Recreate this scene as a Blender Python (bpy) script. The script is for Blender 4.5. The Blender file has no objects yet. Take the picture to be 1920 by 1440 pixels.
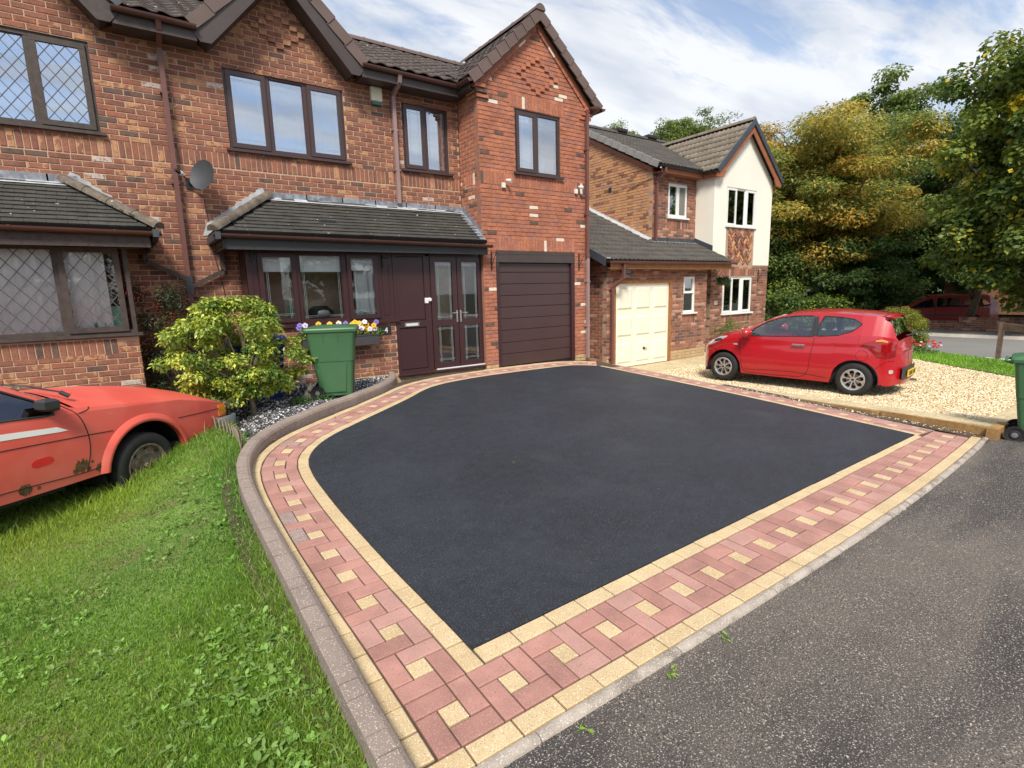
import bpy, math, random
import numpy as np
from mathutils import Vector, Matrix, Quaternion

scene = bpy.context.scene
COL = scene.collection
rnd = random.Random(7)
npr = np.random.RandomState(11)
R = math.radians

# ------------------------------------------------------------------ camera, sky, sun, exposure
CAMH = 1.77
cam_d = bpy.data.cameras.new("camera")
cam = bpy.data.objects.new("camera", cam_d)
COL.objects.link(cam)
cam.matrix_world = Matrix(((0.81486016, 0.12229282, -0.56661044, 0.0),
                           (-0.57902071, 0.12591635, -0.80553094, 0.0),
                           (-0.02716513, 0.98447424, 0.17341429, CAMH),
                           (0, 0, 0, 1)))
cam_d.sensor_width = 36.0
cam_d.lens = 982.35 / 1920.0 * 36.0
cam_d.clip_start = 0.05
cam_d.clip_end = 2000
scene.camera = cam

SUN_DIR = Vector((-0.42, -0.56, 0.80)).normalized()      # towards the sun
sun_d = bpy.data.lights.new("sun", 'SUN')
sun_d.energy = 3.2
sun_d.angle = R(14)
sun_d.color = (1.0, 0.93, 0.82)
sun = bpy.data.objects.new("sun", sun_d)
COL.objects.link(sun)
sun.rotation_euler = SUN_DIR.to_track_quat('Z', 'Y').to_euler()
SUN_EL = math.asin(SUN_DIR.z)
SUN_AZ = math.atan2(SUN_DIR.x, SUN_DIR.y)

world = bpy.data.worlds.new("World")
scene.world = world
world.use_nodes = True
nt = world.node_tree
nt.nodes.clear()
def N(tree, kind, **kw):
    n = tree.nodes.new(kind)
    for k, v in kw.items():
        if k in n.inputs: n.inputs[k].default_value = v
        else: setattr(n, k, v)
    return n
L = nt.links.new
out = N(nt, 'ShaderNodeOutputWorld')
sky = N(nt, 'ShaderNodeTexSky')
sky.sky_type = 'NISHITA'
sky.sun_disc = False
sky.sun_elevation = SUN_EL
sky.sun_rotation = SUN_AZ
sky.air_density = 1.0; sky.dust_density = 0.6; sky.ozone_density = 1.4
bg1 = N(nt, 'ShaderNodeBackground'); bg1.inputs['Strength'].default_value = 0.13
L(sky.outputs[0], bg1.inputs[0])
tc = N(nt, 'ShaderNodeTexCoord')
sep = N(nt, 'ShaderNodeSeparateXYZ'); L(tc.outputs['Generated'], sep.inputs[0])
# project the view direction onto a high flat cloud layer: streaks keep their perspective
zz = N(nt, 'ShaderNodeMath', operation='MAXIMUM'); L(sep.outputs[2], zz.inputs[0]); zz.inputs[1].default_value = 0.04
za = N(nt, 'ShaderNodeMath', operation='ADD'); L(zz.outputs[0], za.inputs[0]); za.inputs[1].default_value = 0.12
dx = N(nt, 'ShaderNodeMath', operation='DIVIDE'); L(sep.outputs[0], dx.inputs[0]); L(za.outputs[0], dx.inputs[1])
dy = N(nt, 'ShaderNodeMath', operation='DIVIDE'); L(sep.outputs[1], dy.inputs[0]); L(za.outputs[0], dy.inputs[1])
cmb = N(nt, 'ShaderNodeCombineXYZ'); L(dx.outputs[0], cmb.inputs[0]); L(dy.outputs[0], cmb.inputs[1])
mp = N(nt, 'ShaderNodeMapping'); L(cmb.outputs[0], mp.inputs[0])
mp.inputs['Rotation'].default_value = (0, 0, R(-62)); mp.inputs['Scale'].default_value = (0.55, 1.9, 1); mp.inputs['Location'].default_value = (3.1, 0.4, 0)
n1 = N(nt, 'ShaderNodeTexNoise'); L(mp.outputs[0], n1.inputs['Vector'])
n1.inputs['Scale'].default_value = 1.5; n1.inputs['Detail'].default_value = 9; n1.inputs['Roughness'].default_value = 0.62; n1.inputs['Distortion'].default_value = 0.55
n2 = N(nt, 'ShaderNodeTexNoise'); L(cmb.outputs[0], n2.inputs['Vector'])
n2.inputs['Scale'].default_value = 0.55; n2.inputs['Detail'].default_value = 4
ad = N(nt, 'ShaderNodeMath', operation='MULTIPLY_ADD'); L(n2.outputs[0], ad.inputs[0]); ad.inputs[1].default_value = 0.8; L(n1.outputs[0], ad.inputs[2])
rp = N(nt, 'ShaderNodeValToRGB'); L(ad.outputs[0], rp.inputs[0])
rp.color_ramp.elements[0].position = 0.80; rp.color_ramp.elements[0].color = (0, 0, 0, 1)
rp.color_ramp.elements[1].position = 1.34; rp.color_ramp.elements[1].color = (1, 1, 1, 1)
hz = N(nt, 'ShaderNodeMapRange'); L(sep.outputs[2], hz.inputs[0])
hz.inputs[1].default_value = 0.0; hz.inputs[2].default_value = 0.50; hz.inputs[3].default_value = 0.66; hz.inputs[4].default_value = 0.12
mx = N(nt, 'ShaderNodeMath', operation='ADD'); L(rp.outputs[0], mx.inputs[0]); L(hz.outputs[0], mx.inputs[1])
cl = N(nt, 'ShaderNodeClamp'); L(mx.outputs[0], cl.inputs[0]); cl.inputs['Max'].default_value = 0.93
n3 = N(nt, 'ShaderNodeTexNoise'); L(mp.outputs[0], n3.inputs['Vector']); n3.inputs['Scale'].default_value = 2.3; n3.inputs['Detail'].default_value = 6
rp3 = N(nt, 'ShaderNodeValToRGB'); L(n3.outputs[0], rp3.inputs[0])
rp3.color_ramp.elements[0].position = 0.35; rp3.color_ramp.elements[0].color = (0.60, 0.66, 0.76, 1)
rp3.color_ramp.elements[1].position = 0.6; rp3.color_ramp.elements[1].color = (0.93, 0.94, 0.96, 1)
bg2 = N(nt, 'ShaderNodeBackground'); L(rp3.outputs[0], bg2.inputs[0]); bg2.inputs['Strength'].default_value = 0.74
ms = N(nt, 'ShaderNodeMixShader'); L(cl.outputs[0], ms.inputs[0]); L(bg1.outputs[0], ms.inputs[1]); L(bg2.outputs[0], ms.inputs[2])
L(ms.outputs[0], out.inputs[0])

scene.view_settings.view_transform = 'Standard'
scene.view_settings.look = 'None'
scene.view_settings.gamma = 1.0
scene.view_settings.use_curve_mapping = False
scene.view_settings.exposure = 0.55
scene.cycles.max_bounces = 6
scene.cycles.transparent_max_bounces = 12

# ------------------------------------------------------------------ materials
MATS = {}
def mat(name, col, rough=0.75, var=0.12, vs=3.0, vs2=None, col2=None, bl=(0.5, 0.62), bs=20.0, speck=None, bump=0.0, bsc=120.0,
        metal=0.0, spec=0.5, attr=False, coat=0.0, trans=0.0, dirt=None, aniso=None):
    """Procedural principled material. col2 = blotches; speck = (colour, scale, lo, hi); dirt = (colour, scale, lo, hi)."""
    m = bpy.data.materials.new(name); m.use_nodes = True
    t = m.node_tree; b = t.nodes['Principled BSDF']; l = t.links.new
    g = N(t, 'ShaderNodeNewGeometry'); pos = g.outputs['Position']
    def noise(sc, det=3, dist=0.0):
        n = N(t, 'ShaderNodeTexNoise'); l(pos, n.inputs['Vector']); n.inputs['Scale'].default_value = sc
        n.inputs['Detail'].default_value = det; n.inputs['Distortion'].default_value = dist
        return n.outputs[0]
    def ramp(s, lo, hi):
        r = N(t, 'ShaderNodeMapRange'); l(s, r.inputs[0]); r.inputs[1].default_value = lo; r.inputs[2].default_value = hi
        return r.outputs[0]
    def mix(f, a, bb):
        x = N(t, 'ShaderNodeMix', data_type='RGBA'); l(f, x.inputs[0])
        for s, i in ((a, 6), (bb, 7)):
            if isinstance(s, tuple): x.inputs[i].default_value = (*s[:3], 1)
            else: l(s, x.inputs[i])
        return x.outputs[2]
    lo = tuple(c * (1 - var) for c in col); hi = tuple(min(1, c * (1 + var)) for c in col)
    c = mix(ramp(noise(vs, 5), 0.3, 0.7), lo, hi)
    if vs2:
        c2 = mix(ramp(noise(vs2, 2), 0.3, 0.7), tuple(x * .8 for x in (1, 1, 1)), (1.2, 1.2, 1.2))
        mm = N(t, 'ShaderNodeMix', data_type='RGBA', blend_type='MULTIPLY'); mm.inputs[0].default_value = 1
        l(c, mm.inputs[6]); l(c2, mm.inputs[7]); c = mm.outputs[2]
    if col2: c = mix(ramp(noise(bs, 2, .4), *bl), c, col2)
    if dirt:
        dn_ = noise(dirt[1], 5, .3)
        if aniso:
            mp_ = N(t, 'ShaderNodeMapping'); l(pos, mp_.inputs[0]); mp_.inputs['Scale'].default_value = aniso; mp_.inputs['Rotation'].default_value = (0, 0, .12); l(mp_.outputs[0], dn_.node.inputs['Vector'])
        c = mix(ramp(dn_, dirt[2], dirt[3]), c, dirt[0])
    if speck:
        for sp in (speck if isinstance(speck, list) else [speck]):
            c = mix(ramp(noise(sp[1], 1), sp[2], sp[3]), c, sp[0])
    if attr:
        a = N(t, 'ShaderNodeAttribute'); a.attribute_name = 'Col'
        mm = N(t, 'ShaderNodeMix', data_type='RGBA', blend_type='MULTIPLY'); mm.inputs[0].default_value = 1
        l(c, mm.inputs[6]); l(a.outputs[0], mm.inputs[7]); c = mm.outputs[2]
    l(c, b.inputs['Base Color'])
    b.inputs['Roughness'].default_value = rough; b.inputs['Metallic'].default_value = metal
    b.inputs['Specular IOR Level'].default_value = spec
    b.inputs['Coat Weight'].default_value = coat; b.inputs['Coat Roughness'].default_value = 0.04
    if bump:
        bp = N(t, 'ShaderNodeBump'); bp.inputs['Strength'].default_value = bump; bp.inputs['Distance'].default_value = 0.01
        l(noise(bsc, 3), bp.inputs['Height']); l(bp.outputs[0], b.inputs['Normal'])
    if trans:
        o = t.nodes['Material Output']; tr = N(t, 'ShaderNodeBsdfTranslucent'); l(c, tr.inputs[0])
        x = N(t, 'ShaderNodeMixShader'); x.inputs[0].default_value = trans
        l(b.outputs[0], x.inputs[1]); l(tr.outputs[0], x.inputs[2]); l(x.outputs[0], o.inputs[0])
    MATS[name] = m
    return m
def glass(name, tint, refl, rough=0.015):
    m = bpy.data.materials.new(name); m.use_nodes = True
    t = m.node_tree; t.nodes.clear(); l = t.links.new
    o = N(t, 'ShaderNodeOutputMaterial'); tr = N(t, 'ShaderNodeBsdfTransparent'); tr.inputs[0].default_value = (*tint, 1)
    gl = N(t, 'ShaderNodeBsdfGlossy'); gl.inputs['Roughness'].default_value = rough; gl.inputs[0].default_value = (0.95, 0.97, 1, 1)
    lw = N(t, 'ShaderNodeLayerWeight'); lw.inputs[0].default_value = 0.35
    mr = N(t, 'ShaderNodeMapRange'); l(lw.outputs['Fresnel'], mr.inputs[0]); mr.inputs[3].default_value = refl; mr.inputs[4].default_value = 1.0
    # faint waviness of real panes
    g = N(t, 'ShaderNodeNewGeometry'); nn = N(t, 'ShaderNodeTexNoise'); l(g.outputs['Position'], nn.inputs['Vector']); nn.inputs['Scale'].default_value = 1.6
    bp = N(t, 'ShaderNodeBump'); bp.inputs['Strength'].default_value = 0.05; bp.inputs['Distance'].default_value = 0.02
    l(nn.outputs[0], bp.inputs['Height']); l(bp.outputs[0], gl.inputs['Normal'])
    x = N(t, 'ShaderNodeMixShader'); l(mr.outputs[0], x.inputs[0]); l(tr.outputs[0], x.inputs[1]); l(gl.outputs[0], x.inputs[2]); l(x.outputs[0], o.inputs[0])
    MATS[name] = m

mat('mortar_tan', (0.50, 0.345, 0.24), 0.95, 0.15, 6, bump=.3)
mat('mortar_red', (0.30, 0.15, 0.10), 0.95, 0.15, 6, bump=.3)
mat('mortar_nbr', (0.38, 0.27, 0.20), 0.95, 0.15, 6, bump=.3)
tanb = (0.46, 0.24, 0.12)
mat('brick_brown', (0.265, 0.110, 0.070), 0.9, 0.22, 7, 40, bump=.35)
mat('brick_brown2', (0.215, 0.090, 0.062), 0.9, 0.22, 7, 40, bump=.35)
mat('brick_red', (0.295, 0.110, 0.066), 0.9, 0.2, 7, 40, bump=.35)
mat('brick_crease', (0.27, 0.112, 0.070), 0.9, 0.2, 7, col2=tanb, bl=(.50, .56), bs=13, bump=.35)
mat('brick_tan', (0.41, 0.205, 0.11), 0.9, 0.2, 7, 30, bump=.3)
mat('brick_dark', (0.11, 0.072, 0.060), 0.9, 0.25, 7, 40, col2=(0.16, .085, .06), bl=(.5, .6), bs=16, bump=.3)
mat('brick_white', (0.50, 0.42, 0.38), 0.9, 0.15, 12, col2=(0.33, .16, .12), bl=(.52, .62), bs=22, bump=.3)
mat('brick_salmon', (0.42, 0.155, 0.088), 0.9, 0.16, 6, 35, bump=.3)
mat('brick_salmon2', (0.37, 0.135, 0.08), 0.9, 0.16, 6, 35, bump=.3)
mat('brick_pink', (0.34, 0.14, 0.10), 0.9, 0.16, 6, 35, bump=.3)
mat('brick_cream', (0.72, 0.62, 0.50), 0.9, 0.10, 14, bump=.3)
mat('brick_yellow', (0.46, 0.33, 0.17), 0.9, 0.15, 8, 40, bump=.3)
mat('nbrick_brown', (0.25, 0.11, 0.07), 0.9, 0.2, 6, bump=.3)
mat('nbrick_red', (0.32, 0.13, 0.08), 0.9, 0.2, 6, bump=.3)
mat('nbrick_dark', (0.14, 0.075, 0.06), 0.9, 0.2, 6, bump=.3)
mat('nbrick_orange', (0.55, 0.28, 0.13), 0.9, 0.16, 6, bump=.3)
mat('nbrick_pale', (0.45, 0.25, 0.17), 0.9, 0.16, 6, bump=.3)
mat('roof_under', (0.03, 0.026, 0.024), 0.95)
mat('roof_brown', (0.075, 0.058, 0.052), 0.8, 0.3, 4, 30, bump=.3, speck=((0.45, .43, .38), 26, .70, .74))
mat('roof_slate', (0.047, 0.044, 0.040), 0.75, 0.28, 3, 25, col2=(0.058, .058, .044), bl=(.5, .7), bs=5, bump=.3, speck=((0.6, .6, .55), 16, .765, .78))
mat('roof_nbr', (0.075, 0.066, 0.058), 0.8, 0.25, 3, 25, bump=.3)
mat('roof_nbr2', (0.20, 0.165, 0.125), 0.8, 0.25, 3, 25, bump=.3)
mat('verge_brown', (0.125, 0.085, 0.074), 0.7, 0.15, 2, bump=.15)
mat('ridge_grey', (0.13, 0.105, 0.08), 0.85, 0.35, 8, 30, bump=.4, speck=((0.6, .58, .5), 14, .74, .77))
mat('ridge_pale', (0.27, 0.26, 0.245), 0.85, 0.15, 6, bump=.2)
mat('lead', (0.20, 0.215, 0.25), 0.5, 0.35, 9, dirt=((0.34, .37, .42), 14, .45, .7), metal=.2)
mat('lead_pale', (0.42, 0.44, 0.46), 0.6, 0.2, 8)
mat('upvc_brown', (0.048, 0.019, 0.021), 0.32, 0.06, 2)
mat('upvc_brown2', (0.060, 0.034, 0.033), 0.38, 0.06, 2)
mat('wood_dark', (0.055, 0.040, 0.034), 0.6, 0.3, 12, 60)
mat('fascia_grey', (0.040, 0.042, 0.042), 0.55, 0.12, 3)
mat('fascia_brown', (0.060, 0.045, 0.042), 0.5, 0.12, 3)
mat('gutter_brown', (0.105, 0.048, 0.040), 0.4, 0.12, 3)
mat('pipe_brown', (0.15, 0.062, 0.052), 0.45, 0.12, 2)
mat('pipe_pale', (0.30, 0.20, 0.19), 0.45, 0.12, 2)
mat('white_upvc', (0.80, 0.80, 0.78), 0.35, 0.03, 3)
mat('cream_door', (0.84, 0.80, 0.65), 0.45, 0.03, 3)
mat('cream_render', (0.82, 0.79, 0.69), 0.9, 0.05, 1.2, bump=.35, bsc=60)
mat('wood_orange', (0.30, 0.13, 0.045), 0.6, 0.2, 9)
mat('wood_rust', (0.30, 0.105, 0.05), 0.6, 0.15, 6)
mat('anthracite', (0.05, 0.06, 0.075), 0.5, 0.1, 3)
mat('chrome', (0.75, 0.75, 0.75), 0.18, 0.02, 3, metal=1)
mat('alu', (0.82, 0.82, 0.84), 0.4, 0.03, 3, metal=.3)
mat('black_plastic', (0.02, 0.02, 0.022), 0.45, 0.2, 5)
mat('black_iron', (0.012, 0.012, 0.013), 0.5, 0.2, 5)
mat('interior', (0.10, 0.07, 0.055), 0.9, 0.5, 1.6)
mat('room_brown', (0.16, 0.055, 0.035), 0.8, 0.3, 1.2)
mat('curtain', (0.88, 0.88, 0.85), 0.9, 0.06, 4)
mat('curtain_cream', (0.62, 0.58, 0.50), 0.9, 0.10, 4)
mat('blind_white', (0.90, 0.89, 0.86), 0.9, 0.05, 6)
mat('mint', (0.30, 0.62, 0.46), 0.6, 0.05, 3)
mat('green_dk', (0.03, 0.25, 0.14), 0.5, 0.05, 3)
mat('lead_came', (0.09, 0.09, 0.105), 0.5, 0.1, 3)
mat('bevel_strip', (0.55, 0.58, 0.62), 0.25, 0.05, 3, metal=.6)
glass('glass', (0.82, 0.88, 0.88), 0.30)
glass('glass_up', (0.50, 0.66, 0.80), 0.50)
glass('glass_dark', (0.99, 1.0, 0.995), 0.02)
glass('glass_car', (0.72, 0.78, 0.77), 0.12)
mat('tarmac', (0.021, 0.026, 0.036), 0.58, 0.22, .9, 9, dirt=((0.036, .042, .054), 1.7, .52, .78), speck=[((0.10, .112, .135), 150, .59, .68), ((0.012, .012, .014), 160, .62, .70)], bump=.9, bsc=260, spec=.45)
mat('old_road', (0.130, 0.110, 0.094), 0.9, 0.25, 0.7, aniso=(.35, 1.3, 1), dirt=((0.046, .043, .042), .95, .43, .56), speck=[((0.36, .30, .25), 135, .58, .68), ((0.03, .03, .03), 110, .58, .70), ((0.48, .43, .37), 90, .67, .71)], bump=.9, bsc=170)
mat('main_road', (0.20, 0.195, 0.185), 0.9, 0.12, .4, bump=.3)
mat('footpath', (0.24, 0.22, 0.19), 0.9, 0.12, .6, bump=.3)
mat('jointing', (0.075, 0.050, 0.035), 0.95, 0.25, 12)
sp_w = ((0.66, .52, .46), 150, .58, .69)
mat('block_red', (0.40, 0.198, 0.163), 0.9, 0.2, 5, speck=[sp_w, ((0.20, .07, .06), 150, .62, .7)], bump=.3, bsc=200)
mat('block_red2', (0.35, 0.170, 0.140), 0.9, 0.2, 5, speck=[sp_w, ((0.20, .07, .06), 150, .62, .7)], bump=.3, bsc=200)
mat('block_red3', (0.43, 0.235, 0.20), 0.9, 0.16, 5, speck=[sp_w, ((0.20, .07, .06), 150, .62, .7)], bump=.3, bsc=200)
mat('block_grey', (0.27, 0.20, 0.18), 0.9, 0.14, 5, speck=[sp_w], bump=.3, bsc=200)
mat('block_yellow', (0.56, 0.43, 0.25), 0.9, 0.10, 5, speck=[((0.78, .70, .54), 150, .62, .70), ((0.30, .19, .09), 170, .62, .70)], bump=.3, bsc=200)
mat('block_yellow2', (0.52, 0.39, 0.22), 0.9, 0.10, 5, speck=[((0.78, .70, .54), 150, .62, .70), ((0.30, .19, .09), 170, .62, .70)], bump=.3, bsc=200)
mat('kerb_stone', (0.26, 0.205, 0.175), 0.9, 0.14, 4, speck=[((0.56, .50, .46), 140, .62, .70)], bump=.35, bsc=180)
mat('concrete', (0.36, 0.31, 0.265), 0.9, 0.2, 9, dirt=((0.20, .17, .14), 7, .52, .66), speck=((0.6, .55, .5), 160, .6, .68), bump=.4, bsc=70)
mat('concrete_pale', (0.66, 0.60, 0.52), 0.9, 0.08, 6, bump=.3)
mat('buff_slab', (0.50, 0.41, 0.25), 0.9, 0.12, 2, 20, bump=.2)
mat('soil', (0.075, 0.052, 0.033), 0.95, 0.4, 5, speck=((0.20, .15, .09), 30, .62, .68), bump=.6, bsc=60)
mat('turf', (0.13, 0.20, 0.040), 0.95, 0.35, 1.3, dirt=((0.16, .15, .06), 3, .52, .68), bump=.5, bsc=50)
mat('ground_far', (0.06, 0.065, 0.035), 0.95, 0.3, .3)
mat('gravel_bed', (0.56, 0.46, 0.28), 0.95, 0.15, 2, speck=[((0.75, .66, .48), 55, .55, .62), ((0.30, .19, .09), 45, .60, .68)], bump=.8, bsc=60)
mat('timber', (0.33, 0.19, 0.07), 0.8, 0.2, 3, 25, bump=.2)
mat('post_wood', (0.17, 0.11, 0.08), 0.85, 0.3, 9, bump=.3)
mat('fence_wood', (0.11, 0.082, 0.045), 0.9, 0.25, 3, bump=.2)
mat('road_white', (0.72, 0.72, 0.68), 0.8, 0.1, 5)
mat('alarm_box', (0.74, 0.71, 0.56), 0.5, 0.05, 3)
mat('alarm_green', (0.06, 0.16, 0.14), 0.4, 0.05, 3)
mat('dish_grey', (0.045, 0.048, 0.054), 0.6, 0.08, 6)
mat('lamp_white', (0.75, 0.74, 0.70), 0.4, 0.04, 6)

# ------------------------------------------------------------------ mesh helpers
def tag(o, label=None, cat=None, group=None, kind=None):
    if label: o['label'] = label
    if cat: o['category'] = cat
    if group: o['group'] = group
    if kind: o['kind'] = kind
    return o
ORG = {}
def root(name, loc, label=None, cat=None, group=None, kind=None, rz=0.0, rot=None):
    o = bpy.data.objects.new(name, None); COL.objects.link(o)
    o.empty_display_size = 0.2
    o.location = loc; o.rotation_euler = rot if rot else (0, 0, rz)
    ORG[o.name] = Vector(loc)
    return tag(o, label, cat, group, kind)
class MB:
    """collects geometry (world coordinates, or local ones under a turned root) and links it as ONE mesh object"""
    def __init__(s): s.v = []; s.f = []; s.m = []; s.mats = []; s.col = None
    def mi(s, m):
        if m not in s.mats: s.mats.append(m)
        return s.mats.index(m)
    def add(s, vs, fs, m):
        k = len(s.v); i = s.mi(m); s.v.extend(vs)
        for f in fs: s.f.append([k + q for q in f]); s.m.append(i)
    def box(s, x0, y0, z0, x1, y1, z1, m):
        if x0 > x1: x0, x1 = x1, x0
        if y0 > y1: y0, y1 = y1, y0
        if z0 > z1: z0, z1 = z1, z0
        s.add([(x0, y0, z0), (x1, y0, z0), (x1, y1, z0), (x0, y1, z0), (x0, y0, z1), (x1, y0, z1), (x1, y1, z1), (x0, y1, z1)],
              [(0, 3, 2, 1), (4, 5, 6, 7), (0, 1, 5, 4), (1, 2, 6, 5), (2, 3, 7, 6), (3, 0, 4, 7)], m)
    def bbox(s, x0, y0, z0, x1, y1, z1, m, b=0.004):
        """box with chamfered edges (top/front edges all round)"""
        vs = []
        for z, e in ((z0, b), (z0 + b, 0), (z1 - b, 0), (z1, b)):
            vs += [(x0 + e, y0 + e, z), (x1 - e, y0 + e, z), (x1 - e, y1 - e, z), (x0 + e, y1 - e, z)]
        fs = [(3, 2, 1, 0), (12, 13, 14, 15)]
        for r in range(3):
            for q in range(4): a = r * 4 + q; c = r * 4 + (q + 1) % 4; fs.append((a, c, c + 4, a + 4))
        s.add(vs, fs, m)
    def hexa(s, p, m):   # 8 corners, bottom 4 ccw, top 4 ccw
        s.add([tuple(q) for q in p], [(0, 3, 2, 1), (4, 5, 6, 7), (0, 1, 5, 4), (1, 2, 6, 5), (2, 3, 7, 6), (3, 0, 4, 7)], m)
    def beam(s, a, b, w, h, m, up=(0, 0, 1)):
        a = Vector(a); b = Vector(b); d = (b - a).normalized(); u = Vector(up)
        r = d.cross(u)
        if r.length < 1e-4: r = d.cross(Vector((1, 0, 0)))
        r.normalize(); u = r.cross(d).normalized()
        r *= w / 2; u *= h / 2
        s.hexa([a - r - u, a + r - u, b + r - u, b - r - u, a - r + u, a + r + u, b + r + u, b - r + u], m)
    def tube(s, pts, rad, m, n=8, cap=True):
        pts = [Vector(p) for p in pts]; k = len(pts)
        if not hasattr(rad, '__len__'): rad = [rad] * k
        vs = []; last = None
        for i, p in enumerate(pts):
            d = (pts[min(i + 1, k - 1)] - pts[max(i - 1, 0)]).normalized()
            if last is None:
                a = d.cross(Vector((0, 0, 1)))
                if a.length < .05: a = d.cross(Vector((1, 0, 0)))
            else: a = last - d * last.dot(d)
            a.normalize(); last = a; b = d.cross(a)
            for j in range(n):
                t = 2 * math.pi * j / n
                vs.append(tuple(p + (a * math.cos(t) + b * math.sin(t)) * rad[i]))
        fs = []
        for i in range(k - 1):
            for j in range(n): fs.append((i * n + j, i * n + (j + 1) % n, (i + 1) * n + (j + 1) % n, (i + 1) * n + j))
        if cap: fs.append(tuple(range(n - 1, -1, -1))); fs.append(tuple((k - 1) * n + j for j in range(n)))
        s.add(vs, fs, m)
    def lathe(s, prof, m, n=24, axis='Z', c=(0, 0, 0), close=False):
        vs = []; k = len(prof)
        for r, h in prof:
            for j in range(n):
                t = 2 * math.pi * j / n; a, b = r * math.cos(t), r * math.sin(t)
                p = (a, b, h) if axis == 'Z' else ((a, h, b) if axis == 'Y' else (h, a, b))
                vs.append((p[0] + c[0], p[1] + c[1], p[2] + c[2]))
        fs = []
        for i in range(k - 1):
            for j in range(n): fs.append((i * n + j, i * n + (j + 1) % n, (i + 1) * n + (j + 1) % n, (i + 1) * n + j))
        s.add(vs, fs, m)
    def prism(s, poly, fn, d0, d1, m, cap0=True):
        """poly in (u,v); fn(u,v,d)->xyz"""
        n = len(poly)
        vs = [tuple(fn(u, v, d0)) for u, v in poly] + [tuple(fn(u, v, d1)) for u, v in poly]
        fs = [tuple(range(n, 2 * n))] + ([tuple(range(n - 1, -1, -1))] if cap0 else [])
        for i in range(n): j = (i + 1) % n; fs.append((i, j, n + j, n + i))
        s.add(vs, fs, m)
    def grid(s, pts, m, flip=False):
        """pts: rows of xyz"""
        a = len(pts); b = len(pts[0]); vs = [tuple(p) for r in pts for p in r]; fs = []
        for i in range(a - 1):
            for j in range(b - 1):
                q = (i * b + j, i * b + j + 1, (i + 1) * b + j + 1, (i + 1) * b + j)
                fs.append(q[::-1] if flip else q)
        s.add(vs, fs, m)
    def mesh(s, name, off=(0, 0, 0), smooth=False):
        me = bpy.data.meshes.new(name)
        v = np.array(s.v, dtype=np.float32).reshape(-1, 3) - np.array(off, dtype=np.float32)
        me.from_pydata(v.tolist(), [], s.f)
        for m in s.mats: me.materials.append(MATS[m])
        me.polygons.foreach_set('material_index', s.m)
        if smooth: me.polygons.foreach_set('use_smooth', [True] * len(s.f))
        me.update()
        return me
    def build(s, name, parent=None, label=None, cat=None, group=None, kind=None, smooth=False, local=False, loc=None, auto=None):
        off = (0, 0, 0); o_loc = (0, 0, 0)
        if parent is not None and not local: off = ORG[parent.name]
        if parent is None and loc is not None: off = loc; o_loc = loc
        me = s.mesh(name, off, smooth)
        o = bpy.data.objects.new(name, me); COL.objects.link(o)
        if parent is not None:
            o.parent = parent; ORG[o.name] = ORG[parent.name]
            if local: ORG[o.name] = Vector((0, 0, 0))
        else: o.location = o_loc; ORG[o.name] = Vector(o_loc)
        if smooth and auto:
            try:
                me.set_sharp_from_angle(angle=R(auto))
            except Exception: pass
        return tag(o, label, cat, group, kind)
def inst(name, me, parent, M, group=None):
    o = bpy.data.objects.new(name, me); COL.objects.link(o); o.parent = parent
    if isinstance(M, Matrix):
        M = M.copy(); M.translation = M.translation - ORG[parent.name]
        o.matrix_local = M
    else: o.location = Vector(M) - ORG[parent.name]
    return o
def copy_tree(o, parent=None):
    c = o.copy(); COL.objects.link(c); c.parent = parent
    for ch in [x for x in o.children]: copy_tree(ch, c)
    return c
CAMP = Vector((0, 0, CAMH))
def text_obj(txt, size, M, parent, m, name='lettering', depth=0.002):
    cu = bpy.data.curves.new(name, 'FONT'); cu.body = txt; cu.size = size; cu.extrude = depth
    cu.align_x = 'CENTER'; cu.align_y = 'CENTER'
    tmp = bpy.data.objects.new('tmp', cu); COL.objects.link(tmp)
    dg = bpy.context.evaluated_depsgraph_get()
    me = bpy.data.meshes.new_from_object(tmp.evaluated_get(dg)); bpy.data.objects.remove(tmp)
    me.materials.clear(); me.materials.append(MATS[m])
    o = bpy.data.objects.new(name, me); COL.objects.link(o); o.parent = parent
    o.matrix_local = M
    return o
# ------------------------------------------------------------------ brickwork
K = 0.078                                  # one course
def plane_front(Y):                         # u = X, outward = -Y
    return (lambda u, z, d: (u, Y - d, z)), Matrix.Identity(3)
def plane_left(X):                          # faces -X ; u = Y (growing away), outward = -X
    return (lambda u, z, d: (X - d, u, z)), Matrix(((0, 1, 0), (1, 0, 0), (0, 0, 1)))
def plane_right(X):
    return (lambda u, z, d: (X + d, u, z)), Matrix(((0, -1, 0), (1, 0, 0), (0, 0, 1)))
PAL_MAIN = [('brick_brown', 32), ('brick_brown2', 24), ('brick_red', 10), ('brick_crease', 15), ('brick_tan', 6), ('brick_dark', 4), ('brick_white', 1.8)]
PAL_GAR = [('brick_salmon', 46), ('brick_salmon2', 30), ('brick_pink', 16), ('brick_dark', 3), ('brick_cream', 3.4)]
PAL_NF = [('nbrick_brown', 36), ('nbrick_red', 26), ('nbrick_dark', 16), ('nbrick_pale', 10)]
PAL_NS = [('nbrick_orange', 70), ('brick_tan', 12), ('nbrick_pale', 8), ('nbrick_red', 6), ('nbrick_brown', 6)]
PAL_Y = [('brick_yellow', 1)]
def pick(pal, r):
    t = r.random() * sum(w for _, w in pal)
    for m, w in pal:
        t -= w
        if t <= 0: return m
    return pal[-1][0]
BRICKS = {}                                  # root name -> list of bricks
def sub(iv, holes):
    out = [iv]
    for a, b in holes:
        nx = []
        for x, y in out:
            if b <= x or a >= y: nx.append((x, y)); continue
            if a > x: nx.append((x, a))
            if b < y: nx.append((b, y))
        out = nx
    return out
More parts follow.
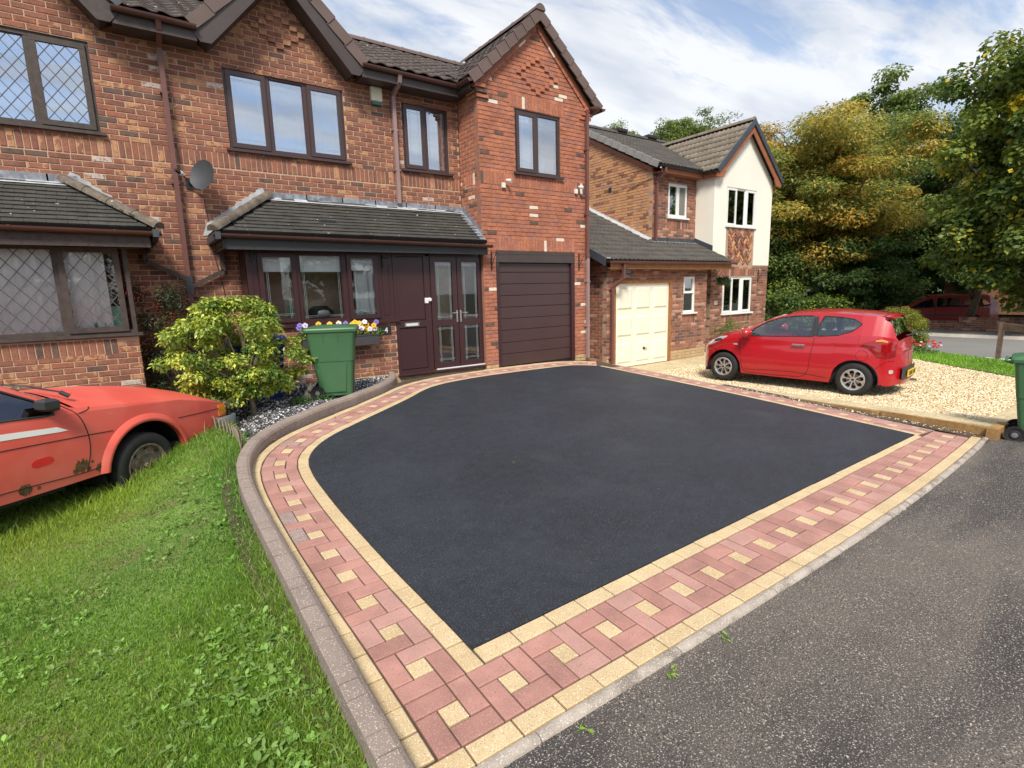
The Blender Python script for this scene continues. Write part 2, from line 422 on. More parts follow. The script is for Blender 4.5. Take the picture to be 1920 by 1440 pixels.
def bricks(rt, pl, u0, u1, z0, z1, holes=(), pal=PAL_MAIN, soldiers=(), span=None, seed=1, proud=0.0, zbase=None, plinth=None, header=False):
    """lays courses of separate bricks; a brick is (plane, u0, u1, z0, z1, d, material)"""
    r = random.Random(seed); lst = BRICKS.setdefault(rt.name, [])
    LB = 0.219
    n = int((z1 - z0) / K + .5)
    for i in range(n):
        a = z0 + i * K; b = a + K - 0.014; zm = (a + b) / 2
        x0, x1 = u0, u1
        if span:
            q = span(zm)
            if q is None: continue
            x0, x1 = max(u0, q[0]), min(u1, q[1])
            if x1 <= x0: continue
        hs = [(h[0], h[1]) for h in holes if h[2] - .02 < zm < h[3] + .002] + [(h[0], h[1]) for h in soldiers if h[2] < zm < h[3]]
        off = -(0.117 if i % 2 else 0.0)
        u = u0 + off
        p = PAL_Y if (plinth is not None and zm < plinth) else pal
        while u < u1:
            v = u + LB
            for (c, d) in sub((max(u, x0), min(v, x1)), hs):
                if d - c > 0.03:
                    lst.append((pl, c, d, a, b, proud + r.uniform(-.0015, .0015), pick(p, r)))
            u = v + 0.0155
    for h in soldiers:
        u = h[0]
        while u < h[1] - .03:
            for (c, d) in sub((u, min(u + K - .013, h[1])), [(q[0], q[1]) for q in holes if q[2] < (h[2] + h[3]) / 2 < q[3]]):
                if d - c > .02: lst.append((pl, c, d, h[2] + .006, h[3] - .006, proud + r.uniform(-.0015, .0015), pick(h[4] if len(h) > 4 else pal, r)))
            u += K
def brick_geo(mb, w, h, dep, m, T=None):
    e = 0.0035
    vs = [(-w / 2, 0.014, -h / 2), (w / 2, 0.014, -h / 2), (w / 2, 0.014, h / 2), (-w / 2, 0.014, h / 2),
          (-w / 2, -dep + e, -h / 2), (w / 2, -dep + e, -h / 2), (w / 2, -dep + e, h / 2), (-w / 2, -dep + e, h / 2),
          (-w / 2 + e, -dep, -h / 2 + e), (w / 2 - e, -dep, -h / 2 + e), (w / 2 - e, -dep, h / 2 - e), (-w / 2 + e, -dep, h / 2 - e)]
    fs = [(8, 9, 10, 11)]
    for a in (0, 4):
        for q in range(4): c = (q + 1) % 4; fs.append((a + q, a + c, a + 4 + c, a + 4 + q))
    if T is not None: vs = [tuple(T @ Vector(v)) for v in vs]
    mb.add(vs, fs, m)
def lay_bricks(rt):
    lst = BRICKS.get(rt.name, [])
    def dist(b):
        pl, a, c, z0, z1, d, m = b
        p = Vector(pl[0]((a + c) / 2, (z0 + z1) / 2, 0)); return (p - CAMP).length / math.sqrt(max(c - a, .05))
    lst = sorted(lst, key=dist)
    # the nearest 300 are parts of their own; keep alike ones sharing a mesh
    cache = {}; rest = MB(); k = 0
    for b in lst:
        pl, a, c, z0, z1, d, m = b
        w = c - a; h = z1 - z0
        P = pl[0]((a + c) / 2, (z0 + z1) / 2, d)
        M3 = pl[1]
        T = Matrix.Translation(P) @ M3.to_4x4()
        if k < 300 and w > .05:
            key = (round(w, 2), round(h, 3), m)
            if key not in cache:
                q = MB(); brick_geo(q, w, h, 0.0, m); cache[key] = q.mesh('brick')
            inst('brick', cache[key], rt, T); k += 1
        else: brick_geo(rest, w, h, 0.0, m, T)
    if rest.f: rest.build('brickwork', rt, kind='stuff')
def slab(mb, pl, u0, u1, z0, z1, holes, m, d=-0.008, th=0.14):
    us = sorted({u0, u1} | {min(max(h[i], u0), u1) for h in holes for i in (0, 1)})
    zs = sorted({z0, z1} | {min(max(h[i], z0), z1) for h in holes for i in (2, 3)})
    for i in range(len(us) - 1):
        for j in range(len(zs) - 1):
            um, zm = (us[i] + us[i + 1]) / 2, (zs[j] + zs[j + 1]) / 2
            if any(h[0] < um < h[1] and h[2] < zm < h[3] for h in holes): continue
            a = pl[0](us[i], zs[j], d); b = pl[0](us[i + 1], zs[j + 1], d - th)
            mb.box(*a, *b, m)
# ------------------------------------------------------------------ roof covering
def tile_geo(kind, w, g):
    """tile in local coords: x across, y up the slope, z out"""
    vs = []; fs = []
    if kind == 'flat':
        e = .0015
        vs = [(e, -.0, .004), (w - e, 0, .004), (w - e, g + .03, -.010), (e, g + .03, -.010), (e, 0, .028), (w - e, 0, .028), (w - e, g + .03, .008), (e, g + .03, .008)]
        fs = [(4, 5, 6, 7), (0, 1, 5, 4), (1, 2, 6, 5), (3, 0, 4, 7)]
    else:
        n = 8
        for y, zo in ((0, .040), (g + .04, .016)):
            for i in range(n + 1):
                x = w * i / n; t = i / n
                if kind == 'pan': z = .030 * (0.5 + 0.5 * math.cos(2 * math.pi * (t - .30)))
                else: z = .026 * max(0, math.sin(2 * math.pi * t * 2)) ** .7      # double roll
                vs.append((x, y, zo + z))
        for i in range(n): fs.append((i, i + 1, n + 2 + i, n + 1 + i))
        b = len(vs)
        for i in range(n + 1): x = w * i / n; vs.append((x, 0.0, vs[i][2] - .022))
        for i in range(n): fs.append((b + i, b + i + 1, i + 1, i))
    return vs, fs
def roof_plane(rt, P0, U, V, wf, vmax, kind, w, g, m, under='roof_under', limit=300, m2=None, seed=3, name='roof', stagger=False, label=None):
    """P0 eave corner, U along the eave, V up the slope, wf(v) -> (ulo, uhi)"""
    U = Vector(U).normalized(); V = Vector(V).normalized(); Nn = U.cross(V).normalized()
    if Nn.z < 0: Nn = -Nn
    P0 = Vector(P0)
    fn = lambda u, v, d: tuple(P0 + U * u + V * v + Nn * d)
    mb = MB()
    a0, a1 = wf(0); b0, b1 = wf(vmax)
    mb.prism([(a0, 0), (a1, 0), (b1, vmax), (b0, vmax)], fn, -.06, 0.0, under)
    ro = mb.build(name, rt, label=label)
    r = random.Random(seed); tl = []
    vs0, fs0 = tile_geo(kind, w, g)
    M = Matrix((U, V, Nn)).transposed().to_4x4()
    rows = int(vmax / g + .5)
    for j in range(rows):
        v = j * g; lo, hi = wf(min(v + g / 2, vmax))
        u = lo - ((j % 2) * w / 2 if stagger else 0) - (lo % w if not stagger else 0) * 0
        while u < hi - .02:
            if u + w / 2 > lo and u + w / 2 < hi + .02:
                T = M.copy(); T.translation = P0 + U * u + V * v + Nn * (r.uniform(-.002, .002))
                tl.append(T)
            u += w
    tl.sort(key=lambda T: (T.translation - CAMP).length)
    q = MB(); q.add(vs0, fs0, m); me = q.mesh('tile', smooth=(kind != 'flat'))
    rest = MB()
    for i, T in enumerate(tl):
        if i < limit: inst('tile', me, ro, T)
        else: rest.add([tuple(T @ Vector(p)) for p in vs0], fs0, m)
    if rest.f: rest.build('tiles', ro, kind='stuff', smooth=(kind != 'flat'))
    return ro
def half_round(parent, name, a, b, rad, m, pitch=.42, gap=.004, count=None):
    """row of overlapping half-round ridge or hip tiles"""
    a = Vector(a); b = Vector(b); d = (b - a); Ln = d.length; d.normalize(); n = max(1, round(Ln / pitch)); st = Ln / n
    up = Vector((0, 0, 1)); s = d.cross(up).normalized(); u = s.cross(d)
    for i in range(n):
        mb = MB(); rows = []
        for t, rr in ((0, rad * 1.06), (.03, rad * 1.06), (.032, rad), (st - gap + .02, rad * .97)):
            rows.append([a + d * (i * st + t) + s * math.cos(p) * rr + u * (math.sin(p) * rr) for p in np.linspace(0, math.pi, 9)])
        mb.grid(rows, m)
        c = a + d * (i * st)
        mb.add([tuple(q) for q in rows[0]] + [tuple(c - u * .02)], [tuple(range(9))], m)
        mb.build(name, parent, smooth=True, auto=40)
def verge_tiles(parent, a, b, m, drop=.17, top=.11, pitch=.32, side=(0, -1, 0), back=(0, 1, 0)):
    """cloaked verge caps: overlapping L-shaped pieces up a raking edge"""
    a = Vector(a); b = Vector(b); d = b - a; Ln = d.length; d.normalize(); n = max(1, round(Ln / pitch)); st = Ln / n
    side = Vector(side); bk = Vector(back)
    up = bk.cross(d)
    if up.z < 0: up = -up
    for i in range(n):
        mb = MB()
        p = a + d * (i * st); q = a + d * ((i + 1) * st + .02)
        o1 = up * .018 + side * .012; o2 = Vector((0, 0, 0))
        def ring(c, o): return [c + o - up * drop, c + o + up * .035, c + o + up * .035 + bk * top, c + o * 0.2 + up * .012 + bk * top, c + o + up * .012 - side * .02, c + o - up * drop - side * .02]
        r0 = ring(p, o1); r1 = ring(q, o2)
        k = 6; vs = [tuple(x) for x in r0 + r1]
        fs = [(j, (j + 1) % k, k + (j + 1) % k, k + j) for j in range(k)] + [tuple(range(k)), tuple(range(2 * k - 1, k - 1, -1))]
        mb.add(vs, fs, m); mb.build('verge_tile', parent)
def gutter(parent, a, b, m, rad=.055, brackets=True, name='gutter'):
    a = Vector(a); b = Vector(b); d = (b - a).normalized(); s = d.cross(Vector((0, 0, 1))).normalized()
    mb = MB(); rows = []
    for c in (a, b):
        o = [c + s * math.cos(p) * rad - Vector((0, 0, 1)) * math.sin(p) * rad for p in np.linspace(0, math.pi, 9)]
        i = [c + s * math.cos(p) * (rad - .005) - Vector((0, 0, 1)) * math.sin(p) * (rad - .005) for p in np.linspace(math.pi, 0, 9)]
        rows.append(o + i + [o[0]])
    mb.grid(rows, m)
    for c in (a, b): mb.add([tuple(c + s * math.cos(p) * rad - Vector((0, 0, 1)) * math.sin(p) * rad) for p in np.linspace(0, math.pi, 9)], [tuple(range(9))], m)
    g = mb.build(name, parent, smooth=True, auto=40)
    if brackets:
        Ln = (b - a).length; n = max(1, int(Ln / .9))
        for i in range(n):
            c = a + d * (Ln * (i + .5) / n); q = MB()
            rr = []
            for dd in (-.014, .014): rr.append([c + d * dd + s * math.cos(p) * (rad + .006) - Vector((0, 0, 1)) * math.sin(p) * (rad + .006) for p in np.linspace(-.1, math.pi + .1, 9)])
            q.grid(rr, m); q.build('bracket', g, smooth=True)
    return g
def downpipe(parent, pts, m, w=.062, clips=(), square=True, name='downpipe', d2=None):
    mb = MB()
    if square:
        for a, b in zip(pts, pts[1:]): mb.beam(a, b, w, d2 or w, m, up=(0, 1, 0))
    else: mb.tube(pts, w / 2, m, n=12)
    o = mb.build(name, parent, smooth=not square, auto=40)
    for c in clips:
        q = MB(); x, y, z = c; q.box(x - w * .78, y - w * .6, z - .012, x + w * .78, y + w * 1.0, z + .012, m); q.build('pipe_clip', o)
    return o
# ------------------------------------------------------------------ windows
def window(rt, pl, u0, u1, z0, z1, panes, m, style='bevel', gl='glass', d=-0.045, sill=True, curtains=None, cas=(), name='window', fw=.055, sill_m=None, label=None, lead=.155, sw=.05, cm='curtain'):
    """panes: list of (ua,ub) openings between mullions. window > pane, sill, casement, glazing bars, curtain"""
    f = pl[0]
    mb = MB()
    def bar(a, b, c, e, d0, d1, mm=None, t=mb): t.box(*f(a, c, d0), *f(b, e, d1), mm or m)
    bar(u0, u1, z0, z0 + fw, d - .05, d + .015); bar(u0, u1, z1 - fw, z1, d - .05, d + .015)
    bar(u0, u0 + fw, z0 + fw, z1 - fw, d - .05, d + .013); bar(u1 - fw, u1, z0 + fw, z1 - fw, d - .05, d + .013)
    for (a, b), (c, e) in zip(panes, panes[1:]): bar(b, c, z0 + fw, z1 - fw, d - .05, d + .011)
    w = mb.build(name, rt, label=label)
    za, zb = z0 + fw, z1 - fw
    for i, (a, b) in enumerate(panes):
        pa, pb, pc, pd = a, b, za, zb
        if i in cas:
            q = MB(); s = sw; e = .018
            bar(a - e, b + e, za - e, za + s, d + .012, d + .040, t=q); bar(a - e, b + e, zb - s, zb + e, d + .012, d + .040, t=q)
            bar(a - e, a + s, za + s, zb - s, d + .012, d + .038, t=q); bar(b - s, b + e, za + s, zb - s, d + .012, d + .038, t=q)
            q.build('casement', w)
            pa, pb, pc, pd = a + s, b - s, za + s, zb - s; dg = d + .018
        else:
            dg = d - .012
            q = MB(); s = .014
            bar(a, b, za, za + s, dg, dg + .012, t=q); bar(a, b, zb - s, zb, dg, dg + .012, t=q); bar(a, a + s, za + s, zb - s, dg, dg + .012, t=q); bar(b - s, b, za + s, zb - s, dg, dg + .012, t=q)
            q.build('glazing_bead', w)
        q = MB(); q.box(*f(pa, pc, dg - .006), *f(pb, pd, dg), gl); q.build('pane', w)
        dd = dg + .003
        if style == 'bevel':
            q = MB(); iw, ih = .045, .055; t = .0035
            for k in (iw, iw + .022):
                q.box(*f(pa + k, pc, dd - .002), *f(pa + k + t, pd, dd), 'bevel_strip'); q.box(*f(pb - k - t, pc, dd - .002), *f(pb - k, pd, dd), 'bevel_strip')
                q.box(*f(pa, pc + k, dd - .0015), *f(pb, pc + k + t, dd + .0005), 'bevel_strip'); q.box(*f(pa, pd - k - t, dd - .0015), *f(pb, pd - k, dd + .0005), 'bevel_strip')
            q.build('bevel_strips', w)
        elif style == 'lead':
            q = MB(); dx = lead; dz = lead * 1.28; H = pd - pc; W = pb - pa; sl = dz / dx
            c = -int(H / sl / dx + 2) * dx
            while c < W + H / sl + dx:
                for sg in (1, -1):
                    # line u = c + sg*t/sl
                    t0, t1 = 0.0, H
                    if sg == 1: t0 = max(t0, -c * sl); t1 = min(t1, (W - c) * sl)
                    else: t0 = max(t0, (c - W) * sl); t1 = min(t1, c * sl)
                    if t1 - t0 > .01:
                        p = f(pa + c + sg * t0 / sl, pc + t0, dd + .0005 * sg); r_ = f(pa + c + sg * t1 / sl, pc + t1, dd + .0005 * sg)
                        n_ = Vector(f(0, 0, 1)) - Vector(f(0, 0, 0))
                        q.beam(p, r_, .009, .004, 'lead_came', up=n_)
                c += dx
            q.build('lead_lattice', w)
    if sill:
        q = MB(); q.box(*f(u0 - .055, z0 - .035, d - .03), *f(u1 + .055, z0 + .006, .055), sill_m or m); q.build('sill', w)
    if curtains:
        for (a, b, c, e, dep, mm, amp) in curtains:
            q = MB(); rows = []
            for z in np.linspace(c, e, 5):
                rows.append([f(a + (b - a) * t, z, d - dep + amp * math.sin(t * (b - a) * 38 + math.sin(t * 9) + z * .5)) for t in np.linspace(0, 1, max(6, int((b - a) * 90)))])
            q.grid(rows, mm); q.build('curtain', w, smooth=True)
    return w
def soldier(u0, u1, z0, z1, pal=None): return (u0, u1, z0, z1) if pal is None else (u0, u1, z0, z1, pal)

# ================================================================== HOUSE NUMBER 4
h4 = root('semi_detached_house', (4.6, 9.65, 0.28), 'brown brick house number four with plum front door, garage and pointed brick gable over it', 'house')
h3 = root('semi_detached_house', (-1.0, 9.65, 0.05), 'attached brick house at the left edge with diamond leaded windows', 'house')
YM, YG, YP = 9.65, 8.90, 9.00
PM = plane_front(YM); PG = plane_front(YG); PP = plane_front(YP)
XS = 0.70
# ---- walls (mortar body) of number 4
w1 = (1.51, 3.37, 4.10, 5.30); w2 = (4.45, 5.42, 4.10, 5.30)
mb = MB()
slab(mb, PM, XS, 5.65, 0, 5.62, [w1, w2], 'mortar_tan')
mb.prism([(1.22, 5.62), (3.56, 5.62), (2.39, 6.80)], PM[0], -.148, -.008, 'mortar_tan')
gd = (5.95, 8.06, .0, 2.58); gw = (6.50, 7.67, 4.11, 5.31)
slab(mb, PG, 5.65, 8.50, 0, 5.42, [gd, gw], 'mortar_red')
mb.prism([(5.65, 5.42), (8.50, 5.42), (8.50, 5.62), (7.075, 7.0), (5.65, 5.62)], PG[0], -.148, -.008, 'mortar_red')
PL = plane_left(5.65)
slab(mb, PL, YG + .15, YM, 2.3, 5.62, [], 'mortar_tan')
slab(mb, plane_right(8.50), YG + .15, 15.5, 0, 5.62, [], 'mortar_red')
bs = (1.44, 3.80, 0, 1.31)
slab(mb, PP, 1.44, 3.80, 0, 1.31, [], 'mortar_tan')
slab(mb, PP, 3.80, 5.70, 0, .33, [], 'mortar_tan')
slab(mb, plane_left(1.44), YP + .15, YM - .01, 0, 1.31, [], 'mortar_tan')
mb.box(XS, 9.8, 0, 8.35, 15.3, .2, 'interior')
mb.build('wall', h4)
q = MB(); q.box(XS + .05, 12.0, 0, 8.3, 12.1, 5.6, 'interior'); q.box(XS, 9.8, 2.75, 8.3, 12, 2.85, 'interior'); q.box(.72, 9.8, .2, .8, 12, 5.6, 'interior'); q.box(1.6, 9.83, 1.0, 3.7, 9.86, 2.6, 'room_brown'); q.build('room', h4)
# ---- bricks
sol = (XS, 5.65, 3.80, 4.035)
gl_main = lambda z: (XS, 5.65) if z < 5.52 else (1.22 + (z - 5.62) * 0.99, 3.56 - (z - 5.62) * 0.99)
bricks(h4, PM, XS, 5.65, 0.05, 6.75, [w1, w2, (1.50, 5.65, 0, 3.33)], PAL_MAIN, [sol], gl_main, seed=5)
bricks(h4, PG, 5.655, 8.50, .158, 6.85, [gd, gw], PAL_GAR, [(5.95, 8.06, 2.585, 2.82), (6.38, 7.79, 5.315, 5.55), (5.655, 8.5, 3.83, 4.065)],
       lambda z: (5.655, 8.50) if z < 5.5 else (5.72 + (z - 5.62) * 1.03, 8.43 - (z - 5.62) * 1.03), seed=9, plinth=.32)
bricks(h4, PL, YG + .002, YM - .004, 2.65, 5.60, [], PAL_GAR, [(YG + .2, YM - .2, 3.83, 4.065, [('brick_salmon', 5), ('brick_cream', 2)])], seed=12)
bricks(h4, PP, 1.445, 3.80, .05, 1.30, [], PAL_MAIN, [], seed=21, plinth=.36)
bricks(h4, PP, 3.80, 5.66, .10, .33, [], PAL_Y, [], seed=22)
bricks(h4, plane_left(1.44), YP + .004, YM - .01, .05, 1.30, [], PAL_MAIN, [], seed=23, plinth=.36)
# decorative diamonds of proud headers
def diamond(rt, pl, cu, cz, n, pal, seed):
    r = random.Random(seed); lst = BRICKS[rt.name]
    for k in range(-n, n + 1):
        for sg in (-1, 1):
            o = (n - abs(k)) * 0.1175 * sg
            if o == 0 and sg == 1: continue
            lst.append((pl, cu + o - .052, cu + o + .052, cz + k * K - .034, cz + k * K + .034, .028, pick(pal, r)))
diamond(h4, PM, 2.39, 5.98 + .003, 3, [('brick_tan', 3), ('brick_brown', 1)], 2)
diamond(h4, PG, 7.08, 5.98 + .003, 4, PAL_GAR[:3], 3)
# brick-on-edge band under the garage verge, and stepped corbels at its foot
lst = BRICKS[h4.name]
rr = random.Random(4)
for sg in (-1, 1):
    n_ = 9
    band = MB()
    for i in range(n_):
        t0 = i / n_; t1 = (i + 1) / n_ - .006
        def P(t, dn):
            x = 7.075 + sg * (1.50 * (1 - t)); z = 5.53 + 1.42 * t; return x - sg * dn * .69, z - dn * .72
        a = P(t0, 0); b = P(t1, 0); c = P(t1, .10); e = P(t0, .10)
        band.prism([a, b, c, e] if sg < 0 else [e, c, b, a], PG[0], .002, .028, pick([('brick_salmon', 5), ('brick_pink', 3), ('brick_cream', 1.2)], rr))
    band.build('verge_bricks', h4)
for i, (e, z) in enumerate(((.03, 5.36), (.06, 5.44), (.09, 5.52))):
  for cbk in range(3):
    cb = MB()
    if cbk == 0: cb.bbox(5.65 - e, YG - e * .8, z, 5.65 + .24 - i * .05, YG - .001, z + .066, 'brick_salmon' if i != 1 else 'brick_dark')
    if cbk == 1: cb.bbox(5.65 - e, YG - e * .8 + .07, z, 5.649, YG + .30, z + .066, 'brick_tan')
    if cbk == 2: cb.bbox(8.50 - .3 + i * .06, YG - e * .8, z, 8.50 + e, YG - .001, z + .066, 'brick_salmon')
    cb.build('corbel_brick', h4)
lay_bricks(h4)
# ---- windows of number 4
cur = [(1.62, 1.80, 4.15, 5.25, .14, 'curtain', .02), (2.75, 3.30, 4.15, 5.25, .13, 'curtain', .02), (1.56, 2.85, 4.15, 5.25, .45, 'curtain_cream', .004)]
window(h4, PM, *w1, [(1.57, 2.10), (2.18, 2.70), (2.78, 3.31)], 'upvc_brown2', gl='glass_up', cas=(0, 2), curtains=cur)
window(h4, PM, *w2, [(4.51, 4.90), (4.97, 5.36)], 'upvc_brown2', gl='glass_up', cas=(0,), curtains=[(4.5, 4.95, 4.15, 5.25, .4, 'curtain_cream', .005), (4.98, 5.15, 4.15, 5.25, .14, 'curtain', .02)])
window(h4, PG, *gw, [(6.56, 7.02), (7.10, 7.61)], 'upvc_brown2', gl='glass_up', cas=(0,), curtains=[(6.5, 7.66, 4.15, 5.25, .42, 'curtain_cream', .006), (7.08, 7.62, 4.15, 5.25, .16, 'curtain', .015)])
# ---- ground floor bay window, panel and doors
bay = window(h4, PP, 1.44, 3.80, 1.33, 2.52, [(1.62, 2.14), (2.22, 2.90), (3.00, 3.50)], 'upvc_brown', gl='glass_dark', d=-.02, cas=(0, 2), fw=.07,
             curtains=[(1.60, 2.16, 2.18, 2.48, .045, 'blind_white', .004), (2.2, 2.92, 2.18, 2.48, .045, 'blind_white', .004), (3.0, 3.5, 2.20, 2.48, .045, 'blind_white', .004),
                       (3.16, 3.52, 1.40, 2.20, .16, 'curtain', .02)])
q = MB()
q.box(1.44, YP + .02, 1.40, 1.60, YP + .06, 2.45, 'upvc_brown'); q.build('corner_post', bay); q = MB(); q.box(3.52, YP + .015, 1.40, 3.745, YP + .06, 2.45, 'upvc_brown')
q.box(3.60, YP + .005, 1.42, 3.68, YP + .016, 2.44, 'upvc_brown')
q.build('corner_post', bay)
q = MB(); q.box(1.44, YP + .06, 1.33, 1.50, YM - .02, 2.52, 'upvc_brown'); q.build('side_panel', h4)
for x, z, w_, h_, mm in ((1.66, 1.42, .24, .13, 'curtain'), (2.32, 1.42, .45, .20, 'dish_grey'), (2.60, 1.42, .14, .11, 'lamp_white'), (3.12, 1.42, .22, .09, 'mint'), (2.0, 1.42, .13, .22, 'green_dk')):
    q = MB(); q.lathe([(0.001, 0), (w_ * .5, .01), (w_ * .46, h_ * .6), (w_ * .25, h_), (.001, h_ + .005)], mm, 16, c=(x + w_ / 2, YP + .22, z))
    o = q.build('window_ornament', bay, smooth=True)
# solid panel
q = MB(); fr = 'upvc_brown'
pz = .31
q.box(3.80, YP - .005, pz, 3.86, YP + .05, 2.52, fr); q.box(4.40, YP - .005, pz, 4.52, YP + .05, 2.52, fr)
q.box(3.86, YP - .005, 2.45, 4.40, YP + .05, 2.52, fr); q.box(3.86, YP - .005, pz, 4.40, YP + .05, pz + .08, fr); q.box(3.86, YP - .005, 1.17, 4.40, YP + .05, 1.30, fr)
dp = q.build('door_surround', h4)
for a, b in ((pz + .08, 1.17), (1.30, 2.45)):
    q = MB(); q.bbox(3.865, YP + .012, a + .005, 4.395, YP + .04, b - .005, fr, .008); q.build('solid_panel', dp)
q = MB(); q.bbox(3.96, YP - .022, 1.185, 4.25, YP - .006, 1.265, 'chrome', .004); q.box(3.99, YP - .028, 1.205, 4.22, YP - .022, 1.245, 'alu'); q.build('letterbox', dp)
q = MB(); q.bbox(4.39, YP - .03, 1.60, 4.46, YP - .006, 1.70, 'lamp_white', .006); q.lathe([(.001, -.035), (.033, -.035), (.035, -.01), (.035, 0)], 'lamp_white', 16, axis='Y', c=(4.49, YP - .006, 1.67)); q.build('door_chime', dp)
q = MB(); q.box(4.45, YP - .005, 2.46, 5.70, YP + .05, 2.52, fr); q.box(5.66, YP - .004, .33, 5.70, YP + .05, 2.46, fr); q.build('door_frame', h4)
q = MB(); q.bbox(3.78, YP - .07, .285, 5.74, YP + .05, .325, fr, .006); q.build('threshold', h4)
q = MB(); q.bbox(4.56, YP - .045, .327, 5.66, YP - .006, .352, 'alu', .004); q.build('door_sill', h4)
for (a, b, hx) in ((4.53, 5.085, 5.055), (5.10, 5.655, 5.135)):
    q = MB(); s = .10; z0_, z1_, zm_ = .355, 2.455, 1.22
    for (c, e, f_, g_) in ((a, b, z0_, z0_ + .11), (a, b, z1_ - s, z1_), (a, b, zm_ - .06, zm_ + .06)): q.box(c, YP - .02, f_, e, YP + .03, g_, fr)
    for (c, e) in ((a, a + s), (b - s, b)): q.box(c, YP - .018, z0_ + .11, e, YP + .03, zm_ - .06, fr); q.box(c, YP - .018, zm_ + .06, e, YP + .03, z1_ - s, fr)
    dr = q.build('door', h4)
    for f_, g_ in ((z0_ + .11, zm_ - .06), (zm_ + .06, z1_ - s)):
        q = MB(); q.box(a + s, YP - .002, f_, b - s, YP + .006, g_, 'glass_dark'); q.build('pane', dr)
        q = MB()
        for k in (.04, .062):
            for x in (a + s + k, b - s - k): q.box(x, YP - .006, f_, x + .004, YP - .002, g_, 'bevel_strip')
            for z in (f_ + k, g_ - k): q.box(a + s, YP - .0065, z, b - s, YP - .0025, z + .004, 'bevel_strip')
        q.build('bevel_strips', dr)
    q = MB(); q.bbox(hx - .016, YP - .032, 1.22, hx + .016, YP - .02, 1.45, 'chrome', .004)
    sg = -1 if hx < 5.1 else 1
    q.tube([(hx, YP - .03, 1.40), (hx, YP - .065, 1.40), (hx + sg * .02, YP - .07, 1.40), (hx + sg * .13, YP - .07, 1.395)], .010, 'chrome', 8); q.build('handle', dr, smooth=True, auto=40)
q = MB(); q.box(3.9, YP + .9, .3, 5.7, YP + .93, 2.5, 'interior'); q.build('hall', h4)
# ---- canopy roof
EZ, EY, TZ = 2.74, 8.74, 3.40
sl = Vector((0, YM - EY, TZ - EZ)); vl = sl.length
roof_plane(h4, (1.06, EY, EZ), (1, 0, 0), sl, lambda v: (0.03 + v / vl * .92, 4.60), vl, 'flat', .205, .103, 'roof_slate', stagger=True, name='canopy_roof', label='weathered dark plain-tiled lean-to roof over bay and doors')
roof_plane(h4, (1.06, YM, EZ), (0, -1, 0), (.94, 0, TZ - EZ), lambda v: (0.0, (YM - EY) * (1 - v / 1.15)), 1.13, 'flat', .205, .103, 'roof_slate', stagger=True, name='canopy_hip')
hp = MB(); hp.box(1.06, 9.6, 2.6, 1.1, 9.64, 2.62, 'roof_slate'); hp = hp.build('hip', h4)
half_round(hp, 'hip_tile', (1.02, EY - .03, EZ + .0), (2.0, YM - .02, TZ + .03), .085, 'ridge_grey', .36)
q = MB()
for x in np.arange(1.98, 5.62, .61):
    q.bbox(x, YM - .022, 3.37 + .0, min(x + .63, 5.645), YM - .003, 3.49, 'lead', .003)
fsh = q.build('lead_flashing', h4)
q = MB(); q.add([(1.95, YM - .005, 3.415), (5.64, YM - .005, 3.415), (5.64, YM - .13, 3.345), (1.95, YM - .13, 3.345)], [(0, 1, 2, 3)], 'lead_pale'); q.build('flashing_apron', h4)
q = MB()
for i in range(8):      # stepped flashing climbing the left end
    x = 1.12 + i * .108; z = 2.83 + i * .078
    q.prism([(x - .14, z - .08), (x + .12, z - .02), (x + .04, z + .17), (x - .06, z + .13)], PM[0], .004, .012 + .0006 * i, 'lead_pale')
q.build('step_flashing', h4)
q = MB()
for i in range(7):
    t = i / 7; y = YM - .02 - t * .72; z = 3.47 - t * .60
    q.box(5.650, y - .125, z - .16, 5.640 - .0005 * i, y, z + .02, 'lead')
q.add([(5.64, YM - .02, 3.42), (5.64, EY, 2.77), (5.52, EY, 2.765), (5.52, YM - .02, 3.405)], [(0, 1, 2, 3)], 'lead'); q.build('step_flashing', h4)
q = MB(); q.bbox(2.60, 9.02, 2.955, 2.90, 9.22, 3.03, 'roof_slate', .02); q.box(2.63, 9.012, 2.965, 2.87, 9.022, 3.01, 'black_plastic'); q.build('vent_tile', h4)
gutter(h4, (1.00, EY - .06, 2.70), (5.72, EY - .06, 2.665), 'gutter_brown')
q = MB(); q.box(1.03, EY - .115, 2.62, 1.10, YM - .01, 2.72, 'anthracite'); q.build('gutter_end', h4)
q = MB(); q.box(1.16, EY + .0, 2.49, 5.66, EY + .022, 2.665, 'fascia_grey'); q.box(1.16, EY + .022, 2.525, 5.66, YP + .03, 2.545, 'fascia_grey'); q.box(1.13, EY, 2.50, 1.155, YM - .01, 2.66, 'fascia_grey'); q.box(1.13, EY + .03, 2.526, 1.44, YM - .01, 2.544, 'wood_dark'); q.build('fascia', h4)
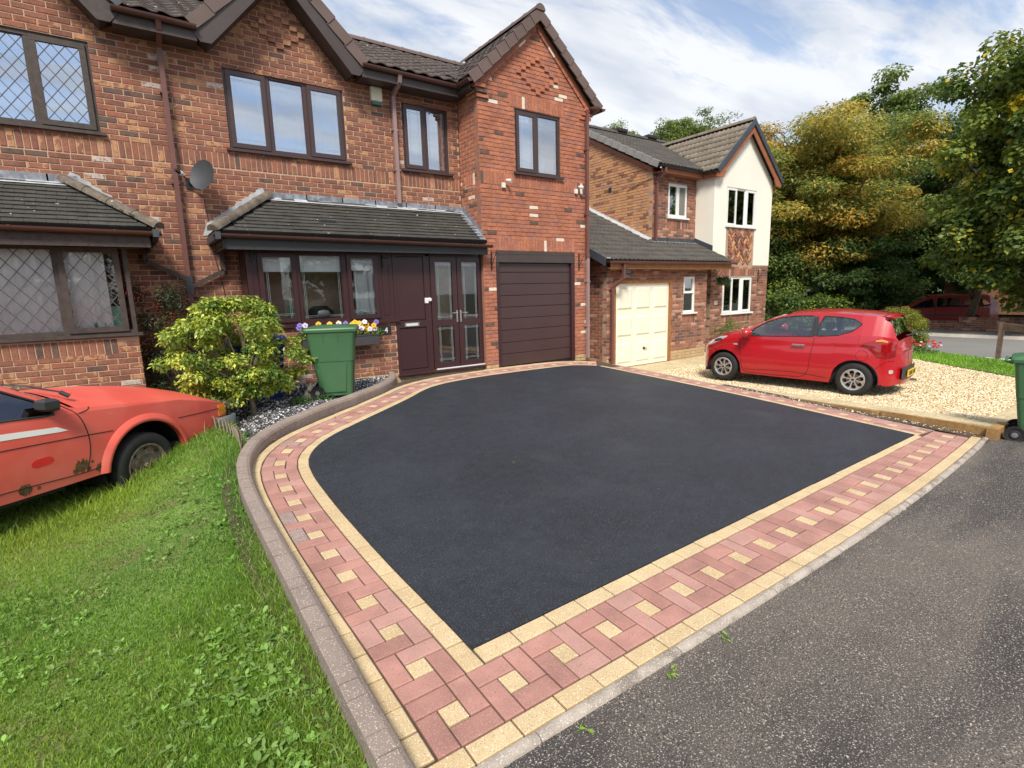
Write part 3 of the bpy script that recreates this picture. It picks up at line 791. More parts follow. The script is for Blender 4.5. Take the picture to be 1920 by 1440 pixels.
# ---- garage
q = MB(); zt = 2.58
q.box(5.95, YG + .01, 2.36, 8.06, YG + .07, 2.575, 'fascia_brown'); q.box(5.95, YG + .005, 2.52, 8.06, YG + .012, 2.575, 'fascia_brown')
q.box(5.95, YG + .02, .19, 6.04, YG + .10, 2.36, 'upvc_brown'); q.box(7.97, YG + .02, .19, 8.06, YG + .10, 2.36, 'upvc_brown')
gf = q.build('garage_frame', h4)
q = MB(); q.box(6.04, YG + .10, .20, 7.97, YG + .13, 2.38, 'fascia_brown'); gdo = q.build('garage_door', h4)
zs = [.235, .49, .73, .985, 1.225, 1.46, 1.695, 1.93, 2.165, 2.355]
for a, b in zip(zs, zs[1:]):
    q = MB(); q.bbox(6.045, YG + .075, a, 7.965, YG + .105, b - .008, 'upvc_brown2', .007); q.build('door_section', gdo)
for x in (5.84, 8.17):
    br = root('hanging_bracket', (x, YG, 2.35), 'black iron hook bracket on the pier %s the dark garage door' % ('left of' if x < 7 else 'right of'), 'bracket', 'black brackets beside the garage door')
    q = MB(); q.box(x - .011, YG - .018, 2.20, x + .011, YG - .002, 2.56, 'black_iron'); q.build('back_plate', br)
    q = MB(); q.tube([(x, YG - .01, 2.53), (x, YG - .20, 2.53), (x, YG - .25, 2.50), (x, YG - .26, 2.46)], .007, 'black_iron', 6); q.tube([(x, YG - .01, 2.27), (x, YG - .08, 2.36), (x, YG - .12, 2.45), (x, YG - .18, 2.52)], .006, 'black_iron', 6); q.build('arm', br)
for x, z in ((1.52, 2.42), (3.62, 2.34)):
    br = root('hanging_bracket', (x, YP, z), 'black iron bracket on the bay frame, %s end' % ('left' if x < 2 else 'right, beside the solid panel'), 'bracket')
    q = MB(); q.box(x - .012, YP - .012, z - .10, x + .012, YP + .004, z + .12, 'black_iron'); q.build('back_plate', br)
    q = MB(); q.tube([(x, YP - .01, z + .08), (x + .02, YP - .15, z + .06), (x + .03, YP - .19, z), (x + .03, YP - .17, z - .05)], .007, 'black_iron', 6); q.build('arm', br)
# ---- main roof of number 4
RE, RZ, RY, RR = 9.28, 5.66, 12.2, 7.26
msl = Vector((0, RY - RE, RR - RZ)); mvl = msl.length
roof_plane(h4, (XS, RE, RZ), (1, 0, 0), msl, lambda v: (0.0, .47), mvl, 'pan', .27, .30, 'roof_brown', name='main_roof', seed=5)
roof_plane(h4, (3.60, RE, RZ), (1, 0, 0), msl, lambda v: (0.0, 1.87), mvl, 'pan', .27, .30, 'roof_brown', name='main_roof', seed=6)
_m = Vector((0, RE, RZ)) + msl.normalized() * .6
roof_plane(h4, (1.17, _m.y, _m.z), (1, 0, 0), msl, lambda v: (0.0, 2.43), mvl - .6, 'pan', .27, .30, 'roof_brown', name='main_roof', seed=7, limit=0)
roof_plane(h4, (5.47, _m.y, _m.z), (1, 0, 0), msl, lambda v: (0.0, 2.98), mvl - .6, 'pan', .27, .30, 'roof_brown', name='main_roof', seed=8, limit=60)
rd = MB(); rd.box(XS, RY - .02, RR - .1, 8.4, RY + .02, RR - .02, 'roof_under'); rd = rd.build('ridge', h4)
half_round(rd, 'ridge_tile', (XS, RY, RR + .02), (8.45, RY, RR + .02), .11, 'verge_brown', .45)
# rear slopes close the houses from behind
q = MB(); q.add([(-6, RY, RR), (8.5, RY, RR), (8.5, 15.6, 5.5), (-6, 15.6, 5.5)], [(0, 1, 2, 3)], 'roof_under'); q.box(-6, 15.4, 0, 8.5, 15.5, 5.6, 'mortar_tan'); q.box(8.36, 9.9, 0, 8.49, 15.5, 5.6, 'mortar_red'); q.build('rear_slope', h4)
# gutter + fascia main
for a, b in ((XS, 1.18), (3.60, 5.47)):
    gutter(h4, (a, RE - .05, 5.62), (b, RE - .05, 5.61), 'gutter_brown', brackets=False)
    q = MB(); q.box(a, RE + .0, 5.43, b, RE + .022, 5.60, 'fascia_brown'); q.box(a, RE + .022, 5.435, b, YM - .01, 5.455, 'fascia_brown'); q.build('fascia', h4)
# small gable: roof, barge boards and verge tiles
gx, gz = 2.39, 6.97
for sg in (-1, 1):
    e = (gx + sg * 1.27, 9.28, 5.64)
    roof_plane(h4, e, (0, 1, 0), (-sg * 1.27, 0, gz - 5.64), lambda v: (0, 2.3), math.hypot(1.27, gz - 5.64), 'pan', .27, .30, 'roof_brown', name='gable_roof', limit=0)
    verge_tiles(h4, (gx + sg * 1.30, 9.25, 5.66), (gx, 9.25, gz + .02), 'verge_brown', drop=.14, top=.20, pitch=.40)
    q = MB(); f = lambda u, v, d: (u, 9.29 - d, v)
    poly = [(gx + sg * 1.27, 5.56), (gx + sg * 1.17, 5.43), (gx + sg * 1.03, 5.43), (gx, 6.60), (gx, 6.90)]
    q.prism(poly if sg < 0 else poly[::-1], f, 0, .022, 'fascia_brown'); q.prism([(gx + sg * 1.25, 5.58), (gx + sg * 1.05, 5.44), (gx, 6.60), (gx, 6.86)] if sg < 0 else [(gx, 6.86), (gx, 6.60), (gx + sg * 1.05, 5.44), (gx + sg * 1.25, 5.58)], lambda u, v, d: (u, 9.295 + d, v), 0, .36, 'fascia_brown'); q.build('bargeboard', h4)
# garage gable roof
ax, az, ay = 7.075, 7.10, 8.78
for sg in (-1, 1):
    e = (ax + sg * 1.60, ay + .02, 5.66); hyp = math.hypot(1.60, az - 5.66)
    roof_plane(h4, e, (0, 1, 0), (-sg * 1.60, 0, az - 5.66), lambda v: (0, .55 + 1.25 * v), hyp, 'pan', .27, .30, 'roof_brown', name='garage_gable_roof')
    verge_tiles(h4, (ax + sg * 1.66, ay - .02, 5.63), (ax + sg * .02, ay - .02, az + .02), 'verge_brown', drop=.15, top=.22, pitch=.27)
    q = MB(); q.prism([(ax + sg * 1.55, 5.55), (ax + sg * 1.42, 5.55), (ax, 6.86), (ax, 6.99)] if sg < 0 else [(ax, 6.99), (ax, 6.86), (ax + sg * 1.42, 5.55), (ax + sg * 1.55, 5.55)], lambda u, v, d: (u, YG - .03 + d, v), 0, .05, 'wood_rust'); q.build('verge_undercloak', h4)
rd2 = MB(); rd2.box(ax - .02, ay, az - .1, ax + .02, 11.6, az - .02, 'roof_under'); rd2 = rd2.build('garage_ridge', h4)
half_round(rd2, 'ridge_tile', (ax, ay - .04, az + .02), (ax, 11.7, az + .02), .11, 'verge_brown', .45)
gutter(h4, (5.42, RE - .10, 5.61), (5.42, ay - .02, 5.60), 'gutter_brown', brackets=False)
q = MB(); q.box(5.47, ay + .1, 5.47, 5.49, RE + .02, 5.60, 'fascia_brown'); q.box(5.49, ay + .14, 5.475, 5.64, YM - .02, 5.495, 'fascia_brown'); q.build('fascia', h4)
q = MB()
gutter(h4, (8.72, ay - .10, 5.59), (8.72, ay + 1.5, 5.60), 'gutter_brown', brackets=False)
q.lathe([(.001, 5.50), (.05, 5.50), (.13, 5.56), (.14, 5.60), (.001, 5.60)], 'gutter_brown', 16, c=(8.55, YG - .10, 0)); q.build('rainwater_head', h4)
# downpipes of number 4
downpipe(h4, [(8.375, YG - .06, 5.56), (8.375, YG - .06, 2.45)], 'pipe_brown', .062, [(8.375, YG - .06, 4.75), (8.375, YG - .06, 3.4)], name='downpipe')
downpipe(h4, [(8.385, YG - .06, 2.46), (8.385, YG - .06, .22)], 'pipe_pale', .066, [(8.385, YG - .06, 1.95), (8.385, YG - .06, .95)])
downpipe(h4, [(4.27, RE - .05, 5.60), (4.27, RE + .0, 5.46), (4.27, YM - .07, 5.34), (4.27, YM - .06, 3.46)], 'pipe_pale', .066, [(4.27, YM - .06, 4.75), (4.27, YM - .06, 4.05)])
downpipe(h4, [(1.20, EY + .02, 2.66), (1.20, YM - .08, 2.52), (1.20, YM - .08, 2.22), (.72, YM - .08, 1.97)], 'wood_dark', .062)
# shared downpipe belongs to number 4 too
downpipe(h4, [(.725, RE - .05, 5.60), (.725, RE + .02, 5.48), (.72, YM - .08, 5.36), (.70, YM - .07, .3)], 'pipe_brown', .066, [(.712, YM - .07, 4.75), (.706, YM - .07, 3.5)])
q = MB(); q.box(.66, YM - .115, 1.86, .76, YM - .02, 2.14, 'dish_grey'); q.build('pipe_junction', h4)

# ================================================================== attached house on the left
mb = MB()
lw = (-1.97, -.10, 4.10, 5.27)
slab(mb, PM, -3.2, XS - .002, -.2, 5.62, [lw], 'mortar_tan')
mb.prism([(-2.16, 5.62), (.18, 5.62), (-.99, 6.80)], PM[0], -.148, -.008, 'mortar_tan')
slab(mb, PP, -2.6, -.02, -.2, 1.30, [], 'mortar_tan'); slab(mb, plane_right(-.02), YP + .15, YM - .01, -.2, 1.30, [], 'mortar_tan')
mb.box(-3.2, 12, -.2, .65, 12.1, 5.6, 'interior'); mb.box(-3.2, 9.8, 2.75, .65, 12, 2.85, 'interior')
mb.build('wall', h3)
bricks(h3, PM, -2.0, XS - .004, -.1, 6.75, [lw, (-3, -.55, 0, 3.36)], PAL_MAIN, [(-3.2, XS - .004, 3.80, 4.035)],
       lambda z: (-2.0, XS - .004) if z < 5.52 else (-2.16 + (z - 5.62) * .99, .18 - (z - 5.62) * .99), seed=31)
bricks(h3, PP, -2.4, -.024, -.15, 1.29, [], PAL_MAIN, [(-2.6, -.27, 1.065, 1.285, [('brick_brown', 4), ('brick_dark', 3), ('brick_brown2', 3)])], seed=33)
bricks(h3, plane_right(-.02), YP + .004, YM - .01, -.15, 1.29, [], PAL_MAIN, [], seed=34)
lay_bricks(h3)
window(h3, PM, *lw, [(-1.91, -1.36), (-1.30, -.77), (-.70, -.16)], 'wood_dark', 'lead', gl='glass_up', cas=(0, 2), lead=.150,
       curtains=[(-1.9, -.2, 4.2, 5.2, .5, 'curtain_cream', .004)])
lb = window(h3, PP, -2.42, -.02, 1.35, 2.53, [(-2.28, -1.68), (-1.60, -.80), (-.74, -.13)], 'wood_dark', 'lead', gl='glass_dark', d=-.02, cas=(0, 2), lead=.175, fw=.05,
       curtains=[(-2.3, -.78, 1.36, 2.46, .045, 'curtain', .016), (-.76, -.28, 1.36, 2.46, .05, 'curtain', .016)])
q = MB(); q.box(-.70, YP + .13, 1.42, -.18, YP + .15, 1.72, 'mint'); q.bbox(-.50, YP + .08, 1.42, -.36, YP + .12, 1.52, 'green_dk', .01); q.build('window_card', lb)
q = MB(); q.box(-.08, YP + .06, 1.35, -.025, YM - .02, 2.53, 'wood_dark'); q.build('side_panel', h3)
roof_plane(h3, (-2.62, EY, EZ), (1, 0, 0), sl, lambda v: (0, 2.96 - v / vl * .92), vl, 'flat', .205, .103, 'roof_slate', stagger=True, name='canopy_roof', seed=8)
roof_plane(h3, (.34, YM, EZ), (0, -1, 0), (-.94, 0, TZ - EZ), lambda v: (0, (YM - EY) * (1 - v / 1.15)), 1.13, 'flat', .205, .103, 'roof_slate', stagger=True, name='canopy_hip')
hp = MB(); hp.box(.3, 9.6, 2.6, .34, 9.64, 2.62, 'roof_slate'); hp = hp.build('hip', h3)
half_round(hp, 'hip_tile', (.38, EY - .03, EZ), (-.60, YM - .02, TZ + .03), .085, 'ridge_grey', .36)
q = MB()
for x in np.arange(-2.6, -.6, .61): q.bbox(x, YM - .022, 3.37, min(x + .63, -.45), YM - .003, 3.50, 'lead', .003)
q.build('lead_flashing', h3)
q = MB(); q.add([(-2.6, YM - .005, 3.415), (-.55, YM - .005, 3.415), (-.55, YM - .13, 3.345), (-2.6, YM - .13, 3.345)], [(0, 1, 2, 3)], 'lead_pale'); q.build('flashing_apron', h3)
q = MB()
for i in range(8):
    x = .28 - i * .108; z = 2.83 + i * .078
    q.prism([(x - .12, z - .02), (x + .14, z - .08), (x + .06, z + .13), (x - .04, z + .17)], PM[0], .004, .012 + .0006 * i, 'lead_pale')
q.build('step_flashing', h3)
gutter(h3, (-2.62, EY - .06, 2.72), (.40, EY - .06, 2.69), 'gutter_brown')
q = MB(); q.box(.30, EY - .115, 2.62, .37, YM - .01, 2.72, 'anthracite'); q.build('gutter_end', h3)
q = MB(); q.box(-2.62, EY, 2.49, .26, EY + .022, 2.665, 'wood_dark'); q.box(-2.62, EY + .022, 2.535, .24, YP + .03, 2.55, 'wood_dark'); q.box(.245, EY + .03, 2.50, .27, YM - .01, 2.66, 'wood_dark'); q.build('fascia', h3)
downpipe(h3, [(.20, EY + .02, 2.66), (.20, YM - .08, 2.55), (.20, YM - .08, 2.36), (.68, YM - .08, 2.10)], 'wood_dark', .062)
roof_plane(h3, (.20, RE, RZ), (1, 0, 0), msl, lambda v: (0, XS - .20), mvl, 'pan', .27, .30, 'roof_brown', name='main_roof', seed=6, limit=120)
roof_plane(h3, (-3.6, _m.y, _m.z), (1, 0, 0), msl, lambda v: (0, 3.80), mvl - .6, 'pan', .27, .30, 'roof_brown', name='main_roof', seed=6, limit=0)
gutter(h3, (.20, RE - .05, 5.62), (XS, RE - .05, 5.62), 'gutter_brown', brackets=False)
q = MB(); q.box(.20, RE, 5.43, XS - .002, RE + .022, 5.60, 'wood_dark'); q.box(.20, RE + .022, 5.435, XS - .002, YM - .01, 5.455, 'wood_dark'); q.build('fascia', h3)
gx = -.99
for sg in (-1, 1):
    roof_plane(h3, (gx + sg * 1.27, 9.28, 5.64), (0, 1, 0), (-sg * 1.27, 0, gz - 5.64), lambda v: (0, 2.3), math.hypot(1.27, gz - 5.64), 'pan', .27, .30, 'roof_brown', name='gable_roof', limit=0)
    verge_tiles(h3, (gx + sg * 1.30, 9.25, 5.66), (gx, 9.25, gz + .02), 'anthracite', drop=.06, top=.20)
    q = MB(); poly = [(gx + sg * 1.27, 5.56), (gx + sg * 1.17, 5.43), (gx + sg * 1.03, 5.43), (gx, 6.60), (gx, 6.90)]
    q.prism(poly if sg < 0 else poly[::-1], lambda u, v, d: (u, 9.29 - d, v), 0, .022, 'wood_dark'); q.prism([(gx + sg * 1.25, 5.58), (gx + sg * 1.05, 5.44), (gx, 6.60), (gx, 6.86)] if sg < 0 else [(gx, 6.86), (gx, 6.60), (gx + sg * 1.05, 5.44), (gx + sg * 1.25, 5.58)], lambda u, v, d: (u, 9.295 + d, v), 0, .36, 'wood_dark'); q.build('bargeboard', h3)

# ================================================================== things fixed to number 4
al = root('alarm_box', (3.96, YM, 5.15), 'cream burglar alarm box with dark green base high on the wall', 'alarm box')
q = MB(); q.bbox(3.86, YM - .075, 5.19, 4.06, YM - .001, 5.43, 'alarm_box', .012); q.build('cover', al)
q = MB(); q.bbox(3.87, YM - .068, 5.13, 4.05, YM - .001, 5.188, 'alarm_green', .01); q.build('base', al)
dsh = root('satellite_dish', (.83, YM - .02, 3.50), 'dark grey satellite dish on the wall right of the shared downpipe', 'satellite dish')
dc = Vector((1.03, 9.33, 3.60)); dn = Vector((-.74, -.62, .24)).normalized()
uu = dn.cross(Vector((0, 0, 1))).normalized(); vv = uu.cross(dn)
if vv.z < 0: vv = -vv
rows = []
for side in (0, 1):
    for i in range(9):
        rr_ = i / 8.0; rows.append([dc + (uu * math.cos(t) * .215 + vv * math.sin(t) * .235) * rr_ - dn * (.055 * (1 - rr_ * rr_) + side * .006) for t in np.linspace(0, 2 * math.pi, 33)])
q = MB(); q.grid(rows[:9], 'dish_grey'); q.grid(rows[9:], 'dish_grey', True); q.grid([rows[8], rows[17]], 'dish_grey'); q.build('reflector', dsh, smooth=True, auto=50)
lnb = dc + dn * .33 - vv * .13
q = MB(); q.tube([dc - vv * .225 - dn * .02, dc - vv * .25 + dn * .10, lnb], .009, 'black_plastic', 8); q.build('arm', dsh)
q = MB(); q.tube([lnb + dn * .03, lnb, lnb - dn * .05], [.03, .03, .018], 'lamp_white', 12); q.tube([lnb + dn * .11, lnb + dn * .03], [.022, .026], 'black_plastic', 12); q.build('receiver', dsh, smooth=True, auto=40)
q = MB(); q.tube([dc - dn * .07, dc - dn * .12 + vv * -.05, (.88, YM - .03, 3.52)], .015, 'black_plastic', 8); q.box(.84, YM - .02, 3.44, .92, YM - .002, 3.60, 'black_plastic'); q.build('mount', dsh)
cb_ = MB(); cb_.tube([(.90, YM - .012, 3.44), (1.06, YM - .010, 3.33), (1.09, YM - .008, 2.9), (1.10, YM - .008, 2.5), (1.18, YM - .01, 1.95), (1.22, YM - .01, 1.5)], .004, 'black_iron', 5)
tag(cb_.build('cable', loc=(1.1, YM, 2.5)), 'thin black cable running down the brick wall from the dish', 'cable')
for x, z, lab in ((6.17, 3.86, 'small white security spotlight on the wall below the left side of the garage gable window'), (8.08, 3.90, 'small white security spotlight on the wall near the downpipe')):
    sp = root('spotlight', (x, YG, z), lab, 'spotlight', 'white spotlights above the garage')
    q = MB(); q.bbox(x - .035, YG - .05, z - .08, x + .035, YG - .001, z + .02, 'lamp_white', .008); q.build('housing', sp)
    q = MB(); c = Vector((x + .07, YG - .09, z + .06)); q.tube([c + Vector((.03, -.06, -.02)), c, c + Vector((-.02, .04, .01))], [.036, .03, .016], 'lamp_white', 12); q.build('lamp_head', sp, smooth=True, auto=40)
np_ = root('house_number_sign', (3.57, YP, 1.15), 'black house number plate reading 4 beside the plum panel', 'sign')
q = MB(); q.bbox(3.46, YP - .016, 1.075, 3.69, YP - .001, 1.225, 'black_plastic', .003); q.build('plate', np_)
text_obj('4', .13, Matrix.Translation(Vector((3.60, YP - .018, 1.15)) - ORG[np_.name]) @ Matrix.Rotation(R(90), 4, 'X'), np_, 'white_upvc', 'number')
# ================================================================== NEIGHBOURING DETACHED HOUSE
hn = root('detached_house', (13.0, 10.0, -.18), 'neighbouring brick house with cream rendered gable, cream garage door and white windows', 'house')
NG, NU, NC, NL = 8.97, 10.0, 9.40, 11.93
PNG = plane_front(NG); PNU = plane_front(NU); PNC = plane_front(NC); PNS = plane_left(NL); PGS = plane_left(9.13)
g1 = (9.36, 11.52, -.3, 1.98); g2 = (12.02, 12.53, 1.08, 2.04)
u2 = (12.59, 13.45, 3.73, 4.66); c1 = (14.47, 16.02, 3.52, 4.62); c2 = (14.46, 16.04, .93, 2.03)
mb = MB()
slab(mb, PNG, 9.13, 13.05, -.3, 2.36, [g1, g2], 'mortar_nbr')
slab(mb, PGS, NG + .15, 13.0, -.3, 2.36, [], 'mortar_nbr')
mb.prism([(NG, 2.3), (13.0, 2.3), (13.0, 4.2), (NG, 2.46)], PGS[0], -.148, -.008, 'mortar_nbr')
slab(mb, PNU, NL, 13.86, 2.2, 5.02, [u2], 'mortar_nbr')
slab(mb, PNS, NU + .15, 16.2, 2.2, 5.0, [], 'mortar_nbr')
mb.prism([(NU, 4.95), (16.2, 4.95), (13.1, 6.72)], PNS[0], -.148, -.008, 'mortar_nbr')
slab(mb, PNC, 13.87, 16.92, -.3, 2.38, [c2], 'mortar_nbr')
slab(mb, PNC, 14.50, 16.02, 2.38, 3.5, [], 'mortar_nbr')
slab(mb, plane_left(13.87), NC + .15, 10.9, -.3, 2.36, [], 'mortar_nbr')
slab(mb, plane_right(16.92), NC + .15, 16.2, -.3, 5.0, [], 'mortar_nbr')
mb.box(13.0, 10.9, -.3, 13.9, 11.0, 2.4, 'mortar_nbr'); mb.box(12.9, NG + .15, -.3, 13.04, 10.9, 2.36, 'mortar_nbr')
mb.box(9.2, 16.1, -.3, 16.9, 16.2, 5.0, 'mortar_nbr')
mb.build('wall', hn)
q = MB(); q.box(12.0, 12.5, 0, 16.8, 12.6, 5, 'interior'); q.box(9.3, 11.5, -.2, 12.9, 11.6, 2.3, 'interior'); q.box(12.1, 10.1, 2.55, 16.8, 12.5, 2.62, 'interior'); q.build('room', hn)
mb = MB()      # cream render
slab(mb, PNC, 13.87, 16.92, 3.5, 4.95, [c1], 'cream_render', d=.012, th=.15)
mb.box(13.87, NC - .012, 2.38, 14.50, NC + .14, 3.5, 'cream_render'); mb.box(16.02, NC - .012, 2.38, 16.92, NC + .14, 3.5, 'cream_render')
mb.prism([(13.87, 4.95), (16.92, 4.95), (15.42, 6.34)], PNC[0], -.138, .012, 'cream_render')
mb.box(13.855, NC - .012, 2.38, 13.87, NU, 4.95, 'cream_render')
mb.build('render', hn)
bricks(hn, PNG, 9.13, 13.05, -.222, 2.34, [g1, g2], PAL_NF, [(12.0, 12.56, .80, 1.04)], seed=41, plinth=.05)
bricks(hn, PGS, NG + .004, 12.9, -.222, 4.1, [], PAL_NF, [], lambda z: (NG, 12.9) if z < 2.3 else (NG + (z - 2.42) / .47, 12.9), seed=42)
bricks(hn, PNU, NL + .004, 13.86, 2.9, 5.0, [u2], PAL_NF, [(12.55, 13.5, 3.42, 3.66)], seed=43)
bricks(hn, PNS, NU + .004, 16.0, 2.9, 6.55, [(13.0 - 1.35 - .11, 13.0 - 1.35 + .0, 4.6, 4.75)], PAL_NS, [], lambda z: (NU, 16.0) if z < 4.95 else (NU + (z - 4.95) * 1.75, 16.2 - (z - 4.95) * 1.75), seed=44)
bricks(hn, PNC, 13.875, 16.92, -.222, 2.36, [c2], PAL_NF, [(14.30, 16.2, 2.06, 2.29), (14.46, 16.04, .65, .88)], seed=45, plinth=.05)
bricks(hn, plane_left(13.87), NC + .004, 10.8, -.222, 2.36, [], PAL_NF, [], seed=46)
# herringbone panel: bricks at 45 degrees, zigzag columns
BR = BRICKS[hn.name]
rr = random.Random(8)
hb = MB()
s2 = .7071
x = 14.50; col = 0
while x < 16.02 - .02:
    for k in range(-3, 16):
        z = 2.38 + k * .098
        for sg in (1, -1):
            zc = z + (0 if sg == 1 else .0)
            cx = x + (.078 if sg == 1 else .234); cz = 2.40 + k * .098
            hw, hh = .105, .031
            pts = []
            for (a, b) in ((-hw, -hh), (hw, -hh), (hw, hh), (-hw, hh)):
                pts.append((cx + a * s2 - sg * b * s2, cz + sg * a * s2 + b * s2))
            if sg == -1: pts = pts
            if min(p[0] for p in pts) < 14.49 or max(p[0] for p in pts) > 16.04 or min(p[1] for p in pts) < 2.37 or max(p[1] for p in pts) > 3.51: continue
            m_ = pick([('nbrick_brown', 3), ('nbrick_red', 3), ('nbrick_orange', 2), ('nbrick_pale', 2), ('nbrick_dark', 2)], rr)
            pr = rr.choice((.004, .016, .024))
            hb.prism(pts, PNC[0], -.01, pr, m_)
    x += .312
hb.build('herringbone_bricks', hn, kind='stuff')
lay_bricks(hn)
# windows
wu = 'white_upvc'
window(hn, PNU, *u2, [(12.63, 13.00), (13.05, 13.41)], wu, style='plain', gl='glass', cas=(0, 1), fw=.045, sw=.035, curtains=None)
q = MB()
for z in np.arange(3.80, 4.60, .045): q.hexa([(12.64, NU + .09, z), (13.40, NU + .09, z), (13.40, NU + .125, z + .02), (12.64, NU + .125, z + .02), (12.64, NU + .09, z + .004), (13.40, NU + .09, z + .004), (13.40, NU + .125, z + .024), (12.64, NU + .125, z + .024)], 'curtain')
q.build('venetian_blind', hn)
window(hn, PNC, *c1, [(14.52, 14.97), (15.02, 15.46), (15.54, 15.97)], wu, style='plain', gl='glass', cas=(0, 2), fw=.045, sw=.035, d=-.03,
       curtains=[(15.6, 15.95, 3.58, 4.56, .12, 'curtain', .015)])
window(hn, PNC, *c2, [(14.51, 14.97), (15.02, 15.44), (15.52, 15.99)], wu, style='plain', gl='glass', cas=(0, 2), fw=.05, sw=.04,
       curtains=[(15.02, 15.25, .98, 1.98, .14, 'curtain_cream', .02), (15.6, 15.97, .98, 1.98, .12, 'curtain', .015)])
wg = window(hn, PNG, *g2, [(12.06, 12.49)], wu, style='plain', gl='glass', fw=.045)
q = MB(); q.box(12.06, NG + .02, 1.60, 12.49, NG + .07, 1.66, wu); q.box(12.06, NG + .025, 1.66, 12.10, NG + .06, 2.0, wu); q.box(12.45, NG + .025, 1.66, 12.49, NG + .06, 2.0, wu); q.build('transom', wg)
# garage door with nine sunken panels
q = MB(); q.box(g1[0], NG - .012, -.17, g1[0] + .07, NG + .06, 1.97, 'wood_orange'); q.box(g1[1] - .08, NG - .012, -.17, g1[1], NG + .06, 1.97, 'wood_orange'); q.box(g1[0], NG - .014, 1.89, g1[1], NG + .06, 1.975, 'wood_orange'); q.build('garage_frame', hn)
q = MB(); q.box(g1[0] + .07, NG + .035, -.165, g1[1] - .08, NG + .06, 1.89, 'cream_door'); gdn = q.build('garage_door', hn)
xs = [9.43, 10.10, 10.77, 11.44]; zs = [-.15, .52, 1.18, 1.87]
for i in range(3):
    for j in range(3):
        q = MB(); a, b, c, d = xs[i] + .07, xs[i + 1] - .07, zs[j] + .08, zs[j + 1] - .08
        e = .045; y0, y1 = NG + .0345, NG + .012
        q.add([(a, y0, c), (b, y0, c), (b, y0, d), (a, y0, d), (a + e, y1, c + e), (b - e, y1, c + e), (b - e, y1, d - e), (a + e, y1, d - e)], [(0, 1, 5, 4), (1, 2, 6, 5), (2, 3, 7, 6), (3, 0, 4, 7), (4, 5, 6, 7)], 'cream_door')
        q.build('door_panel', gdn)
q = MB(); q.lathe([(.001, -.03), (.03, -.03), (.035, 0)], 'black_plastic', 12, axis='Y', c=(10.47, NG + .015, .26)); q.beam((10.47, NG - .02, .26), (10.58, NG - .02, .25), .015, .015, 'black_plastic'); q.build('door_handle', gdn)
# roofs
ge = Vector((0, 4.0, 1.90)); gvl = ge.length
roof_plane(hn, (8.82, 8.72, 2.42), (1, 0, 0), ge, lambda v: (0, 3.11 if v > 1.42 else (5.03 if v > .76 else 5.03)), .001 + .46 * 3.12, 'roll', .30, .31, 'roof_nbr', name='garage_roof', seed=11)
roof_plane(hn, (8.82, 8.72 + .9034 * 1.42, 2.42 + .429 * 1.42), (1, 0, 0), ge, lambda v: (0, 3.11), gvl - 1.42, 'roll', .30, .31, 'roof_nbr', name='garage_roof', seed=12, limit=120)
q = MB()
for i in range(14):
    t = i / 14; y = 10.05 + t * 2.75; z = 2.98 + (y - 10.0) * .475 + .05
    q.prism([(y - .05, z - .08), (y + .22, z + .03), (y + .16, z + .17), (y - .02, z + .10)], PNS[0], .003, .014 + .0006 * i, 'lead_pale')
q.build('step_flashing', hn)
q = MB(); q.add([(NL - .006, 10.0, 3.12), (NL - .006, 12.8, 4.45), (NL - .22, 12.8, 4.40), (NL - .22, 10.0, 3.07)], [(0, 1, 2, 3)], 'lead_pale')
for x_ in np.arange(NL, 13.84, .64): q.bbox(x_, NU - .018, 2.97, min(x_ + .66, 13.86), NU - .003, 3.16, 'anthracite', .003)
q.add([(NL, NU - .01, 3.06), (13.86, NU - .01, 3.06), (13.86, NU - .13, 3.02), (NL, NU - .13, 3.02)], [(0, 1, 2, 3)], 'lead_pale')
q.prism([(NC - .02, 2.76), (NU, 3.02), (NU, 3.20), (NC - .02, 2.93)], plane_left(13.855)[0], .001, .014, 'anthracite'); q.build('lead_flashing', hn)
gutter(hn, (8.95, 8.66, 2.40), (13.90, 8.66, 2.41), 'pipe_brown')
q = MB(); q.box(9.0, 8.72, 2.22, 13.80, 8.745, 2.38, 'wood_orange'); q.box(9.0, 8.745, 2.24, 13.80, NG - .002, 2.26, 'wood_orange'); q.build('fascia', hn)
q = MB(); q.prism([(8.70, 2.30), (12.7, 4.2), (12.7, 4.36), (8.66, 2.47)], lambda u, v, d: (8.80 - d, u, v), 0, .03, 'anthracite'); q.build('bargeboard', hn)
q = MB(); q.box(8.81, 8.66, 2.455, 8.93, 8.74, 2.48, 'lead_pale'); q.build('verge_trim', hn)
mE, mZ, rY, rZ = 9.70, 5.02, 13.1, 6.84
nsl = Vector((0, rY - mE, rZ - mZ)); nvl = nsl.length
roof_plane(hn, (NL - .10, mE, mZ), (1, 0, 0), nsl, lambda v: (0, 5.2), nvl, 'roll', .30, .31, 'roof_nbr', name='main_roof', seed=13)
verge_tiles(hn, (NL - .13, mE, mZ + .02), (NL - .13, rY, rZ + .02), 'ridge_pale', drop=.13, top=.10, pitch=.33, side=(-1, 0, 0), back=(1, 0, 0))
q = MB(); q.prism([(10.0, 4.88), (13.1, 6.54), (13.1, 6.66), (10.0, 5.0)], PNS[0], .002, .05, 'wood_rust'); q.build('verge_undercloak', hn)
q = MB(); q.add([(NL - .1, rY, rZ), (17.1, rY, rZ), (17.1, 16.5, 4.9), (NL - .1, 16.5, 4.9)], [(0, 1, 2, 3)], 'roof_under'); q.build('rear_slope', hn)
rdn = MB(); rdn.box(NL, rY - .02, rZ - .1, 17, rY + .02, rZ - .02, 'roof_under'); rdn = rdn.build('ridge', hn)
half_round(rdn, 'ridge_tile', (NL - .12, rY, rZ + .02), (17.1, rY, rZ + .02), .10, 'roof_nbr', .45)
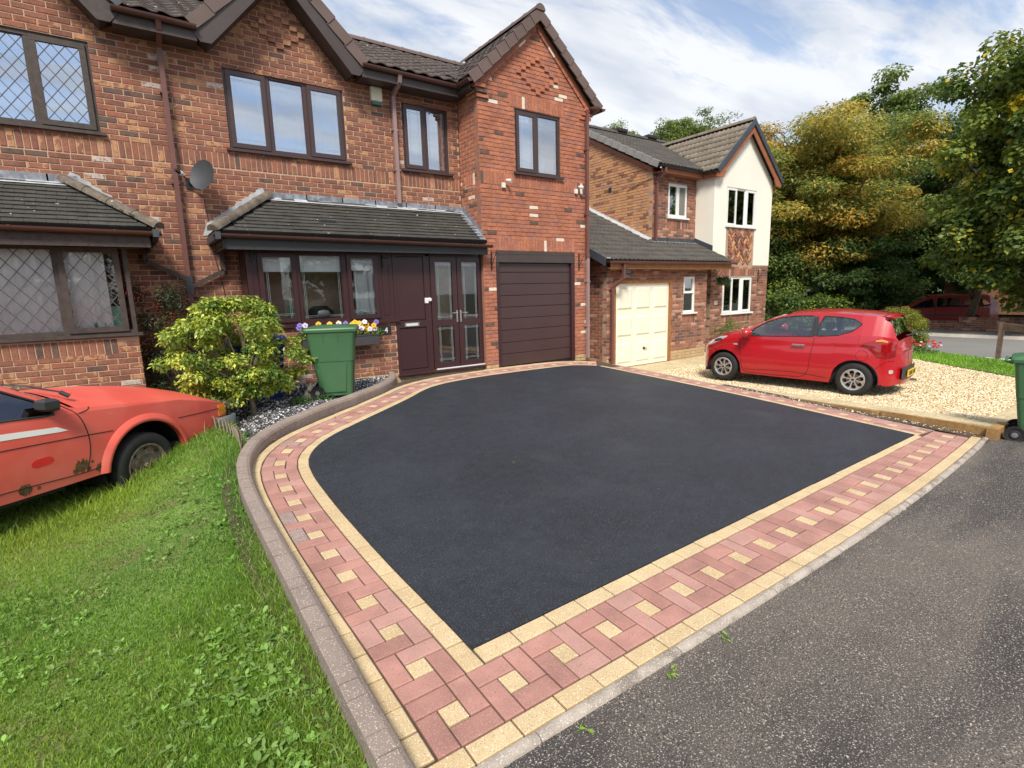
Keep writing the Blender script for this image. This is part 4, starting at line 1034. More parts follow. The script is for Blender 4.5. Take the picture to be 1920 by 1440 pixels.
for x in (13.7, 15.2):
    q = MB(); q.bbox(x, rY - .14, rZ + .06, x + .45, rY + .14, rZ + .19, 'roof_under', .03); q.build('ridge_vent', rdn)
gutter(hn, (NL - .08, mE - .05, 5.00), (13.75, mE - .05, 4.99), 'black_plastic', brackets=False)
q = MB(); q.box(NL, mE, 4.83, 13.75, mE + .02, 4.98, 'wood_rust'); q.box(NL, mE + .02, 4.84, 13.84, NU, 4.86, 'wood_rust'); q.box(NL, mE + .022, 4.865, 13.7, mE + .03, 4.90, 'lead_pale'); q.build('fascia', hn)
bx, bz = 15.42, 6.50
for sg in (-1, 1):
    dxx = 1.70; hyp = math.hypot(dxx, bz - 4.98)
    roof_plane(hn, (bx + sg * dxx, 9.22, 4.98), (0, 1, 0), (-sg * dxx, 0, bz - 4.98), lambda v: (0, .55 + 1.25 * v), hyp, 'roll', .30, .31, 'roof_nbr2', name='gable_roof', seed=15)
    for k, (w0, w1_, m_, yy, dd) in enumerate(((.0, .13, 'anthracite', 9.17, .045), (.13, .29, 'wood_rust', 9.22, .03))):
        q = MB(); nx, nz = sg * .666, .746
        def P(t, dn): return (bx + sg * dxx * (1 - t) - nx * dn + sg * .06 * (1 - t), 5.0 + (bz - 4.98 + .05) * t - nz * dn)
        a, b, c, e = P(0, w0), (bx, P(1, 0)[1] - w0 * 1.35), (bx, P(1, 0)[1] - w1_ * 1.35), P(0, w1_)
        q.prism([a, b, c, e], lambda u, v, d: (u, yy + d, v), 0, dd, m_)
        if k == 1:
            q.prism([P(0, .1), P(.14, .13), P(.14, .33), (bx + sg * 1.42, 4.80), (bx + sg * 1.70, 4.80)], lambda u, v, d: (u, yy - .006 + d, v), 0, .03, m_)
            q.box(bx + sg * 1.50, 9.24, 4.82, bx + sg * 1.70, 9.40, 4.84, m_)
        q.build('bargeboard' if k else 'verge_trim', hn)
gutter(hn, (bx - dxx - .04, 9.22, 4.96), (bx - dxx - .04, 9.66, 4.98), 'black_plastic', brackets=False)
q = MB(); q.box(bx - dxx + .01, 9.25, 4.80, bx - dxx + .03, 9.69, 4.95, 'wood_rust'); q.build('fascia', hn)
rdn2 = MB(); rdn2.box(bx - .02, 9.3, bz - .1, bx + .02, 12.4, bz - .02, 'roof_under'); rdn2 = rdn2.build('ridge', hn)
half_round(rdn2, 'ridge_tile', (bx, 9.2, bz + .02), (bx, 12.5, bz + .02), .10, 'roof_nbr2', .45)
# pipes, lamp, small things
downpipe(hn, [(12.02, 9.66, 4.98), (12.02, 9.66, 4.82), (12.02, NU - .06, 4.68), (12.02, NU - .06, 3.06)], 'pipe_brown', .066, [(12.02, NU - .06, 4.6)])
downpipe(hn, [(9.40, 8.68, 2.38), (9.40, 8.70, 2.0), (9.24, 8.90, 1.80), (9.24, NG - .06, -.16)], 'pipe_brown', .066, [(9.24, NG - .06, 1.75), (9.24, NG - .06, .1)])
fl_ = root('floodlight', (9.56, NG - .1, 2.10), 'small black floodlight under the eaves at the left of the cream garage door', 'floodlight')
q = MB(); q.hexa([(9.46, 8.72, 2.10), (9.68, 8.72, 2.06), (9.68, 8.84, 2.12), (9.46, 8.84, 2.16), (9.46, 8.72, 2.24), (9.68, 8.72, 2.20), (9.68, 8.84, 2.24), (9.46, 8.84, 2.28)], 'black_plastic'); q.build('housing', fl_)
q = MB(); q.box(9.48, 8.712, 2.12, 9.66, 8.718, 2.19, 'glass_dark'); q.build('lens', fl_)
q = MB(); q.tube([(9.57, 8.84, 2.18), (9.57, NG - .005, 2.2)], .012, 'black_plastic', 6); q.build('arm', fl_)
cb_ = MB(); cb_.tube([(NL - .02, 10.0, 4.72), (NL - .02, 10.3, 4.68), (NL - .02, 10.9, 4.55)], .009, 'black_iron', 5); tag(cb_.build('cable', loc=(NL, 10, 4.7)), 'black cable clipped to the orange side wall of the neighbouring house', 'cable')
vn = MB(); vn.box(NL - .012, 11.55, 4.60, NL - .002, 11.66, 4.74, 'black_plastic'); vn.build('wall_vent', hn)
hbk = root('hanging_basket', (13.95, 9.05, 2.02), 'hanging flower basket beside the white ground-floor window of the neighbouring house', 'hanging basket')
q = MB(); q.lathe([(.001, 1.78), (.08, 1.79), (.15, 1.86), (.18, 1.96)], 'black_iron', 16, c=(13.95, 9.05, 0)); q.build('basket', hbk, smooth=True)
q = MB()
for t in range(3): a = t * 2.1; q.tube([(13.95 + .17 * math.cos(a), 9.05 + .17 * math.sin(a), 1.96), (13.95, 9.05, 2.25)], .004, 'black_iron', 4)
q.tube([(13.95, 9.05, 2.25), (13.95, 9.1, 2.28), (13.95, NC - .005, 2.28)], .009, 'black_iron', 5); q.tube([(13.95, 9.15, 2.27), (13.95, NC - .01, 2.0)], .007, 'black_iron', 5); q.build('chain', hbk)
for x in (16.35,):
    br = root('hanging_bracket', (x, NC, 2.1), 'black bracket right of the neighbouring house ground-floor window', 'bracket')
    q = MB(); q.box(x - .012, NC - .02, 1.86, x + .012, NC - .003, 2.26, 'black_iron'); q.build('back_plate', br)
    q = MB(); q.tube([(x, NC - .01, 2.22), (x, NC - .26, 2.22)], .009, 'black_iron', 5); q.tube([(x, NC - .01, 1.92), (x, NC - .2, 2.2)], .007, 'black_iron', 5); q.build('arm', br)
npn = root('house_number_sign', (14.12, NC, 1.28), 'small cream number tile left of the neighbouring house window', 'sign')
q = MB(); q.bbox(14.05, NC - .02, 1.22, 14.20, NC - .002, 1.34, 'curtain_cream', .004); q.build('plate', npn)
text_obj('3', .09, Matrix.Translation(Vector((14.125, NC - .022, 1.28)) - ORG[npn.name]) @ Matrix.Rotation(R(90), 4, 'X'), npn, 'black_plastic', 'number')
# ================================================================== GROUND LEVELS
def dz(x, y): return -.018 * (x - 1.3) + .045 * (y - 1.8)          # our driveway falls to the road and to the right
def sst(t): t = min(1, max(0, t)); return t * t * (3 - 2 * t)
def gz(x, y):                                                        # neighbour's gravel
    e = -.045 if y < 5 else -.045 - .035 * (y - 5)
    e = max(e, -.17)
    far = -.18
    return e + (far - e) * sst((x - 8.45) / 1.5)
def lz(x, y):                                                        # lawn
    e = dz(.48, y) - .03; b = -.06 - .004 * max(0, y - 2) - .05 * sst((y - 4.6) / 1.2)
    return b + (e - b) * (1 - sst((.48 - x) / 1.1))
def rz_(x, y): return -.018 * (min(x, 9.5) - 1.3) - .035 - .004 * max(0, 1.4 - y)   # near road
def sheet(name, m, fn, x0, x1, y0, y1, nx, ny, label=None, clip=None, kind='structure', parent=None):
    mb = MB(); xs = np.linspace(x0, x1, nx); ys = np.linspace(y0, y1, ny); idx = {}
    vs = [(x, y, fn(x, y)) for y in ys for x in xs]; fs = []
    for j in range(ny - 1):
        for i in range(nx - 1):
            cx, cy = (xs[i] + xs[i + 1]) / 2, (ys[j] + ys[j + 1]) / 2
            if clip and not clip(cx, cy): continue
            fs.append((j * nx + i, j * nx + i + 1, (j + 1) * nx + i + 1, (j + 1) * nx + i))
    mb.add(vs, fs, m)
    return mb.build(name, parent, kind=kind, label=label, smooth=True)
g = MB(); g.add([(-600, -600, -.45), (900, -600, -.45), (900, 900, -.45), (-600, 900, -.45)], [(0, 1, 2, 3)], 'ground_far'); g.build('ground', kind='structure')

# ------------------------------------------------------------------ paths of the edging
def catmull(P, n=10):
    P = [np.array(p, float) for p in P]; out = []
    Q = [2 * P[0] - P[1]] + P + [2 * P[-1] - P[-2]]
    for i in range(1, len(Q) - 2):
        for t in np.linspace(0, 1, n, endpoint=False):
            a, b, c, d = Q[i - 1], Q[i], Q[i + 1], Q[i + 2]
            out.append(.5 * ((2 * b) + (-a + c) * t + (2 * a - 5 * b + 4 * c - d) * t * t + (-a + 3 * b - 3 * c + d) * t ** 3))
    out.append(P[-1]); return np.array(out)
class Path:
    def __init__(s, pts):
        s.p = np.array(pts, float); d = np.diff(s.p, axis=0); L_ = np.hypot(d[:, 0], d[:, 1]); s.s = np.concatenate([[0], np.cumsum(L_)]); s.L = s.s[-1]
        t = np.gradient(s.p, axis=0)
        for _ in range(6): t[1:-1] = (t[:-2] + 2 * t[1:-1] + t[2:]) / 4
        t /= np.hypot(t[:, 0], t[:, 1])[:, None]; s.n = np.stack([-t[:, 1], t[:, 0]], 1)     # left normal
    def at(s, q, t):
        x = np.interp(q, s.s, s.p[:, 0]); y = np.interp(q, s.s, s.p[:, 1]); nx = np.interp(q, s.s, s.n[:, 0]); ny = np.interp(q, s.s, s.n[:, 1])
        return (x + nx * t, y + ny * t)
TL = catmull([(1.16, 1.94), (1.15, 2.4), (1.13, 3.0), (1.12, 3.7), (1.13, 4.4), (1.16, 4.95), (1.23, 5.34), (1.40, 5.70), (1.68, 6.04), (2.10, 6.40), (2.72, 6.90), (3.25, 7.34), (3.62, 7.68), (3.98, 7.93), (4.50, 8.12), (5.35, 8.27), (6.40, 8.34), (7.25, 8.36), (7.62, 8.25), (7.88, 8.02)], 12)
TR = catmull([(7.89, 8.03), (7.88, 6.84), (7.86, 5.6), (7.81, 4.57), (7.73, 3.6), (7.66, 2.9), (7.60, 2.22)], 12)
TF = [(1.16, 1.94 + .12), (7.60, 2.24)]
pl_, pr_ = Path(TL), Path(TR)
pf_ = Path(np.stack([np.linspace(.72, 8.16, 60), np.linspace(1.94, 2.19, 60)], 1))     # inner edge of the front red band
drive = MB()
poly = [tuple(pl_.at(q, .75)) for q in np.linspace(0, pl_.L, 60)] + [tuple(pr_.at(q, .47)) for q in np.linspace(.3, pr_.L, 12)] + [(8.20, 1.66), (.62, 1.50)]
drive.add([(x, y, dz(x, y) - .012) for x, y in poly], [tuple(range(len(poly)))[::-1]], 'jointing')
# vertical edge facing the neighbour
for a, b in zip(np.linspace(0, pr_.L, 13)[:-1], np.linspace(0, pr_.L, 13)[1:]):
    p = pr_.at(a, .47); q_ = pr_.at(b, .47)
    drive.add([(p[0], p[1], -.4), (q_[0], q_[1], -.4), (q_[0], q_[1], dz(*q_) - .004), (p[0], p[1], dz(*p) - .004)], [(0, 1, 2, 3)], 'concrete_pale')
dr_ = drive.build('driveway', kind='structure')
tar = MB()
tp = [tuple(p) for p in TL[:-1]] + [tuple(p) for p in TR] 
tp = [(1.165, 2.06)] + [p for p in tp if p[1] > 2.07]+ [(7.60, 2.24)]
tar.add([(x, y, dz(x, y) + .003) for x, y in tp], [tuple(range(len(tp)))[::-1]], 'tarmac')
tar.build('tarmac', dr_)
PIECES = {'red_block': [], 'edging_block': [], 'centre_block': []}
def piece(kind, m, pts, h=0.0, gap=.0035):
    PIECES[kind].append((m, pts, h))
def piece_geo(mb, m, pts, h, hz=dz, th=.03, e=.005, gap=.004):
    P = [Vector((x, y, 0)) for x, y in pts]; c = sum(P, Vector()) / len(P)
    area = sum(P[i].x * P[(i + 1) % len(P)].y - P[(i + 1) % len(P)].x * P[i].y for i in range(len(P)))
    if area < 0: P = P[::-1]
    n = len(P); vs = []
    def inset(d):
        o = []
        for i in range(n):
            a, b, q = P[i - 1], P[i], P[(i + 1) % n]
            d1 = (b - a).normalized(); d2 = (q - b).normalized(); n1 = Vector((-d1.y, d1.x, 0)); n2 = Vector((-d2.y, d2.x, 0))
            k = (n1 + n2); k = k / max(.3, k.dot(n1)); o.append(b + k * d)
        return o
    for (d, z) in ((gap, -th), (gap, -e * .7), (gap + e, 0)):
        for q in inset(d): vs.append((q.x, q.y, hz(q.x, q.y) + h + z))
    fs = [tuple(range(2 * n, 3 * n))]
    for r_ in range(2):
        for i in range(n): j = (i + 1) % n; fs.append((r_ * n + i, r_ * n + j, (r_ + 1) * n + j, (r_ + 1) * n + i))
    mb.add(vs, fs, m)
rb = random.Random(17)
def band(path, t0, t1, s0, s1, mod, flip=False):
    """pinwheel modules: four red blocks round a small yellow one; t runs across the band"""
    n = max(1, round((s1 - s0) / mod)); ms = (s1 - s0) / n; W = t1 - t0
    for i in range(n):
        a = s0 + i * ms
        f = lambda u, v: path.at(a + (u / 3) * ms, t0 + (v / 3 if not flip else 1 - v / 3) * W)
        for (x0, y0, x1, y1, k) in ((0, 0, 2, 1, 'r'), (2, 0, 3, 2, 'r'), (1, 2, 3, 3, 'r'), (0, 1, 1, 3, 'r'), (1, 1, 2, 2, 'y')):
            pts = [f(x0, y0), f(x1, y0), f(x1, y1), f(x0, y1)]
            if k == 'y': piece('centre_block', rb.choice(('block_yellow', 'block_yellow2')), pts, rb.uniform(-.002, .001))
            else: piece('red_block', 'block_grey' if (path is pl_ and rb.random() < .03) else rb.choice(('block_red', 'block_red', 'block_red2', 'block_red3')), pts, rb.uniform(-.002, .0015))
def edge(path, t0, t1, s0, s1, ln):
    n = max(1, round((s1 - s0) / ln)); m = (s1 - s0) / n
    for i in range(n):
        a = s0 + i * m; k = .001
        piece('edging_block', rb.choice(('block_yellow', 'block_yellow', 'block_yellow2')), [path.at(a, t0), path.at(a + m - k, t0), path.at(a + m - k, t1), path.at(a, t1)], rb.uniform(-.001, .003))
edge(pl_, 0, .105, 0, pl_.L, .20)
band(pl_, .107, .427, -.0, pl_.L, .322)
edge(pl_, .43, .525, 0, pl_.L - 2.4, .20)
edge(pl_, .43, .57, pl_.L - 2.4, pl_.L, .20)
edge(pr_, 0, .10, .05, pr_.L - .0, .20)
band(pr_, .102, .422, .30, pr_.L + .08, .32)
# front: iy, red, oy
def FP(x, k): # k 0..1 across from inner to outer
    yi = 1.94 + .034 * (x - 1.05); yo = 1.61 + .0085 * max(0, x - 3) ** 2; return (x, yi + (yo - yi) * k)
class FPath:
    def at(s, q, t): return FP(.735 + q, t)
fp = FPath()
n = 23; W = (8.02 - .735) / n
band(fp, 0, 1, 0, 8.02 - .735, W)
x = 1.165
while x < 7.58:
    x2 = min(x + .232, 7.60)
    a = lambda t, k: (t, FP(t, 0)[1] + .003 + k * ((2.065 + .0275 * (t - 1.17)) - FP(t, 0)[1] - .003))
    piece('edging_block', 'block_yellow', [a(x, 0), a(x2 - .001, 0), a(x2 - .001, 1), a(x, 1)], rb.uniform(-.001, .003)); x = x2
x = .62
while x < 8.08:
    x2 = min(x + .228, 8.14); b = lambda t, k: (t, FP(t, 1)[1] - .003 - k * .10)
    piece('edging_block', rb.choice(('block_yellow', 'block_yellow2')), [b(x, 1), b(x2 - .001, 1), b(x2 - .001, 0), b(x, 0)], rb.uniform(-.001, .003)); x = x2
y = 1.62
while y < 1.90:   # outer left course down to the corner
    piece('edging_block', 'block_yellow', [(.625, y), (.73, y), (.73, y + .155), (.625, y + .155)]); y += .158
for kind, lst_ in PIECES.items():
    lst_.sort(key=lambda p: (p[1][0][0] ** 2 + p[1][0][1] ** 2)); rest = MB()
    for i, (m, pts, h) in enumerate(lst_):
        if i < 300:
            mb = MB(); piece_geo(mb, m, pts, h); mb.build(kind, dr_)
        else: piece_geo(rest, m, pts, h)
    if rest.f: rest.build(kind + 's', dr_, kind='stuff')

# ------------------------------------------------------------------ raised kerb of charcoal blocks
KP = catmull([(.62, 1.42), (.62, 2.0), (.62, 3.0), (.62, 4.2), (.65, 4.9), (.74, 5.45), (.94, 5.98), (1.30, 6.47), (1.85, 6.98), (2.5, 7.48), (3.02, 7.92), (3.38, 8.30), (3.58, 8.62), (3.70, 8.95)], 12)
kp = Path(KP)
kb = MB(); KH = .125
rows = []
for q_ in np.linspace(0, kp.L, 90):
    a = kp.at(q_, .008); b = kp.at(q_, .108); h = dz(*a) + KH - .05
    rows.append([(a[0], a[1], h - KH - .1), (a[0], a[1], h), (b[0], b[1], h), (b[0], b[1], h - KH - .35)])
kb.grid(rows, 'mortar_nbr'); kro = kb.build('kerb', kind='structure')
n = int(kp.L / .104); st = kp.L / n
for i in range(n):
    a, b = i * st + .002, (i + 1) * st - .002; dh = rb.uniform(-.003, .003); mb = MB()
    prof = [(0.0, -KH - .02), (0.0, -.045), (.012, -.018), (.035, -.002), (.06, .0), (.112, .0), (.118, -.006), (.118, -KH - .14)]
    r0 = []; r1 = []
    for t, z in prof:
        p0 = kp.at(a, t); p1 = kp.at(b, t)
        r0.append((p0[0], p0[1], dz(*kp.at(a, 0)) + KH + z + dh)); r1.append((p1[0], p1[1], dz(*kp.at(b, 0)) + KH + z + dh))
    mb.grid([r1, r0], 'kerb_stone'); k = len(prof)
    mb.add(r0, [tuple(range(k))], 'kerb_stone'); mb.add(r1, [tuple(range(k - 1, -1, -1))], 'kerb_stone')
    mb.build('kerb_block', kro)
# ------------------------------------------------------------------ concrete road edging (long worn pieces)
ek = MB(); ek.box(.6, 1.43, -.5, .61, 1.44, -.3, 'concrete'); ekr = ek.build('road_kerb', kind='structure')
segs = [(.50, 1.12), (1.125, 2.02), (2.025, 2.93), (2.935, 3.85), (3.855, 4.72), (4.735, 5.12), (5.15, 5.86), (5.865, 6.75), (6.755, 7.5), (7.505, 8.22)]
for i, (a, b) in enumerate(segs):
    mb = MB(); rows = []; nn = 14
    for t in np.linspace(0, 1, nn):
        x = a + (b - a) * t; yo = FP(x, 1)[1] - .106; z = dz(x, yo) + .004
        j = rb.uniform(-.0012, .0012); e = .014 if t in (0, 1) else 0
        if i == 5: j += rb.uniform(-.012, .008)
        rows.append([(x, yo - .004, z - .06), (x, yo - .004, z - .003 - e * .4), (x, yo - .018, z - e * .3), (x, yo - .036 + j, z - .005 - e * .3), (x, yo - .050 + j, z - .018), (x, yo - .054 + j + e * .4, z - .09)])
    mb.grid(rows[::-1], 'concrete'); mb.add(rows[0], [(0, 1, 2, 3, 4, 5)], 'concrete'); mb.add(rows[-1], [(5, 4, 3, 2, 1, 0)], 'concrete')
    mb.build('kerb_stone', ekr, smooth=True, auto=50)
# near road
nr = MB(); rows = []
for x in np.concatenate([np.linspace(-12, .4, 20), np.linspace(.5, 8.22, 60), np.linspace(8.23, 16.2, 22)]):
    ye = FP(max(0.6, x), 1)[1] - .105 if x < 8.225 else (1.72 if x < 13.6 else 1.72 - (x - 13.6) * .1)
    rows.append([(x, y, rz_(x, y)) for y in ye + (-14 - ye) * np.linspace(0, 1, 40) ** 2])
nr.grid(rows, 'old_road', flip=True); nr.build('road', kind='structure', smooth=True)
# ------------------------------------------------------------------ lawn
def in_lawn(x, y):
    if y > 8.9: return False
    if y < 5.2: return x < .50
    return x < .50 + max(0, (y - 5.4)) * .1
sheet('lawn', 'turf', lz, -7.0, .84, 1.0, 9.3, 160, 140, clip=lambda x, y: x < np.interp(y, [4.7, 5.45, 5.98, 6.4], [.545, .66, .76, .82]))
# ------------------------------------------------------------------ planting bed with slate and white chippings
bedp = [tuple(kp.at(q_, .12)) for q_ in np.linspace(4.15, kp.L, 40)]
bed = MB(); pts = bedp + [(3.7, 9.05), (.35, 9.7), (-.1, 9.7), (-.1, 8.4), (.35, 6.4)]
def bz_(x, y): return dz(max(x, .7), y) + .045 - .24 * sst((1.45 - x) / .9)
bpoly = list(pts)
def inb(x, y):
    c = False; j = len(bpoly) - 1
    for i in range(len(bpoly)):
        if (bpoly[i][1] > y) != (bpoly[j][1] > y) and x < (bpoly[j][0] - bpoly[i][0]) * (y - bpoly[i][1]) / (bpoly[j][1] - bpoly[i][1]) + bpoly[i][0]: c = not c
        j = i
    return c
def kin(x, y): return inb(x, y) or inb(x + .03, y) or inb(x, y + .05)
sheet('planting_bed', 'soil', bz_, -.1, 3.72, 5.6, 9.7, 120, 120, clip=kin)

# ------------------------------------------------------------------ neighbour's frontage
def in_gravel(x, y):
    if x < 9.25 + (-.1 if y > 5 else .0): return False
    return True
sheet('gravel_drive', 'gravel_bed', lambda x, y: gz(x, y) - .004, 8.46, 18.2, 1.4, 10.8, 60, 60,
      clip=lambda x, y: (x < 13.6 + (y - 2.2) * .83 + .1) and y > 1.65)
# buff block border alongside our drive and the road, and path to the garage
bs_ = MB(); bs_.box(9.0, 3, -.3, 9.01, 3.01, -.29, 'buff_slab'); bsr = bs_.build('paved_border', kind='structure')
def blk(mb, x0, y0, x1, y1, m, hz, h): piece_geo(mb, m, [(x0, y0), (x1, y0), (x1, y1), (x0, y1)], h, hz=hz, th=.05)
pool = []
y = 1.72
while y < 8.0:
    for k in range(2): pool.append((8.46 + k * .232 + .0, y, 8.46 + (k + 1) * .232, y + .155))
    y += .157
x = 8.95
while x < 13.4:
    for k in range(2): pool.append((x, 1.72 + k * .135, x + .20, 1.72 + (k + 1) * .135))
    x += .202
y = 8.02; 
while y < 8.9:
    x = 8.9
    while x < 14.0: pool.append((x, y, x + .45, y + .225)); x += .452
    y += .227
for i, (a, b, c, d) in enumerate(sorted(pool, key=lambda p: p[0] ** 2 + p[1] ** 2)):
    if i == 0 or i < 298:
        mb = MB(); blk(mb, a, b, c, d, 'buff_slab', gz, .012 + rb.uniform(-.002, .002)); mb.build('paving_block', bsr)
        rest = None
    else:
        if rest is None: rest = MB()
        blk(rest, a, b, c, d, 'buff_slab', gz, .012 + rb.uniform(-.002, .002))
if rest: rest.build('paving_blocks', bsr, kind='stuff')
# timber edging boards standing above our paving
tb = root('timber_edging', (8.42, 3.0, -.05), 'brown timber board edging the neighbouring gravel beside the driveway corner', 'edging')
for a, b in ((1.74, 2.9), (2.91, 4.1), (4.11, 5.2)):
    mb = MB(); X = lambda y: pr_.at(max(.02, (8.03 - y) * pr_.L / 5.81), .0)[0] + .62
    xa, xb = X(a), X(b); xa = max(xa, 8.33); xb = max(xb, 8.40)
    mb.hexa([(xa, a, -.3), (xa + .05, a, -.3), (xb + .05, b, -.3), (xb, b, -.3), (xa, a, -.03), (xa + .05, a, -.03), (xb + .05, b, -.03), (xb, b, -.03)], 'timber'); mb.build('board', tb)
mb = MB(); mb.bbox(8.28, 1.62, -.3, 8.74, 1.73, -.02, 'timber', .004); mb.build('board', tb)
ds = MB()    # soil strip with debris between paving and board
ds.add([(8.14, 1.72, dz(8.14, 1.72) - .012), (8.45, 1.72, dz(8.4, 1.72) - .012), (8.50, 5.4, dz(8.5, 5.4) - .012), (8.28, 5.4, dz(8.28, 5.4) - .012)], [(0, 1, 2, 3)], 'soil'); ds.build('soil_strip', kind='structure')
# ------------------------------------------------------------------ main road beyond
rdm = MB(); rdm.add([(16.3, -30, -.23), (23.4, -30, -.23), (23.6, 3, -.23), (23.4, 60, -.23), (20.4, 60, -.23), (18.2, 5.6, -.23), (16.7, 3.0, -.23), (14.9, 1.0, -.23), (13.2, -1.0, -.26), (12.5, -6, -.28)], [tuple(range(10))], 'main_road'); rdm.build('main_road', kind='structure')
fp_ = MB(); fp_.box(23.45, -30, -.4, 25.4, 60, -.13, 'footpath'); fp_.build('footpath', kind='structure')
fk = MB(); fk.box(23.4, -30, -.4, 23.452, 60, -.125, 'concrete_pale'); fk.build('far_kerb', kind='structure')
vr = MB(); vr.add([(13.7, 2.1, -.17), (14.8, 1.6, -.18), (16.55, 3.0, -.18), (18.0, 5.6, -.18), (20.3, 60, -.18), (17, 60, -.18), (17.0, 9, -.17), (16.3, 5.5, -.172), (14.7, 3.4, -.17)], [tuple(range(9))], 'turf'); vr.build('grass_verge', kind='structure')
rm = MB()
for a, b in (((17.80, 4.62), (17.55, 4.02)), ((17.68, 3.90), (17.45, 3.30)), ((18.25, 6.2), (18.0, 5.4)), ((17.3, 2.9), (17.0, 2.3))):
    d = Vector((b[0] - a[0], b[1] - a[1], 0)).normalized(); n_ = Vector((-d.y, d.x, 0)) * .07
    rm.add([(a[0] - n_.x, a[1] - n_.y, -.225), (b[0] - n_.x, b[1] - n_.y, -.225), (b[0] + n_.x, b[1] + n_.y, -.225), (a[0] + n_.x, a[1] + n_.y, -.225)], [(0, 1, 2, 3)], 'road_white')
rm.build('road_marking', kind='structure')
# brick wall across the road: real courses, two heights
bw = root('garden_wall', (25.4, 6.0, -.13), 'low red brick garden wall across the main road, stepped up at its right half', 'wall')
mb = MB(); PW = plane_left(25.40)
mb.box(25.41, 6.5, -.3, 25.62, 14, .12, 'mortar_nbr'); mb.box(25.41, -12, -.3, 25.62, 6.5, .27, 'mortar_nbr'); mb.build('wall_core', bw)
bricks(bw, PW, 6.5, 14, -.13, .10, [], PAL_NF, seed=61); bricks(bw, PW, -3, 6.5, -.13, .26, [], PAL_NF, seed=62)
lay_bricks(bw)
cp = MB()
y = -3.0
while y < 14:
    z = .27 if y < 6.5 else .12
    cp.bbox(25.38, y + .004, z, 25.64, y + .070, z + .09, pick(PAL_NF, rb), .004); y += .075
cp.build('coping_bricks', bw, kind='stuff')
# raised ground behind the wall
mb = MB(); mb.add([(25.62, -12, -.40), (60, -12, -.42), (60, 60, -.42), (25.62, 60, -.40)], [(0, 1, 2, 3)], 'ground_far'); mb.build('far_garden_ground', kind='structure')
# ================================================================== VEHICLES (local frame: x forward, y left, z up, wheels on z=0)
mat('paint_red', (0.44, 0.005, 0.013), 0.32, 0.03, 2, coat=1.0, spec=.5)
mat('paint_faded', (0.66, 0.095, 0.066), 0.55, 0.10, 1.6, dirt=((0.68, .14, .105), 2.2, .42, .66), coat=.12)
mat('paint_maroon', (0.22, 0.022, 0.02), 0.3, 0.05, 2, coat=.8)
mat('tyre', (0.016, 0.016, 0.016), 0.8, 0.25, 9)
mat('alloy', (0.62, 0.62, 0.63), 0.28, 0.04, 4, metal=.85)
mat('steel_rust', (0.17, 0.135, 0.115), 0.7, 0.4, 20, col2=(0.17, .08, .04), bl=(.5, .65), bs=30)
mat('arch_dark', (0.008, 0.008, 0.009), 0.9, 0.2, 3)
mat('trim_grey', (0.030, 0.031, 0.034), 0.5, 0.1, 4)
mat('bumper_grey', (0.15, 0.16, 0.165), 0.6, 0.2, 5)
mat('seat_dark', (0.03, 0.03, 0.033), 0.8, 0.2, 5)
mat('lamp_clear', (0.75, 0.76, 0.76), 0.08, 0.1, 20, metal=.5, coat=1)
mat('lamp_red', (0.26, 0.003, 0.006), 0.12, 0.1, 20, coat=1)
mat('lamp_amber', (0.80, 0.27, 0.02), 0.2, 0.1, 40, coat=1)
mat('plate_yellow', (0.80, 0.52, 0.03), 0.4, 0.02, 3)
mat('stripe_white', (0.78, 0.78, 0.76), 0.5, 0.03, 5)
mat('rust', (0.10, 0.055, 0.02), 0.9, 0.5, 30)
mat('red_sticker', (0.62, 0.02, 0.015), 0.5, 0.1, 6)
def lerp_tab(tab, x):
    return float(np.interp(x, [t[0] for t in tab], [t[1] for t in tab]))
